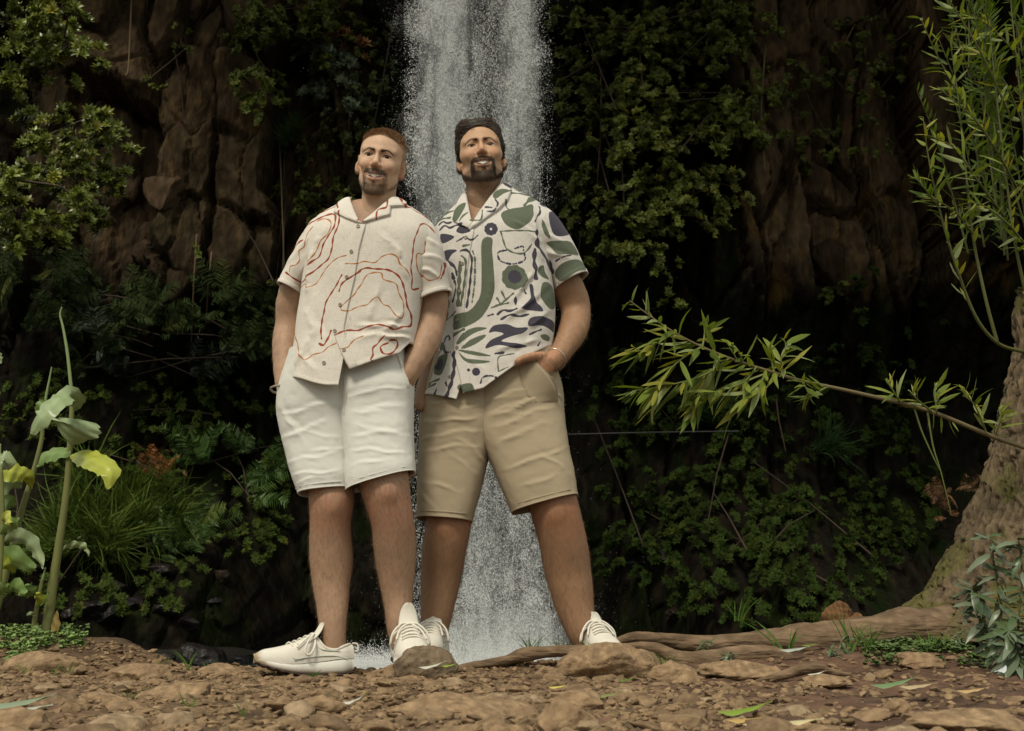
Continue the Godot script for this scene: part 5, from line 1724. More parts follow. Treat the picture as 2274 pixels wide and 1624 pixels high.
func build_cliff() -> void:
	var mb := MB.new()
	var nx := 500
	var wall := 290
	var roof := 46
	for j in wall + roof + 1:
		for i in nx + 1:
			var u := 2.0 * i / nx - 1.0
			var x := 5.3 * u + 2.7 * pow(u, 9)
			var y := 0.0
			var d := 0.0
			if j <= wall:
				y = -0.8 + 8.4 * j / wall
				d = cliff_d(x, y)
			else:
				var t := float(j - wall) / roof
				var lip := 5.6 + 3.4 * ss(-2.6, -4.8, x) + 2.6 * exp(-pow((x + 0.2) / 0.8, 2))
				if t < 0.72:
					var s := t / 0.72
					y = 7.6 + 1.5 * sin(s * PI / 2)
					d = lerpf(cliff_d(x, 7.6), lip, 1 - cos(s * PI / 2)) + 0.3 * noise.get_noise_2d(x * 1.2, s * 5) * s
				else:
					var s := (t - 0.72) / 0.28
					y = 9.1 + 5.0 * s
					d = lip + 2.5 * s * s + 0.3 * noise.get_noise_2d(x * 1.2, 5 + s * 3)
			var dry := ss(-1.3, -2.0, x) * ss(2.9, 4.2, y) * ss(-5.2, -4.0, x)
			dry = maxf(dry, ss(2.1, 2.6, x) * ss(4.6, 3.9, x) * ss(3.0, 4.0, y) * 2.2)
			dry *= 0.75 + 0.6 * noise.get_noise_2d(x * 0.8, y * 0.5 + 3)
			var n1 := noise.get_noise_2d(x * 2.2, y * 1.1)
			var n2 := noise.get_noise_2d(x * 6.5, y * 3.0)
			var dark := Color(0.018, 0.0155, 0.012).lerp(Color(0.015, 0.022, 0.008), ss(-0.1, 0.4, n1))
			var tan_rock := Color(0.150, 0.106, 0.066).lerp(Color(0.20, 0.130, 0.068), ss(0.0, 0.5, n2))
			var c := dark.lerp(tan_rock, clampf(dry + 0.10 * n2, 0, 1))
			c = c.lerp(Color(0.20, 0.115, 0.035), 0.7 * ss(0.25, 0.5, noise.get_noise_2d(x * 3.5, y * 0.8 + 20)) * ss(1.9, 2.4, x) * ss(2.4, 3.6, y) * ss(6.0, 4.8, y))
			c = c * (0.85 + 0.3 * n2)
			c.a = 1
			mb.vert(Vector3(x, y, -d), Vector2(x, y), c)
	mb.rows(0, wall + roof + 1, nx + 1, false)
	flip_check(mb, Vector3(0, 4, -30))
	var cliff := put(mb.mesh(M.cliff), "cliff")
	tag(cliff, "", "", "", "structure")
	# loose blocks and ledges that stand proud of the face
	for k in 12:
		var x := rr(-4.4, -1.9) if k < 9 else rr(2.4, 3.8)
		var y := rr(2.9, 4.4) if k < 9 else rr(3.2, 6.6)
		var s := rr(0.12, 0.26)
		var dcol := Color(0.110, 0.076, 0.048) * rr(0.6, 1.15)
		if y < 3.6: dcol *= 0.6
		dcol.a = 1
		put(rock_mesh(100 + k, 12, 0.9, dcol, M.cliff, 0.42), "rock_block", cliff, Transform3D(Basis.from_euler(Vector3(rr(-0.3, 0.3), rr(0, 6), rr(-0.4, 0.4))).scaled(Vector3(s, s * rr(0.7, 1.6), s * 0.7)), Vector3(x, y, -cliff_d(x, y) - s * 0.1)))
	# the pile of wet boulders beside the pool
	var wet: Array[ArrayMesh] = []
	for k in 6: wet.append(rock_mesh(150 + k, 16, [0.6, 0.8, 0.5][k % 3], [Color(0.021, 0.017, 0.016), Color(0.028, 0.020, 0.014), Color(0.017, 0.015, 0.016)][k % 3], M.wet_rock, 0.44))
	for k in 34:
		var px := rr(190, 640) if k < 24 else rr(1320, 1720)
		var d := rr(6.6, 10.0)
		var x := (px - 1137.0) / F * d
		var s := 0.05 + 0.16 * pow(rng.randf(), 2.0)
		var up := maxf(gh(x, d), -0.22) + s * 0.3        # on the bed of the pool, or lodged in the foot of the bank
		if k % 2:
			up = rr(-0.1, 0.65)
			d = cliff_d(x, up) - s * 0.25
			x = (px - 1137.0) / F * d
			d = cliff_d(x, up) - s * 0.25
		var o := put(wet[k % 6], "wet_boulder", null, Transform3D(Basis.from_euler(Vector3(rr(-0.5, 0.5), rr(0, 6), rr(-0.5, 0.5))).scaled(Vector3(s * rr(0.9, 1.5), s, s)), Vector3(x, up, -d)))
		tag(o, "dark wet boulder in the heap on the left bank of the pool" if k < 24 else "dark wet stone in the shade on the right bank of the pool", "boulder", "wet boulders left of the pool" if k < 24 else "wet stones right of the pool")

# ---------------------------------------------------------------- water
func build_waterfall() -> void:
	var pm := MB.new()
	for j in 61:
		for i in 61:
			var x := -7.0 + 14.0 * i / 60.0
			var d := 4.55 + 9.0 * j / 60.0
			pm.vert(Vector3(x, -0.215 + 0.008 * noise.get_noise_2d(x * 5, d * 5), -d), Vector2(x, d))
	pm.rows(0, 61, 61, false)
	flip_check(pm, Vector3(0, -5, -9))
	tag(put(pm.mesh(M.pool_water), "pool_water"), "", "", "", "structure")
	var mb := MB.new()
	for p in [Vector3(0, 1.7, 0), Vector3(1, 0, 0), Vector3(0, 0, 1), Vector3(-1, 0, 0), Vector3(0, 0, -1), Vector3(0, -1.3, 0)]: mb.vert(p * Vector3(1, 1.5, 1))
	for k in 4:
		mb.tri(0, 1 + (k + 1) % 4, 1 + k)
		mb.tri(5, 1 + k, 1 + (k + 1) % 4)
	flip_check(mb, Vector3.ZERO)
	var drop := mb.mesh(M.spray)
	var places: Array[Transform3D] = []
	var col := PackedColorArray()
	var r := RandomNumberGenerator.new()
	r.seed = 21
	while places.size() < 440000:
		var v := r.randf()
		var py := lerpf(-60, 1475, v)
		var low := ss(650, 1250, py)
		var px := 0.0
		var q := r.randf()
		if q < 0.40: px = r.randfn(lerpf(985, 1030, py / 1475.0), lerpf(38, 66, py / 1475.0))
		elif q < 0.58: px = r.randfn(lerpf(1150, 1165, py / 1475.0), lerpf(24, 46, py / 1475.0))
		elif q < 0.86: px = r.randf_range(lerpf(915, 985, low), lerpf(1190, 1240, low)) + r.randfn(0, 22)
		elif q < 0.915: px = r.randfn(1060, lerpf(80, 95, v))
		elif q < 0.945:
			px = r.randfn(1120, 95)
			py = 1475 - absf(r.randfn(0, 110))
		elif q < 0.997:
			px = r.randfn(1130, 90)
			py = 1478 - absf(r.randfn(0, 35))
		else: px = r.randfn(1060, 170)
		if q < 0.915: px += 26.0 * noise.get_noise_2d(py * 0.004, 3.0) + 24.0 * clampf((px - 1062.0) / 110.0, -1.3, 1.3) * noise.get_noise_2d(py * 0.012, 30.0 + px * 0.004)
		# the sheet comes down in veils: thin where the noise is low
		var veil := 0.55 + 1.0 * noise.get_noise_2d(px * 0.014, py * 0.0022) + 0.7 * noise.get_noise_2d(px * 0.03 + 40, py * 0.008)
		if q < 0.9 and r.randf() > veil + 0.35: continue
		if py < 420 and r.randf() > 0.92 - 0.12 * py / 420.0 and q > 0.8: continue
		if py > 420 and q < 0.9 and r.randf() < 0.42 * ss(400, 650, py) * ss(1420, 1050, py): continue
		var d := 8.6 + r.randfn(0, 0.28)
		var s := 0.0007 + 0.0016 * pow(r.randf(), 4.0)
		if q < 0.6 and py < 450: s *= 1.2
		if absf(px - 1062) > 165 + 30 * low: s *= 0.55
		places.append(Transform3D(Basis.from_euler(Vector3(r.randf_range(-0.4, 0.4), r.randf_range(0, 3), r.randf_range(-0.5, 0.5))).scaled(Vector3.ONE * s), at(px, py, d)))
	# spray drifting over the pool to the left
	for k in 30000:
		var px := r.randf_range(700, 1010)
		var py := 1490 - absf(r.randfn(0, 22))
		places.append(Transform3D(Basis.from_scale(Vector3.ONE * (0.0009 + 0.0014 * pow(r.randf(), 2))), at(px, py, r.randf_range(7.6, 9.0))))
	var w := many(drop, "waterfall_spray", places, col, M.spray)
	tag(w, "white veil of falling water drops behind the two men", "waterfall")
	# the mist round the fall
	for k in [[990, 300, 8.7, 66, 700, 0.5], [1150, 260, 8.7, 48, 620, 0.36], [1060, 500, 8.8, 125, 1000, 0.07], [1130, 1440, 8.6, 190, 90, 0.45], [1120, 1300, 8.7, 120, 260, 0.16]]:
		var fog := FogVolume.new()
		fog.name = numbered("waterfall_mist")
		fog.shape = RenderingServer.FOG_VOLUME_SHAPE_ELLIPSOID
		var m := mpp(k[1], k[2])
		fog.size = Vector3(k[3] * 2 * m, k[4] * 2 * m, 0.9)
		fog.position = at(k[0], k[1], k[2])
		var fmat := FogMaterial.new()
		fmat.density = k[5]
		fmat.albedo = Color(0.93, 0.95, 0.96)
		fog.material = fmat
		add_child(fog)
		tag(fog, "", "", "", "stuff")
	# foam where it lands
	var fm := MB.new()
	for j in 21:
		for i in 61:
			var x := -1.1 + 1.9 * i / 60.0
			var d := 8.0 + 1.2 * j / 20.0
			fm.vert(Vector3(x, -0.205 + 0.05 * maxf(0, 1 - absf(i - 36) / 25.0) * maxf(0, 1 - absf(j - 10) / 10.0) + 0.012 * noise.get_noise_2d(x * 22, d * 22), -d))
	fm.rows(0, 21, 61, false)
	flip_check(fm, Vector3(0, -5, -9))
	var keep := PackedInt32Array()
	for i in range(0, fm.ix.size(), 3):
		var p := (fm.v[fm.ix[i]] + fm.v[fm.ix[i + 1]] + fm.v[fm.ix[i + 2]]) / 3.0
		if pow((p.x + 0.02) / 0.62, 2) + pow((p.z + 8.6) / 0.5, 2) + 0.7 * noise.get_noise_2d(p.x * 9, p.z * 9) < 0.8: keep.append_array([fm.ix[i], fm.ix[i + 1], fm.ix[i + 2]])
	fm.ix = keep
	tag(put(fm.mesh(M.spray), "pool_foam"), "", "", "", "structure")

# ---------------------------------------------------------------- leaves
func leaf_mesh(w: float, droop: float, fold: float, col: Color, m: Material, segs := 5, twist := 0.0, wave := 0.0) -> ArrayMesh:   # length 1 along y, face towards z
	var mb := MB.new()
	for i in segs + 1:
		var t := float(i) / segs
		var hw := w * pow(sin(PI * pow(clampf(t, 0.0, 1.0), 0.75)), 0.85) * 0.5 + (0.004 if i == 0 else 0.0)
		var y := t
		var z := -droop * t * t
		var a := twist * t
		var wv := wave * sin(t * 17.0) * w
		for k in [-1.0, 0.0, 1.0]:
			var p := Vector3(k * hw * cos(a), y, z - absf(k) * hw * fold + k * hw * sin(a) + (wv if k > 0 else -wv) * absf(k))
			var c := col * (0.92 if k == 0 else 1.0)
			c.a = 1
			mb.vert(p, Vector2(k, t), c)
	for i in segs:
		for k in 2:
			var a := i * 3 + k
			mb.quad(a, a + 1, a + 4, a + 3)
	return mb.mesh(m)

func sprig_mesh(n: int, w: float, col: Color, m: Material, open := 0.9) -> ArrayMesh:     # a rosette about 1 across, opening along y
	var mb := MB.new()
	for k in n:
		var a := k * 2.399 + 0.3
		var tilt := open * (0.55 + 0.45 * k / n)
		var out := Vector3(cos(a) * sin(tilt), cos(tilt), sin(a) * sin(tilt))
		var side := out.cross(Vector3.UP).normalized()
		var nm := side.cross(out)
		var L := 0.5 * (0.75 + 0.25 * ((k * 7) % 5) / 4.0)
		var first := mb.v.size()
		var c := col * (0.8 + 0.4 * ((k * 3) % 5) / 4.0)
		c.a = 1
		for i in 4:
			var t := i / 3.0
			var hw: float = [0.02, 0.42, 0.40, 0.0][i] * w
			var q := out * L * t - nm * 0.16 * t * t * L
			mb.vert(q - side * hw + nm * hw * 0.25, Vector2.ZERO, c)
			mb.vert(q + side * hw + nm * hw * 0.25, Vector2.ZERO, c)
		for i in 3: mb.quad(first + i * 2, first + i * 2 + 1, first + i * 2 + 3, first + i * 2 + 2)
	return mb.mesh(m)

func blade_tuft(n: int, spread: float, bend: float, w: float, col: Color, m: Material) -> ArrayMesh:   # grass about 1 high
	var mb := MB.new()
	for k in n:
		var a := k * 2.399
		var o := Vector3(cos(a), 0, sin(a)) * 0.12 * sqrt(float(k) / n) * 3.0 * spread
		var dir := Vector3(cos(a * 1.7) * spread, 1, sin(a * 1.7) * spread).normalized()
		strand(mb, o, dir, Vector3(cos(a * 1.7), -0.25, sin(a * 1.7)) * bend * rr(0.3, 1.2), rr(0.45, 1.0), w * rr(0.7, 1.2), col * rr(0.75, 1.2), 4)
	for i in mb.c.size(): mb.c[i].a = 1
	return mb.mesh(m)

func frond_mesh(pairs: int, col: Color, m: Material) -> ArrayMesh:           # a fern frond, length 1 along y, arching over
	var mb := MB.new()
	for i in pairs:
		var t := float(i) / pairs
		var p := Vector3(0, t - 0.15 * t * t, -0.35 * t * t)
		var along := Vector3(0, 1 - 0.3 * t, -0.7 * t).normalized()
		for s in [-1.0, 1.0]:
			var d: Vector3 = (Vector3(s, 0.35, -0.12) + along * 0.2).normalized()
			strand(mb, p, d, Vector3(0, -0.15, -0.1), 0.24 * sin(PI * pow(1 - t, 0.8) * 0.95 + 0.05) + 0.03, 0.04, col * (0.85 + 0.3 * t), 2)
	for i in mb.c.size(): mb.c[i].a = 1
	return mb.mesh(m)

# a broad leaf laid along measured points: x, y, distance, half width; lean turns its face
func broad_leaf(a: Array, lean: float, col: Color, m: Material, origin: Vector3, fold := 0.25, ragged := 0.08) -> ArrayMesh:
	var mb := MB.new()
	var p := PackedVector3Array()
	var w := PackedFloat32Array()
	for k in a:
		p.append(at(k[0], k[1], k[2]))
		w.append(k[3] * mpp(k[1], k[2]))
	var c := curve3(p, 6)
	var n := c.size()
	for i in n:
		var s := float(i) / (n - 1) * (a.size() - 1)
		var j := mini(int(s), a.size() - 2)
		var hw := lerpf(w[j], w[j + 1], s - j)
		var t := (c[mini(i + 1, n - 1)] - c[maxi(i - 1, 0)]).normalized()
		var side := t.cross(Vector3(0, 0, 1)).normalized().rotated(t, lean)
		var nm := side.cross(t)
		for k in 7:
			var u := (k - 3) / 3.0
			var e := hw * (1.0 + ragged * sin(i * 1.9 + signf(u) * 2.0) * absf(u))
			var cc := col * (0.97 + 0.06 * sin(k * 2.0 + i * 0.7)) if k != 3 else col * 1.12
			cc.a = 1
			mb.vert(c[i] + side * u * e - nm * (absf(u) * hw * fold - 0.004 * sin(i * 1.3 + u * 3.0)), Vector2(u, s), cc)
	mb.rows(0, n, 7, false)
	return mb.mesh(m, origin)

func stem_tube(mb: MB, pts3: PackedVector3Array, r0: float, r1: float, col: Color, sides := 8) -> void:
	var c := curve3(pts3, 6)
	mb.tube(c, taper(c.size(), r0, r1), sides, col)

# ---------------------------------------------------------------- tree, roots, branch, willow shoots
func root_tube(mb: MB, a: Array, rough: float, tone: Color) -> void:        # x, y, distance, radius
	var p := PackedVector3Array()
	var rad := PackedFloat32Array()
	for k in a: p.append(at(k[0], k[1], k[2]))
	var c := curve3(p, 10)
	var n := c.size()
	for i in n:
		var s := float(i) / (n - 1) * (a.size() - 1)
		var j := mini(int(s), a.size() - 2)
		rad.append(lerpf(a[j][3], a[j + 1][3], ss(0, 1, s - j)))
	var first := mb.v.size()
	mb.tube(c, rad, 18, tone)
	for i in range(first, mb.v.size()):
		var q := mb.v[i]
		var k := mini((i - first) / 18, n - 1)
		var o := (q - c[k])
		var h := 0.30 * noise.get_noise_3d(q.x * 3.5, q.y * 9, q.z * 9) + 0.14 * noise.get_noise_3d(q.x * 5, q.y * 24, q.z * 24) + 0.05 * noise.get_noise_3d(q.x * 12, q.y * 70, q.z * 70)
		mb.v[i] = c[k] + o * (1.1 + h * rough)
		var t := tone * (1.0 + 0.45 * noise.get_noise_3d(q.x * 5, q.y * 20, q.z * 12) + 0.25 * noise.get_noise_3d(q.x * 16, q.y * 70, q.z * 50))
		t.a = 1
		mb.c[i] = t

var leaf_set: Array[ArrayMesh] = []

func lance_leaf(k: int) -> ArrayMesh:
	return leaf_set[k % leaf_set.size()]

func leafy_stem(path: PackedVector3Array, parent: Node3D, origin: Vector3, from: float, gap: float, size: float, down: float, left: float, limit: int, rest: Array[Transform3D], used: Array) -> void:
	var c := curve3(path, 8)
	var gone := 0.0
	var next := 0.0
	var total := 0.0
	for i in range(1, c.size()): total += c[i].distance_to(c[i - 1])
	for i in range(1, c.size()):
		gone += c[i].distance_to(c[i - 1])
		if gone < total * from or gone < next: continue
		next = gone + gap * rr(0.6, 1.4)
		var t := (c[i] - c[i - 1]).normalized()
		var a := rr(0, TAU)
		var out := (t.cross(Vector3(cos(a), sin(a), 0.3)).normalized() + t * 0.55 + Vector3(-left, -down, rr(-0.2, 0.5))).normalized()
		var s := size * rr(0.65, 1.15) * lerpf(1.0, 0.55, ss(0.85, 1.0, gone / total))
		var tf := Transform3D(aligned(out, Vector3(rr(-0.6, 0.6), rr(0.2, 1.0), rr(-0.2, 1.0)), s), c[i] - origin)
		if used[0] < limit:
			put(lance_leaf(rng.randi()), "leaf", parent, tf)
			used[0] += 1
		else: rest.append(tf)

func build_tree() -> void:
	var tints := [Color(0.18, 0.245, 0.038), Color(0.25, 0.30, 0.055), Color(0.31, 0.36, 0.15), Color(0.33, 0.32, 0.055), Color(0.14, 0.195, 0.036)]
	for k in 15: leaf_set.append(leaf_mesh(0.12 + 0.025 * (k % 3), [0.10, 0.28, 0.42, -0.08][k % 4], 0.35, tints[k % 5], M.leaf_thin, 6, [0.0, 0.5, -0.6][k % 3], 0.03))
	var foot := on_ground(2140, 1400, 4.85)
	var tree := thing("tree", foot, "leaning tree with rough brown bark and flared, mossy foot at the right edge", "tree")
	var brown := Color(0.20, 0.148, 0.090)
	var f := loft([[2282, 640, 2500, 660, 4.95, 0.17, 0], [2270, 770, 2490, 780, 4.95, 0.18, 0], [2252, 880, 2480, 890, 4.93, 0.19, 0], [2221, 1000, 2470, 1000, 4.92, 0.20, 0], [2182, 1110, 2462, 1110, 4.9, 0.22, 0], [2132, 1210, 2460, 1210, 4.88, 0.26, 0], [2069, 1310, 2465, 1310, 4.86, 0.30, 0], [2006, 1372, 2475, 1372, 4.84, 0.34, 0], [1944, 1420, 2490, 1420, 4.82, 0.40, 0]], 2.0)
	var mb := MB.new()
	var nr := 170
	var nc := 150
	for r in nr:
		var s := 8.0 * r / (nr - 1)
		for k in nc:
			var a := TAU * k / nc
			var p := f.point(s, a)
			var n := (p - (f.mix3(f.L, s) + f.mix3(f.R, s)) * 0.5).normalized()
			var furrow := absf(noise.get_noise_3d(cos(a) * 7.0, sin(a) * 7.0, s * 0.8) + 0.4 * noise.get_noise_3d(cos(a) * 16.0, sin(a) * 16.0, s * 2.6 + 9))
			var scale := absf(noise.get_noise_3d(cos(a) * 15.0, sin(a) * 15.0, s * 2.2 + 5))
			var h := 0.026 * ss(0.0, 0.30, furrow) + 0.009 * ss(0.0, 0.4, scale) + 0.004 * noise.get_noise_3d(p.x * 40, p.y * 22, p.z * 40) + 0.03 * noise.get_noise_3d(p.x * 2, p.y * 2, p.z * 2)
			h += 0.05 * ss(4.5, 8.0, s) * sin(a * 5.0 + 1.0 + s * 0.3)
			var t := brown * (0.62 + 0.5 * ss(0.0, 0.3, furrow) + 0.3 * noise.get_noise_3d(p.x * 30, p.y * 30, p.z * 30))
			var moss := ss(0.05, 0.40, noise.get_noise_3d(p.x * 5, p.y * 4 + 8, p.z * 5) + 0.25 * ss(3.5, 7.0, s) - 0.12)
			t = t.lerp(Color(0.150, 0.150, 0.034), moss * 0.75)
			t.a = 1
			mb.vert(p + n * h, Vector2.ZERO, t)
	mb.rows(0, nr, nc, true)
	flip_check(mb, at(2340, 1000, 4.9))
	put(mb.mesh(M.bark, foot), "trunk", tree)
	var earth := Color(0.27, 0.185, 0.115)
	for a in [
		[[2120, 1400, 4.72, 0.075], [2040, 1396, 4.66, 0.070], [1960, 1408, 4.60, 0.066], [1880, 1420, 4.56, 0.068], [1800, 1428, 4.52, 0.064], [1720, 1432, 4.48, 0.050], [1670, 1428, 4.47, 0.036], [1600, 1428, 4.46, 0.026], [1540, 1428, 4.44, 0.027], [1470, 1420, 4.42, 0.020], [1410, 1416, 4.38, 0.016], [1375, 1424, 4.34, 0.012], [1350, 1440, 4.30, 0.009]],
		[[1775, 1482, 4.22, 0.012], [1735, 1458, 4.22, 0.022], [1680, 1452, 4.22, 0.026], [1620, 1458, 4.2, 0.026], [1560, 1468, 4.18, 0.028], [1510, 1464, 4.18, 0.024], [1465, 1444, 4.2, 0.018], [1430, 1436, 4.22, 0.014], [1390, 1438, 4.2, 0.010]],
		[[1350, 1442, 4.12, 0.012], [1290, 1444, 4.14, 0.014], [1230, 1447, 4.14, 0.015], [1170, 1454, 4.14, 0.020], [1120, 1468, 4.13, 0.014], [1070, 1476, 4.12, 0.012], [1030, 1482, 4.1, 0.010], [1000, 1490, 4.08, 0.006]],
		[[1690, 1512, 3.62, 0.006], [1740, 1500, 3.62, 0.012], [1790, 1484, 3.62, 0.015], [1820, 1482, 3.62, 0.014], [1850, 1494, 3.62, 0.008], [1890, 1498, 3.62, 0.004]],
	]:
		var rb := MB.new()
		root_tube(rb, a, 1.0, earth)
		put(rb.mesh(M.root_bark, foot), "root", tree)
	var st := MB.new()
	root_tube(st, [[1880, 1400, 4.68, 0.07], [1862, 1375, 4.68, 0.050], [1866, 1352, 4.68, 0.036], [1872, 1338, 4.68, 0.020]], 1.8, Color(0.22, 0.115, 0.05))
	tag(put(st.mesh(M.bark), "tree_stump"), "small broken reddish stump behind the thick root", "stump")
	# the long low branch
	var rest: Array[Transform3D] = []
	var used := [0]
	var arm := MB.new()
	var line := path_at([2300, 1002, 4.62, 2200, 968, 4.60, 2060, 912, 4.56, 1900, 872, 4.50, 1780, 846, 4.46, 1700, 822, 4.43, 1620, 796, 4.40, 1540, 762, 4.37, 1480, 728, 4.35, 1430, 692, 4.33, 1398, 668, 4.32])
	stem_tube(arm, line, 0.0095, 0.0022, Color(0.150, 0.120, 0.060))
	var twigs := [
		[1620, 796, 4.40, 1570, 830, 4.34, 1510, 850, 4.30, 1450, 862, 4.28, 1405, 868, 4.27], [1560, 770, 4.38, 1510, 800, 4.30, 1465, 850, 4.26, 1450, 905, 4.24],
		[1600, 790, 4.40, 1575, 850, 4.42, 1545, 890, 4.40, 1530, 925, 4.38], [1680, 815, 4.42, 1650, 850, 4.38, 1590, 870, 4.34, 1540, 880, 4.33],
		[1500, 740, 4.36, 1460, 760, 4.30, 1430, 780, 4.28, 1405, 770, 4.27], [1700, 822, 4.43, 1690, 850, 4.40, 1660, 880, 4.38, 1640, 900, 4.37],
		[1740, 835, 4.45, 1735, 800, 4.42, 1745, 770, 4.42, 1740, 752, 4.42], [1560, 770, 4.38, 1565, 740, 4.40, 1562, 715, 4.40], [1650, 808, 4.41, 1640, 780, 4.38, 1625, 768, 4.37],
		[1720, 828, 4.43, 1712, 800, 4.46, 1700, 780, 4.46], [1780, 846, 4.46, 1790, 862, 4.42, 1800, 885, 4.42], [1840, 858, 4.48, 1815, 872, 4.46, 1790, 888, 4.45],
		[2000, 895, 4.53, 1985, 870, 4.50, 1972, 848, 4.50], [2080, 918, 4.56, 2078, 890, 4.54, 2076, 850, 4.54], [2070, 915, 4.56, 2040, 890, 4.50, 2020, 868, 4.5], [2190, 960, 4.60, 2170, 910, 4.56, 2150, 880, 4.55, 2140, 860, 4.55], [2210, 968, 4.6, 2222, 930, 4.56, 2218, 905, 4.56],
		[2060, 915, 4.56, 2072, 990, 4.56, 2090, 1050, 4.57, 2112, 1140, 4.6], [2030, 905, 4.55, 2048, 960, 4.55, 2075, 1020, 4.56, 2092, 1052, 4.57],
	]
	for a in twigs: stem_tube(arm, path_at(a), 0.0042, 0.0016, Color(0.145, 0.170, 0.045), 6)
	var branch := put(arm.mesh(M.stem, foot), "branch", tree)
	leafy_stem(line, branch, foot, 0.60, 0.009, 0.15, 0.55, 0.15, 300, rest, used)
	for k in twigs.size():
		if k < 17: leafy_stem(path_at(twigs[k]), branch, foot, 0.06, 0.0062, 0.140 if k < 7 else 0.10, 0.65 if k < 6 else 0.05, 0.05, 300, rest, used)
	leafy_stem(path_at([2060, 912, 4.56, 2090, 925, 4.55, 2120, 940, 4.55]), branch, foot, 0.0, 0.02, 0.07, 0.4, 0.0, 300, rest, used)
	if rest.size():
		var tint := PackedColorArray()
		for k in rest.size(): tint.append(Color.WHITE * rr(0.75, 1.1))
		many(leaf_set[1], "leaves", rest, tint, M.leaf_thin, branch)
	# willow shoots rising from the trunk
	var bush_at := at(2262, 785, 4.9)
	var bush := thing("willow_shoots", bush_at, "tall spray of narrow-leaved willow shoots rising from the trunk at the upper right", "shrub")
	rest = []
	used = [0]
	var stems := MB.new()
	var shoots := [
		[2275, 782, 4.9, 2215, 762, 4.85, 2165, 700, 4.8, 2120, 580, 4.75, 2085, 460, 4.72, 2062, 350, 4.70, 2050, 260, 4.70], [2215, 762, 4.85, 2188, 660, 4.82, 2160, 520, 4.8, 2145, 380, 4.78, 2128, 220, 4.76, 2110, 90, 4.75],
		[2290, 700, 4.95, 2258, 560, 4.9, 2235, 400, 4.86, 2215, 230, 4.83, 2195, 40, 4.8], [2310, 620, 5.0, 2290, 430, 4.95, 2270, 250, 4.92, 2250, 60, 4.9, 2240, -60, 4.9],
		[2190, 300, 4.8, 2130, 210, 4.72, 2080, 120, 4.68, 2045, 40, 4.66], [2240, 250, 4.85, 2180, 120, 4.75, 2120, 20, 4.7, 2070, -60, 4.68], [2230, 480, 4.86, 2170, 400, 4.74, 2120, 330, 4.68, 2060, 300, 4.66], [2260, 420, 4.9, 2210, 330, 4.76, 2160, 260, 4.7, 2090, 200, 4.66],
		[2290, 330, 5.0, 2240, 200, 4.9, 2190, 130, 4.86, 2130, 110, 4.84], [2160, 520, 4.8, 2120, 470, 4.72, 2070, 440, 4.68], [2290, 560, 4.95, 2240, 500, 4.8, 2190, 460, 4.74, 2150, 450, 4.7], [2300, 180, 5.0, 2230, 90, 4.9, 2170, 40, 4.85, 2100, 20, 4.8], [2320, 60, 5.0, 2260, -20, 4.9, 2180, -50, 4.8], [2085, 460, 4.72, 2055, 420, 4.7, 2035, 395, 4.7],
	]
	for k in 36:
		var x0 := rr(2150, 2330)
		var y0 := rr(90, 600)
		var d0 := rr(4.95, 5.5)
		var sway := rr(-0.30, 0.02)
		shoots.append([x0, y0, d0, x0 + sway * 120, y0 - 120, d0 - 0.03, x0 + sway * 260, y0 - 250, d0 - 0.08, x0 + sway * 420, y0 - 360, d0 - 0.12])
	for a in shoots: stem_tube(stems, path_at(a), 0.0085 if a[0] > 2205 and a[1] > 600 else 0.005, 0.0016, Color(0.10, 0.105, 0.035), 6)
	put(stems.mesh(M.stem, bush_at), "stem", bush)
	for k in shoots.size(): leafy_stem(path_at(shoots[k]), bush, bush_at, 0.30 if k < 2 else (0.20 if k < 4 else 0.0), 0.0046, 0.110, 0.10, 0.40, 300, rest, used)
	if rest.size():
		var cols := PackedColorArray()
		for k in rest.size(): cols.append(Color(0.9, 1.0, 0.8) * rr(0.7, 1.1))
		many(leaf_set[4], "leaves", rest, cols, M.leaf_thin, bush)

# ---------------------------------------------------------------- plants on the path and on the cliff
func patch_of(a: Array, d: float, gap: float, on_cliff: bool, size: float, tint: Color, places: Array[Transform3D], cols: PackedColorArray) -> void:   # ellipse: x, y, half width, half height, count
	# sprays: short twigs that start inside the ellipse, each set with rosettes
	var twigs := maxi(int(a[4] / 9.0), 1)
	for w in twigs:
		var t := TAU * rng.randf()
		var r := sqrt(rng.randf())
		var qx: float = a[0] + cos(t) * r * a[2]
		var qy: float = a[1] + sin(t) * r * a[3]
		if noise.get_noise_2d(qx * 0.03, qy * 0.03 + 7) < -0.10: continue
		var way := Vector2(cos(t) * 0.7 + rr(-0.6, 0.6), rr(-0.5, 0.7)).normalized() * rr(14, 40) * minf(size / 0.12, 2.0) * 8.0 / d
		var p0 := at(qx, qy, d)
		var lift := rng.randf()
		var shade := rr(0.6, 1.25)
		var n := rng.randi_range(5, 13)
		for k in n:
			var u := float(k) / n
			var px := qx + way.x * u + rr(-4, 4)
			var py := qy + way.y * u + 10.0 * u * u + rr(-4, 4)
			var p := at(px, py, d)
			if on_cliff:
				p = at(px, py, 12.0)
				p = at(px, py, cliff_d(p.x, p.y) - gap * lift - 0.04 - 0.10 * u)
			else: p.z += (lift - 0.5) * 2.0 * gap * (1.0 - r * r * 0.6) + 0.06 * u
			var b := aligned(Vector3(way.x * 0.02 + rr(-0.6, 0.6), rr(0.0, 1.0) - way.y * 0.01, rr(0.1, 0.9)), Vector3(rr(-1, 1), rr(-1, 1), 1), size * rr(0.55, 1.3))
			places.append(Transform3D(b, p))
			var c := tint * shade * rr(0.8, 1.2)
			if rng.randf() < 0.06: c = c.lerp(Color(tint.r * 1.9, tint.g * 1.4, tint.b), 0.7)
			c.a = 1
			cols.append(c)

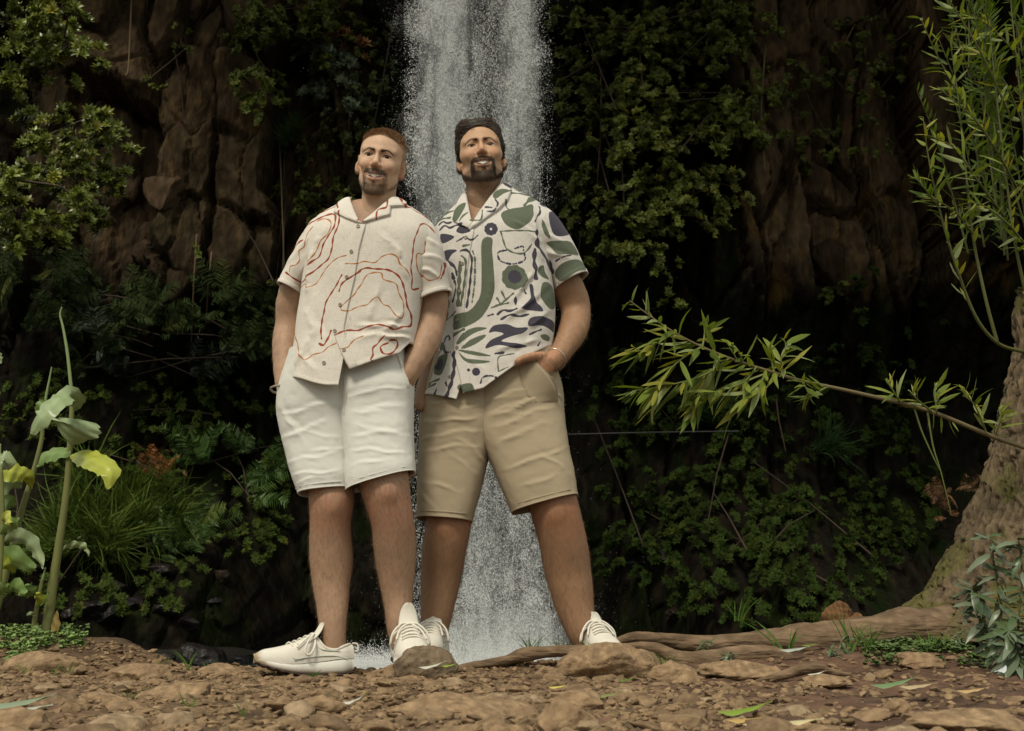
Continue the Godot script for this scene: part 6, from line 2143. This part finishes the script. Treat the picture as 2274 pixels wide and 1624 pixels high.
func shrub(called: String, label: String, patches: Array, d: float, gap: float, on_cliff: bool, size: float, tint: Color, mesh: Mesh, m: Material, group := "", stems := 5) -> void:
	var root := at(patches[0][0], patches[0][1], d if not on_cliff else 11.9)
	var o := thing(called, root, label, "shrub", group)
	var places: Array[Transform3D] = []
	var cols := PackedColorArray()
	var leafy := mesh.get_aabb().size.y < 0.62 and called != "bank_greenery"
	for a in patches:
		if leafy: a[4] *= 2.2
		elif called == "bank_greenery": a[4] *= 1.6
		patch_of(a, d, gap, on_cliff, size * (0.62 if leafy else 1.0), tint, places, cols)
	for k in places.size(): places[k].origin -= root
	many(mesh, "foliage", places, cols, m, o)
	var sm := MB.new()
	for k in mini(stems, places.size()):
		var a := places[rng.randi_range(0, places.size() - 1)].origin
		var b := places[rng.randi_range(0, places.size() - 1)].origin
		if a.distance_to(b) > 1.6: b = a + (b - a).normalized() * 0.8
		sm.tube(PackedVector3Array([a, a.lerp(b, 0.5) + Vector3(0, 0.05, -0.08), b]), taper(3, 0.010, 0.004), 5, Color(0.05, 0.035, 0.02))
	if sm.v.size(): put(sm.mesh(M.stem), "stem", o)

func build_plants() -> void:
	build_ginger()
	var ros := sprig_mesh(10, 0.17, Color(1, 1, 1), M.leaf_gloss, 1.15)
	var small := sprig_mesh(9, 0.19, Color(1, 1, 1), M.leaf, 1.25)
	var g := Color(0.115, 0.140, 0.022)
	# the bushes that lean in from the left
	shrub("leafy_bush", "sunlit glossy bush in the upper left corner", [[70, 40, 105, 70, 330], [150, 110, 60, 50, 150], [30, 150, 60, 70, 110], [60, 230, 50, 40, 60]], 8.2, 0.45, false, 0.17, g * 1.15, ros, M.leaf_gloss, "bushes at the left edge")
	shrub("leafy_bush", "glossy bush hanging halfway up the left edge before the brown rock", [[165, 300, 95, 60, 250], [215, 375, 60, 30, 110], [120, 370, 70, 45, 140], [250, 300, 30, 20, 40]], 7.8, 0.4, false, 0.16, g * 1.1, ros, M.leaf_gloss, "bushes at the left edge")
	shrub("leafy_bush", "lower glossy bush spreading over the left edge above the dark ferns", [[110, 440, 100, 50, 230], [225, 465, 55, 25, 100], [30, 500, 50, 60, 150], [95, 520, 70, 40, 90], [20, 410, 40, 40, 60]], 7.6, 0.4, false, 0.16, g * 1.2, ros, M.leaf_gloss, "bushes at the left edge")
	# left of the fall
	shrub("cliff_shrub", "dark shrub on the cliff to the left of the waterfall top", [[640, 50, 110, 60, 420], [740, 70, 70, 90, 320], [560, 60, 60, 70, 150]], 12, 0.5, true, 0.17, g * 0.85, small, M.leaf, "shrubs on the cliff")
	shrub("cliff_shrub", "small bright shrub on bare rock between the brown columns and the waterfall", [[575, 185, 55, 50, 170], [590, 215, 40, 40, 80]], 12, 0.45, true, 0.17, g * 1.1, small, M.leaf, "shrubs on the cliff")
	shrub("cliff_shrub", "pale silvery-leaved shrub high up left of the waterfall", [[720, 150, 60, 60, 150], [760, 200, 40, 60, 90]], 11.6, 0.4, true, 0.24, Color(0.13, 0.16, 0.10), ros, M.leaf_gloss, "shrubs on the cliff")
	shrub("withered_shrub", "withered orange-brown leaves high up left of the waterfall", [[755, 90, 32, 22, 50], [785, 105, 18, 18, 24]], 11.4, 0.3, true, 0.24, Color(0.30, 0.15, 0.06), ros, M.leaf, "")
	shrub("cliff_shrub", "low shrub just above the cream shirt's shoulder", [[720, 430, 55, 40, 150], [690, 470, 35, 25, 60], [655, 425, 40, 30, 50]], 12, 0.4, true, 0.15, g * 0.85, small, M.leaf, "shrubs on the cliff")
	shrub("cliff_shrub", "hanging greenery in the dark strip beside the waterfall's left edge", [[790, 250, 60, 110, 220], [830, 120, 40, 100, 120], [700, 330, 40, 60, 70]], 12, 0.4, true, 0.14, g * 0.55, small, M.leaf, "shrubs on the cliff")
	shrub("cliff_shrub", "sparse tufts in the cracks between the brown rock columns", [[400, 60, 20, 50, 26], [410, 90, 16, 20, 14], [350, 180, 40, 20, 18], [640, 320, 30, 60, 24], [610, 610, 30, 20, 16], [430, 560, 20, 20, 8]], 12, 0.25, true, 0.14, g, small, M.leaf, "shrubs on the cliff")
	# the dark ferns at mid height on the left
	var frond := frond_mesh(17, Color(1, 1, 1), M.leaf)
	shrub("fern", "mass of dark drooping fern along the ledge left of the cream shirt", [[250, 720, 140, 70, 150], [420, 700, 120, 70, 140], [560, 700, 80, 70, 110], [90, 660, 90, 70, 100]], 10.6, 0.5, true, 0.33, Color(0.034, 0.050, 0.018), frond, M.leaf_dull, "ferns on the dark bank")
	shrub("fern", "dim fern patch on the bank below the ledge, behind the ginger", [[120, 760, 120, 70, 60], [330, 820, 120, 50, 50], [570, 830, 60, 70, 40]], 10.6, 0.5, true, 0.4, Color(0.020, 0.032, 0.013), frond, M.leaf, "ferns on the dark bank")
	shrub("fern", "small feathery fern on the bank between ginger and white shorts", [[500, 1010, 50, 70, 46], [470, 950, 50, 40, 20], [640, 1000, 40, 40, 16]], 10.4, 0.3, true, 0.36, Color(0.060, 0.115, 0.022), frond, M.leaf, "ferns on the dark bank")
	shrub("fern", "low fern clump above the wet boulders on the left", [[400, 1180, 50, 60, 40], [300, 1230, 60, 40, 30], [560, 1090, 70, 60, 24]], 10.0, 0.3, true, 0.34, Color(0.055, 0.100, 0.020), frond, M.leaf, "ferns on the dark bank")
	var tuft := blade_tuft(26, 0.35, 0.55, 0.022, Color(1, 1, 1), M.grass)
	shrub("grass_clump", "long arching grass on the bank just right of the tall ginger stem", [[240, 1110, 90, 80, 110], [215, 1190, 90, 60, 80], [330, 1150, 70, 70, 60]], 9.6, 0.3, true, 0.44, Color(0.075, 0.115, 0.020), tuft, M.grass, "", 0)
	shrub("hanging_grass", "hanging grass on the cliff left of the smiling man's head", [[690, 310, 26, 40, 12], [670, 290, 20, 20, 6]], 12, 0.3, true, 0.24, Color(0.045, 0.085, 0.022), tuft, M.grass, "", 0)
	shrub("withered_fern", "rust-brown dead fern beside the left grass clump", [[285, 1060, 30, 30, 16], [345, 1120, 26, 50, 16], [300, 1040, 20, 14, 8]], 9.8, 0.2, true, 0.28, Color(0.20, 0.085, 0.025), frond, M.leaf, "dead fronds", 0)
	shrub("withered_fern", "rust-brown dead fronds behind the leaning trunk", [[2115, 1090, 22, 40, 26], [2130, 1130, 20, 30, 18]], 8.0, 0.2, false, 0.14, Color(0.13, 0.060, 0.022), frond, M.leaf, "dead fronds", 0)
	# the green wall right of the fall
	shrub("cliff_creeper", "curtain of leafy creeper covering the cliff right of the waterfall", [[1290, 60, 70, 70, 260], [1360, 120, 90, 80, 420], [1450, 90, 110, 70, 470], [1560, 60, 120, 60, 430], [1660, 60, 70, 60, 180], [1320, 220, 80, 90, 330], [1420, 220, 100, 70, 380], [1330, 380, 80, 90, 300], [1390, 490, 80, 80, 240], [1280, 540, 60, 90, 140], [1500, 200, 80, 50, 160], [1620, 170, 80, 60, 170], [1440, 330, 90, 50, 160]], 12, 0.5, true, 0.165, g * 0.95, small, M.leaf, "", 30)
	shrub("cliff_shrub", "bright shrub standing out in the middle of the green wall", [[1500, 285, 90, 35, 300], [1590, 260, 70, 40, 240], [1650, 300, 50, 30, 130], [1545, 320, 60, 30, 90]], 11.5, 0.4, true, 0.18, g * 1.25, small, M.leaf, "shrubs on the cliff", 10)
	shrub("cliff_shrub", "shrub with drooping sprays at the lower right of the green wall", [[1500, 400, 80, 50, 230], [1590, 420, 70, 50, 170], [1480, 480, 70, 50, 170], [1560, 470, 60, 40, 110], [1440, 560, 40, 30, 60], [1480, 600, 30, 40, 40], [1480, 670, 26, 26, 30]], 11.7, 0.4, true, 0.17, g * 1.1, small, M.leaf, "shrubs on the cliff", 10)
	shrub("cliff_shrub", "dim shrub among the ochre rock streaks, upper right", [[1800, 300, 60, 70, 160], [1760, 180, 50, 60, 120], [1700, 230, 40, 60, 80]], 12, 0.3, true, 0.15, g * 1.0, small, M.leaf, "shrubs on the cliff")
	shrub("cliff_shrub", "thin dark growth on the rock beside the willow shoots", [[1880, 130, 60, 90, 170], [1970, 120, 60, 110, 200], [1930, 280, 60, 70, 90]], 12, 0.3, true, 0.14, g * 0.9, small, M.leaf, "shrubs on the cliff")
	shrub("cliff_shrub", "little green tuft alone on the black rock right of centre", [[1850, 640, 20, 26, 34], [1845, 680, 16, 20, 14]], 12, 0.25, true, 0.14, g * 0.9, small, M.leaf, "shrubs on the cliff")
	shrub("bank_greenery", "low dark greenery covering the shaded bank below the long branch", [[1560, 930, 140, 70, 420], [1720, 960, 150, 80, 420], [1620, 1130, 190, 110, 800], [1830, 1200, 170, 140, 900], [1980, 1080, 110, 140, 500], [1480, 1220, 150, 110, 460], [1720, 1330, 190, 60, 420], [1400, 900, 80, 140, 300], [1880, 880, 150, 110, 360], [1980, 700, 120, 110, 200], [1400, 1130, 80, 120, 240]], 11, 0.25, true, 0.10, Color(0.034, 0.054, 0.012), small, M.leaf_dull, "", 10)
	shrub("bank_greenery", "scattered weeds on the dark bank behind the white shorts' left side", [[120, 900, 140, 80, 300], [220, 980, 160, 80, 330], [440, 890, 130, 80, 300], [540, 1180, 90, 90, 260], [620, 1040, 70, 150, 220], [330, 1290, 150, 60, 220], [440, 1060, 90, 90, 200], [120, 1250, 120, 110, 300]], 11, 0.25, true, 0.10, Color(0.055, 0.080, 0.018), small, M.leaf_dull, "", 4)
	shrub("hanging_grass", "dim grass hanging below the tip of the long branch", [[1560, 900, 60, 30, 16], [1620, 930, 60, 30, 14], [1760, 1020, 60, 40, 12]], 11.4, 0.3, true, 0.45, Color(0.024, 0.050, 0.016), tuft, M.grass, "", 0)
	# roots and vines hanging down the rock
	var k := 0
	for a in [[292, 0, 285, 150, 278, 165], [560, 20, 570, 120, 600, 160], [620, 300, 628, 500, 634, 700], [437, 520, 430, 640, 425, 760], [470, 560, 462, 640, 458, 720], [1330, 60, 1335, 260, 1325, 420], [1860, 130, 1880, 90, 1895, 60], [1700, 100, 1690, 260, 1700, 380]]:
		var vm := MB.new()
		var q := PackedVector3Array()
		for j in 3:
			var p := at(a[j * 2], a[j * 2 + 1], 12)
			q.append(at(a[j * 2], a[j * 2 + 1], cliff_d(p.x, p.y) - 0.22))
		stem_tube(vm, q, 0.010, 0.006, Color(0.14, 0.095, 0.05), 5)
		tag(put(vm.mesh(M.stem), "hanging_vine"), ["pale vine looping down the leftmost rock column", "thin vine hanging over the second rock column", "long vine on dark rock left of the smiling man", "straight vine over the low ledge of brown rock", "short vine beside the ledge of brown rock", "vine hanging in the creeper next to the waterfall", "thin slanting root on the upper right rock", "vine hanging between creeper and ochre rock"][k], "vine", "vines hanging down the cliff")
		k += 1
	var cb := MB.new()
	stem_tube(cb, path_at([1150, 968, 9.2, 1380, 962, 9.2, 1480, 960, 9.3, 1640, 958, 9.4]), 0.005, 0.005, Color(0.10, 0.10, 0.10), 6)
	tag(put(cb.mesh(M.cable), "cable"), "thin dark cable stretched across behind the tan shorts", "cable")

func build_ginger() -> void:
	var cx := 0.4936
	var oy := 665.1
	var pale := Color(0.26, 0.33, 0.17)
	var green := Color(0.15, 0.23, 0.065)
	var yellow := Color(0.33, 0.36, 0.05)
	var plants := [
		["tall ginger stem with curled leaves and a pointed spear, left", [[205, 1540], [235, 1300], [265, 1100], [300, 850], [320, 560], [325, 430]], 0.0185, 0.0065, [[324, 440], [304, 250], [284, 130], [270, 70], [278, 35]], [
			[[[332, 500, 0.0, 6], [338, 455, -0.05, 34], [300, 432, -0.10, 44], [240, 465, -0.14, 48], [185, 530, -0.16, 42], [140, 605, -0.14, 12]], 0.35, pale],
			[[[318, 655, -0.03, 8], [324, 610, -0.05, 70], [338, 570, -0.06, 92], [352, 535, -0.05, 70]], 0.1, pale],
			[[[322, 700, -0.02, 12], [370, 705, -0.06, 40], [430, 725, -0.10, 42], [495, 775, -0.13, 40], [482, 855, -0.14, 3]], -0.5, yellow],
			[[[318, 690, 0.0, 12], [255, 690, 0.02, 36], [200, 705, 0.03, 30], [168, 755, 0.04, 4]], 0.6, green],
			[[[284, 1122, 0.0, 6], [335, 1105, -0.03, 15], [380, 1115, -0.05, 14], [400, 1155, -0.05, 1]], 0.5, pale],
			[[[240, 1520, 0.0, 10], [250, 1460, 0.0, 16], [255, 1400, 0.0, 2]], 0.1, Color(0.26, 0.19, 0.06)]]],
		["second ginger stem leaning behind the tall one with a thin spear", [[-20, 1400], [40, 1180], [95, 960], [150, 780], [185, 640], [192, 560]], 0.015, 0.006, [[194, 560], [205, 450], [222, 360], [232, 305]], [
			[[[190, 560, 0.0, 8], [200, 500, -0.02, 40], [215, 455, -0.02, 30]], 0.2, green],
			[[[140, 850, 0.0, 5], [128, 800, -0.03, 24], [90, 780, -0.05, 34], [40, 770, -0.07, 44], [-20, 770, -0.08, 40]], 0.5, yellow],
			[[[90, 850, 0.0, 8], [60, 830, -0.03, 40], [0, 820, -0.05, 46]], 0.3, pale],
			[[[70, 930, 0.0, 10], [30, 920, -0.04, 46], [-20, 930, -0.06, 40]], 0.1, green],
			[[[20, 1085, 0.0, 10], [90, 1070, -0.05, 34], [150, 1115, -0.08, 36], [195, 1210, -0.10, 4]], 0.5, pale],
			[[[-10, 1150, 0.0, 30], [70, 1165, -0.05, 44], [160, 1215, -0.08, 8]], 0.4, green],
			[[[62, 1230, 0.0, 5], [35, 1195, -0.03, 28], [-20, 1180, -0.05, 34]], 0.2, yellow]]],
		["short young ginger shoot at the foot of the tall stem", [[145, 1535], [158, 1430], [178, 1320], [190, 1260]], 0.010, 0.005, [[190, 1265], [205, 1205]], [
			[[[40, 1312, -0.02, 6], [75, 1295, -0.04, 34], [112, 1330, -0.05, 10]], 0.3, green],
			[[[165, 1380, 0.0, 3], [178, 1345, -0.02, 22], [160, 1322, -0.03, 4]], 0.2, yellow],
			[[[165, 1385, 0.0, 3], [200, 1350, 0.0, 10], [220, 1315, 0.0, 2]], 0.0, green],
			[[[160, 1425, 0.0, 2], [140, 1412, -0.02, 8], [118, 1420, -0.03, 2]], 0.4, pale],
			[[[120, 1345, 0.0, 3], [130, 1310, -0.02, 26], [112, 1285, -0.03, 5]], 0.3, green]]],
		["cluster of ginger leaves cut by the left edge", [[-40, 1500], [-10, 1300], [10, 1000], [5, 760]], 0.014, 0.006, [[5, 770], [0, 700], [2, 650]], [
			[[[10, 760, 0.0, 8], [20, 730, -0.05, 40], [-10, 720, -0.05, 40]], 0.2, pale],
			[[[10, 990, 0.0, 8], [25, 980, -0.03, 26], [45, 1010, -0.05, 6]], 0.1, yellow],
			[[[0, 1050, 0.0, 10], [50, 1010, -0.04, 26], [90, 990, -0.05, 4]], 0.2, green],
			[[[0, 290, 0.0, 4], [-5, 260, 0.0, 14], [2, 240, 0.0, 3]], 0.1, pale],
			[[[-10, 1330, 0.0, 8], [10, 1300, -0.03, 26], [40, 1290, -0.04, 5]], 0.4, green]]],
	]
	for k in plants.size():
		var a: Array = plants[k]
		var d: float = [4.30, 4.42, 4.28, 4.20][k]
		var foot := at(a[1][0][0] * cx, oy + a[1][0][1] * cx, d)
		var o := thing("ginger_plant", foot, a[0], "ginger plant", "ginger plants at the left edge")
		var mb := MB.new()
		var q := PackedVector3Array()
		for p in a[1]: q.append(at(p[0] * cx, oy + p[1] * cx, d))
		stem_tube(mb, q, a[2], a[3], Color(0.155, 0.165, 0.055), 10)
		for i in range(0, mb.v.size()):
			var c := mb.c[i] * (1.0 + 0.3 * noise.get_noise_3d(mb.v[i].x * 60, mb.v[i].y * 8, mb.v[i].z * 60))
			c.a = 1
			mb.c[i] = c
		put(mb.mesh(M.stem, foot), "stem", o)
		var sp := MB.new()
		var q2 := PackedVector3Array()
		for p in a[4]: q2.append(at(p[0] * cx, oy + p[1] * cx, d))
		stem_tube(sp, q2, a[3], 0.002, Color(0.20, 0.27, 0.11), 8)
		put(sp.mesh(M.stem, foot), "spear_leaf", o)
		for lf in a[5]:
			var m := []
			for p in lf[0]: m.append([p[0] * cx, oy + p[1] * cx, d + p[2] * 1.5 - 0.02, p[3] * cx * 1.22])
			put(broad_leaf(m, lf[1], lf[2], M.leaf_gloss, foot), "leaf", o)

# ---------------------------------------------------------------- what lies and grows on the path
func build_litter() -> void:
	var tuft := blade_tuft(34, 0.45, 0.45, 0.03, Color(1, 1, 1), M.grass)
	var few := blade_tuft(7, 0.4, 0.5, 0.05, Color(1, 1, 1), M.grass)
	for a in [[1480, 1480, 3.78, 0.075, true, "bright green grass tuft between the big sloping rock and the angular rock"], [1530, 1500, 3.72, 0.05, true, "small grass tuft to the right of the angular rock"], [290, 1560, 3.0, 0.045, true, "short green grass patch on the left of the path"], [345, 1550, 3.02, 0.05, true, "grass patch beside the broad tan rock on the left"], [420, 1480, 3.95, 0.085, false, "single grass shoot on the rim left of the trainers"], [460, 1486, 3.95, 0.06, false, "curved grass blade on the rim, nearest the dirty trainer"], [355, 1478, 3.98, 0.05, false, "tiny grass blade on the rim above the dark mound"], [415, 1580, 2.7, 0.07, false, "long pale grass blades on gravel, lower left"], [1180, 1448, 4.2, 0.10, true, "grass between the pool and the thin root"], [1250, 1450, 4.22, 0.09, true, "grass at the heel of the white shoe"], [1320, 1448, 4.08, 0.07, true, "grass growing in front of the white shoe's laces"], [1070, 1480, 4.15, 0.05, false, "dark grass wisps at the left end of the thin root"], [2065, 1450, 4.2, 0.10, true, "grass in the clover bed left of the weeds"], [1745, 1450, 4.35, 0.16, false, "tall grass blades standing before the thick root"], [1890, 1440, 4.35, 0.19, false, "taller grass stems before the thick root, nearer the tree"], [1930, 1445, 4.32, 0.13, true, "grass tuft against the right half of the thick root"], [695, 1500, 3.85, 0.04, true, "grass under the heel of the dirty trainer"], [120, 1500, 3.85, 0.06, false, "grass blades below the brown hump on the left"], [60, 1510, 3.8, 0.06, false, "grass blades at the left end of the brown hump"], [150, 1495, 3.85, 0.07, false, "grass blades on the right slope of the brown hump"], [1200, 1582, 2.65, 0.022, true, "dark green moss spot right of the wide smooth rock"], [540, 1600, 2.5, 0.06, false, "small bright sprout among gravel at the bottom"], [2120, 1590, 2.45, 0.04, false, "single green sprout on the corner slab"], [1640, 1372, 4.6, 0.12, false, "grass blade rising behind the thick root"]]:
		var p := at(a[0], a[1], a[2])
		p.y = maxf(p.y - 0.012, gh(p.x, a[2]) - 0.005)
		var o := put(tuft if a[4] else few, "grass_tuft", null, Transform3D(Basis.from_euler(Vector3(0, rr(0, 6), 0)).scaled(Vector3.ONE * a[3]), p), tinted("grass", Color(0.085, 0.165, 0.030) * rr(0.8, 1.25)))
		tag(o, a[5], "grass", "grass tufts on the path")
	# fallen leaves: x, y, distance, length, direction, tint, curl, label
	for a in [[1655, 1592, 2.50, 0.105, 0.0, Color(0.20, 0.30, 0.045), 0.25, "big fresh green leaf lying on the earth, bottom right of centre"], [1660, 1612, 2.38, 0.075, 0.05, Color(0.48, 0.33, 0.12), 0.05, "yellow-brown dead leaf just below the big green leaf"], [40, 1575, 2.55, 0.13, -0.35, Color(0.24, 0.30, 0.20), 0.15, "long grey-green leaf at the left edge of the path"], [40, 1592, 2.42, 0.13, 0.05, Color(0.50, 0.52, 0.44), 0.1, "whitish leaf lying below the grey-green one at the left edge"], [690, 1568, 2.75, 0.08, -0.15, Color(0.22, 0.27, 0.15), 0.2, "dull green leaf on gravel below the trainers"], [795, 1572, 2.70, 0.075, 0.5, Color(0.60, 0.58, 0.50), 0.6, "curled white dry leaf left of the wide smooth rock"], [960, 1490, 3.62, 0.075, -0.1, Color(0.55, 0.55, 0.46), 0.3, "pale torn leaf at the foot of the boulder by the trainer"], [1000, 1488, 3.60, 0.05, 0.2, Color(0.25, 0.36, 0.05), 0.2, "bright green leaf scrap beside the boulder"], [1985, 1530, 3.1, 0.115, -0.1, Color(0.17, 0.25, 0.12), 0.2, "green leaf with a long stalk on bare earth at the right"], [2225, 1497, 3.45, 0.10, -1.0, Color(0.62, 0.66, 0.66), 0.1, "bluish-white leaf lying near the dark weeds, right"], [1815, 1507, 3.5, 0.05, 0.2, Color(0.66, 0.64, 0.52), 0.3, "small white curl of leaf left of the thin slab"], [1765, 1450, 4.15, 0.10, -0.1, Color(0.42, 0.46, 0.40), 0.1, "grey-green leaf against the foot of the thick root"], [1800, 1440, 4.18, 0.06, 0.1, Color(0.16, 0.22, 0.04), 0.1, "green leaf tip lying against the thick root"], [1240, 1536, 3.2, 0.05, 0.0, Color(0.55, 0.48, 0.12), 0.1, "yellow leaf sliver on the gravel right of the smooth rock"], [1395, 1520, 3.45, 0.06, 0.7, Color(0.13, 0.22, 0.04), 0.15, "dark green leaf leaning on the pebble under the big sloping rock"], [2040, 1535, 2.95, 0.085, 0.1, Color(0.46, 0.36, 0.22), 0.1, "dry straw-coloured leaf strip on the earth at the right"], [2160, 1545, 2.85, 0.07, 0.0, Color(0.50, 0.34, 0.16), 0.1, "tan dead leaf on the pale patch of earth, far right"], [1350, 1555, 2.9, 0.07, -0.3, Color(0.22, 0.24, 0.09), 0.1, "thin olive leaf on the split slab"], [1740, 1620, 2.28, 0.14, 0.05, Color(0.60, 0.52, 0.30), 0.05, "long pale straw along the bottom edge"], [5, 1520, 3.7, 0.06, 0.3, Color(0.45, 0.45, 0.06), 0.2, "yellow leaf at the left edge below the hump"]]:
		var p := on_ground(a[0], a[1], a[2])
		p = at(a[0], a[1], a[2]) if absf(at(a[0], a[1], a[2]).y - p.y) < 0.06 else p
		p.y += 0.012
		var dir := Vector3(cos(a[4]), 0.05, sin(a[4]))
		var o := put(leaf_mesh(0.26, a[6] * -0.6, 0.5, a[5], M.leaf, 8, 0.5, 0.06), "fallen_leaf", null, Transform3D(aligned(dir, Vector3(0, 1, 0.35), a[3]), p - dir * a[3] * 0.5))
		tag(o, a[7], "leaf", "fallen leaves on the path")
	# beds of small leaves on both sides
	var clover := sprig_mesh(6, 0.55, Color(1, 1, 1), M.leaf, 1.0)
	for side in 2:
		var places: Array[Transform3D] = []
		var cols := PackedColorArray()
		for k in 2600:
			var px := rr(-40, 215) if side == 0 else rr(1890, 2200)
			var d := rr(3.95, 4.75) if side == 0 else rr(3.95, 4.6)
			var x := (px - 1137.0) / F * d
			var n := noise.get_noise_2d(x * 5, d * 5)
			if n + 0.5 * noise.get_noise_2d(x * 16, d * 16) < -0.02 + 0.3 * ss(0.6, 1.0, absf(px - (90.0 if side == 0 else 2050.0)) / 150.0) + (0.25 * ss(3.9, 4.1, 8.0 - d) if side else 0.0): continue
			if side == 0 and px > 120 and d < 4.15: continue
			var h := gh(x, d) + rr(0.0, 0.055 if side == 0 else 0.032) * (0.6 + n)
			places.append(Transform3D(aligned(Vector3(rr(-0.4, 0.4), 1, rr(-0.2, 0.6)), Vector3(rr(-1, 1), 0, 1), rr(0.014, 0.030)), Vector3(x, h, -d)))
			var c := (Color(0.20, 0.30, 0.085) if side == 0 else Color(0.105, 0.165, 0.045)) * rr(0.6, 1.25)
			c.a = 1
			cols.append(c)
		var o := many(clover, "ground_cover", places, cols, M.leaf)
		tag(o, "low bright green ground cover under the ginger at the left" if side == 0 else "low clover and moss around the foot of the tree", "ground cover")
	build_weeds()

func tinted(called: String, c: Color) -> StandardMaterial3D:
	var m: StandardMaterial3D = M[called].duplicate()
	c.a = 1
	m.albedo_color = c.linear_to_srgb()
	return m

func build_weeds() -> void:
	var set: Array[ArrayMesh] = []
	for k in 6: set.append(leaf_mesh(0.30, [0.15, 0.45, 0.7][k % 3], 0.35, [Color(0.105, 0.140, 0.080), Color(0.075, 0.115, 0.050), Color(0.15, 0.185, 0.120)][k % 3], M.leaf_gloss, 6, 0.2, 0.05))
	var n := 0
	for a in [[2240, 1500, 3.85, [[2240, 1500], [2225, 1380], [2212, 1280], [2200, 1190]], "grey-green leafy weed rising before the trunk at the right edge"], [2262, 1490, 3.80, [[2262, 1490], [2262, 1380], [2270, 1280], [2262, 1200]], "dense weed with broad leaves at the far right edge"], [2205, 1460, 4.0, [[2205, 1460], [2190, 1400], [2170, 1330], [2160, 1300]], "shorter weed with pale leaves in front of the mossy bark"], [2250, 1510, 3.75, [[2250, 1505], [2262, 1460], [2250, 1420], [2240, 1400]], "dark drooping weed in the lower right corner"], [2130, 1440, 4.25, [[2130, 1440], [2125, 1420], [2140, 1400]], "tiny seedling at the foot of the trunk"], [1880, 1452, 4.25, [[1880, 1452], [1868, 1430], [1885, 1412]], "round-leaved seedling before the thick root"], [1860, 1462, 4.2, [[1860, 1465], [1850, 1450], [1845, 1440]], "low round-leaved seedling left of the other before the thick root"], [1620, 1462, 4.15, [[1620, 1465], [1618, 1455], [1622, 1450]], "pale rosette sprouting by the thinner root"], [1570, 1440, 4.3, [[1570, 1445], [1562, 1430], [1580, 1425]], "curled pale seedling between the two roots"]]:
		var foot := at(a[0], a[1], a[2])
		var o := thing("weed", foot, a[4], "weed", "weeds by the roots")
		var q := PackedVector3Array()
		for p in a[3]: q.append(at(p[0], p[1], a[2]))
		var mb := MB.new()
		stem_tube(mb, q, 0.004, 0.002, Color(0.10, 0.09, 0.04), 6)
		put(mb.mesh(M.stem, foot), "stem", o)
		var c := curve3(q, 8)
		var big := n < 4
		for i in range(2, c.size(), 1 if big else 2):
			for s in ([0.0, 2.1, 4.2] if big else [0.0, 3.0]):
				var t: float = s + i * 1.1
				var out := Vector3(cos(t) + rr(-0.5, 0.5), rr(-0.75, 0.55), sin(t) * 0.8 + 0.2 + rr(-0.3, 0.3)).normalized()
				if big and rng.randf() < 0.35: continue
				put(set[rng.randi_range(0, 5)], "leaf", o, Transform3D(aligned(out, Vector3(0, 1, 0.5), rr(0.04, 0.105) if big else rr(0.02, 0.035)), c[i] - foot))
		n += 1
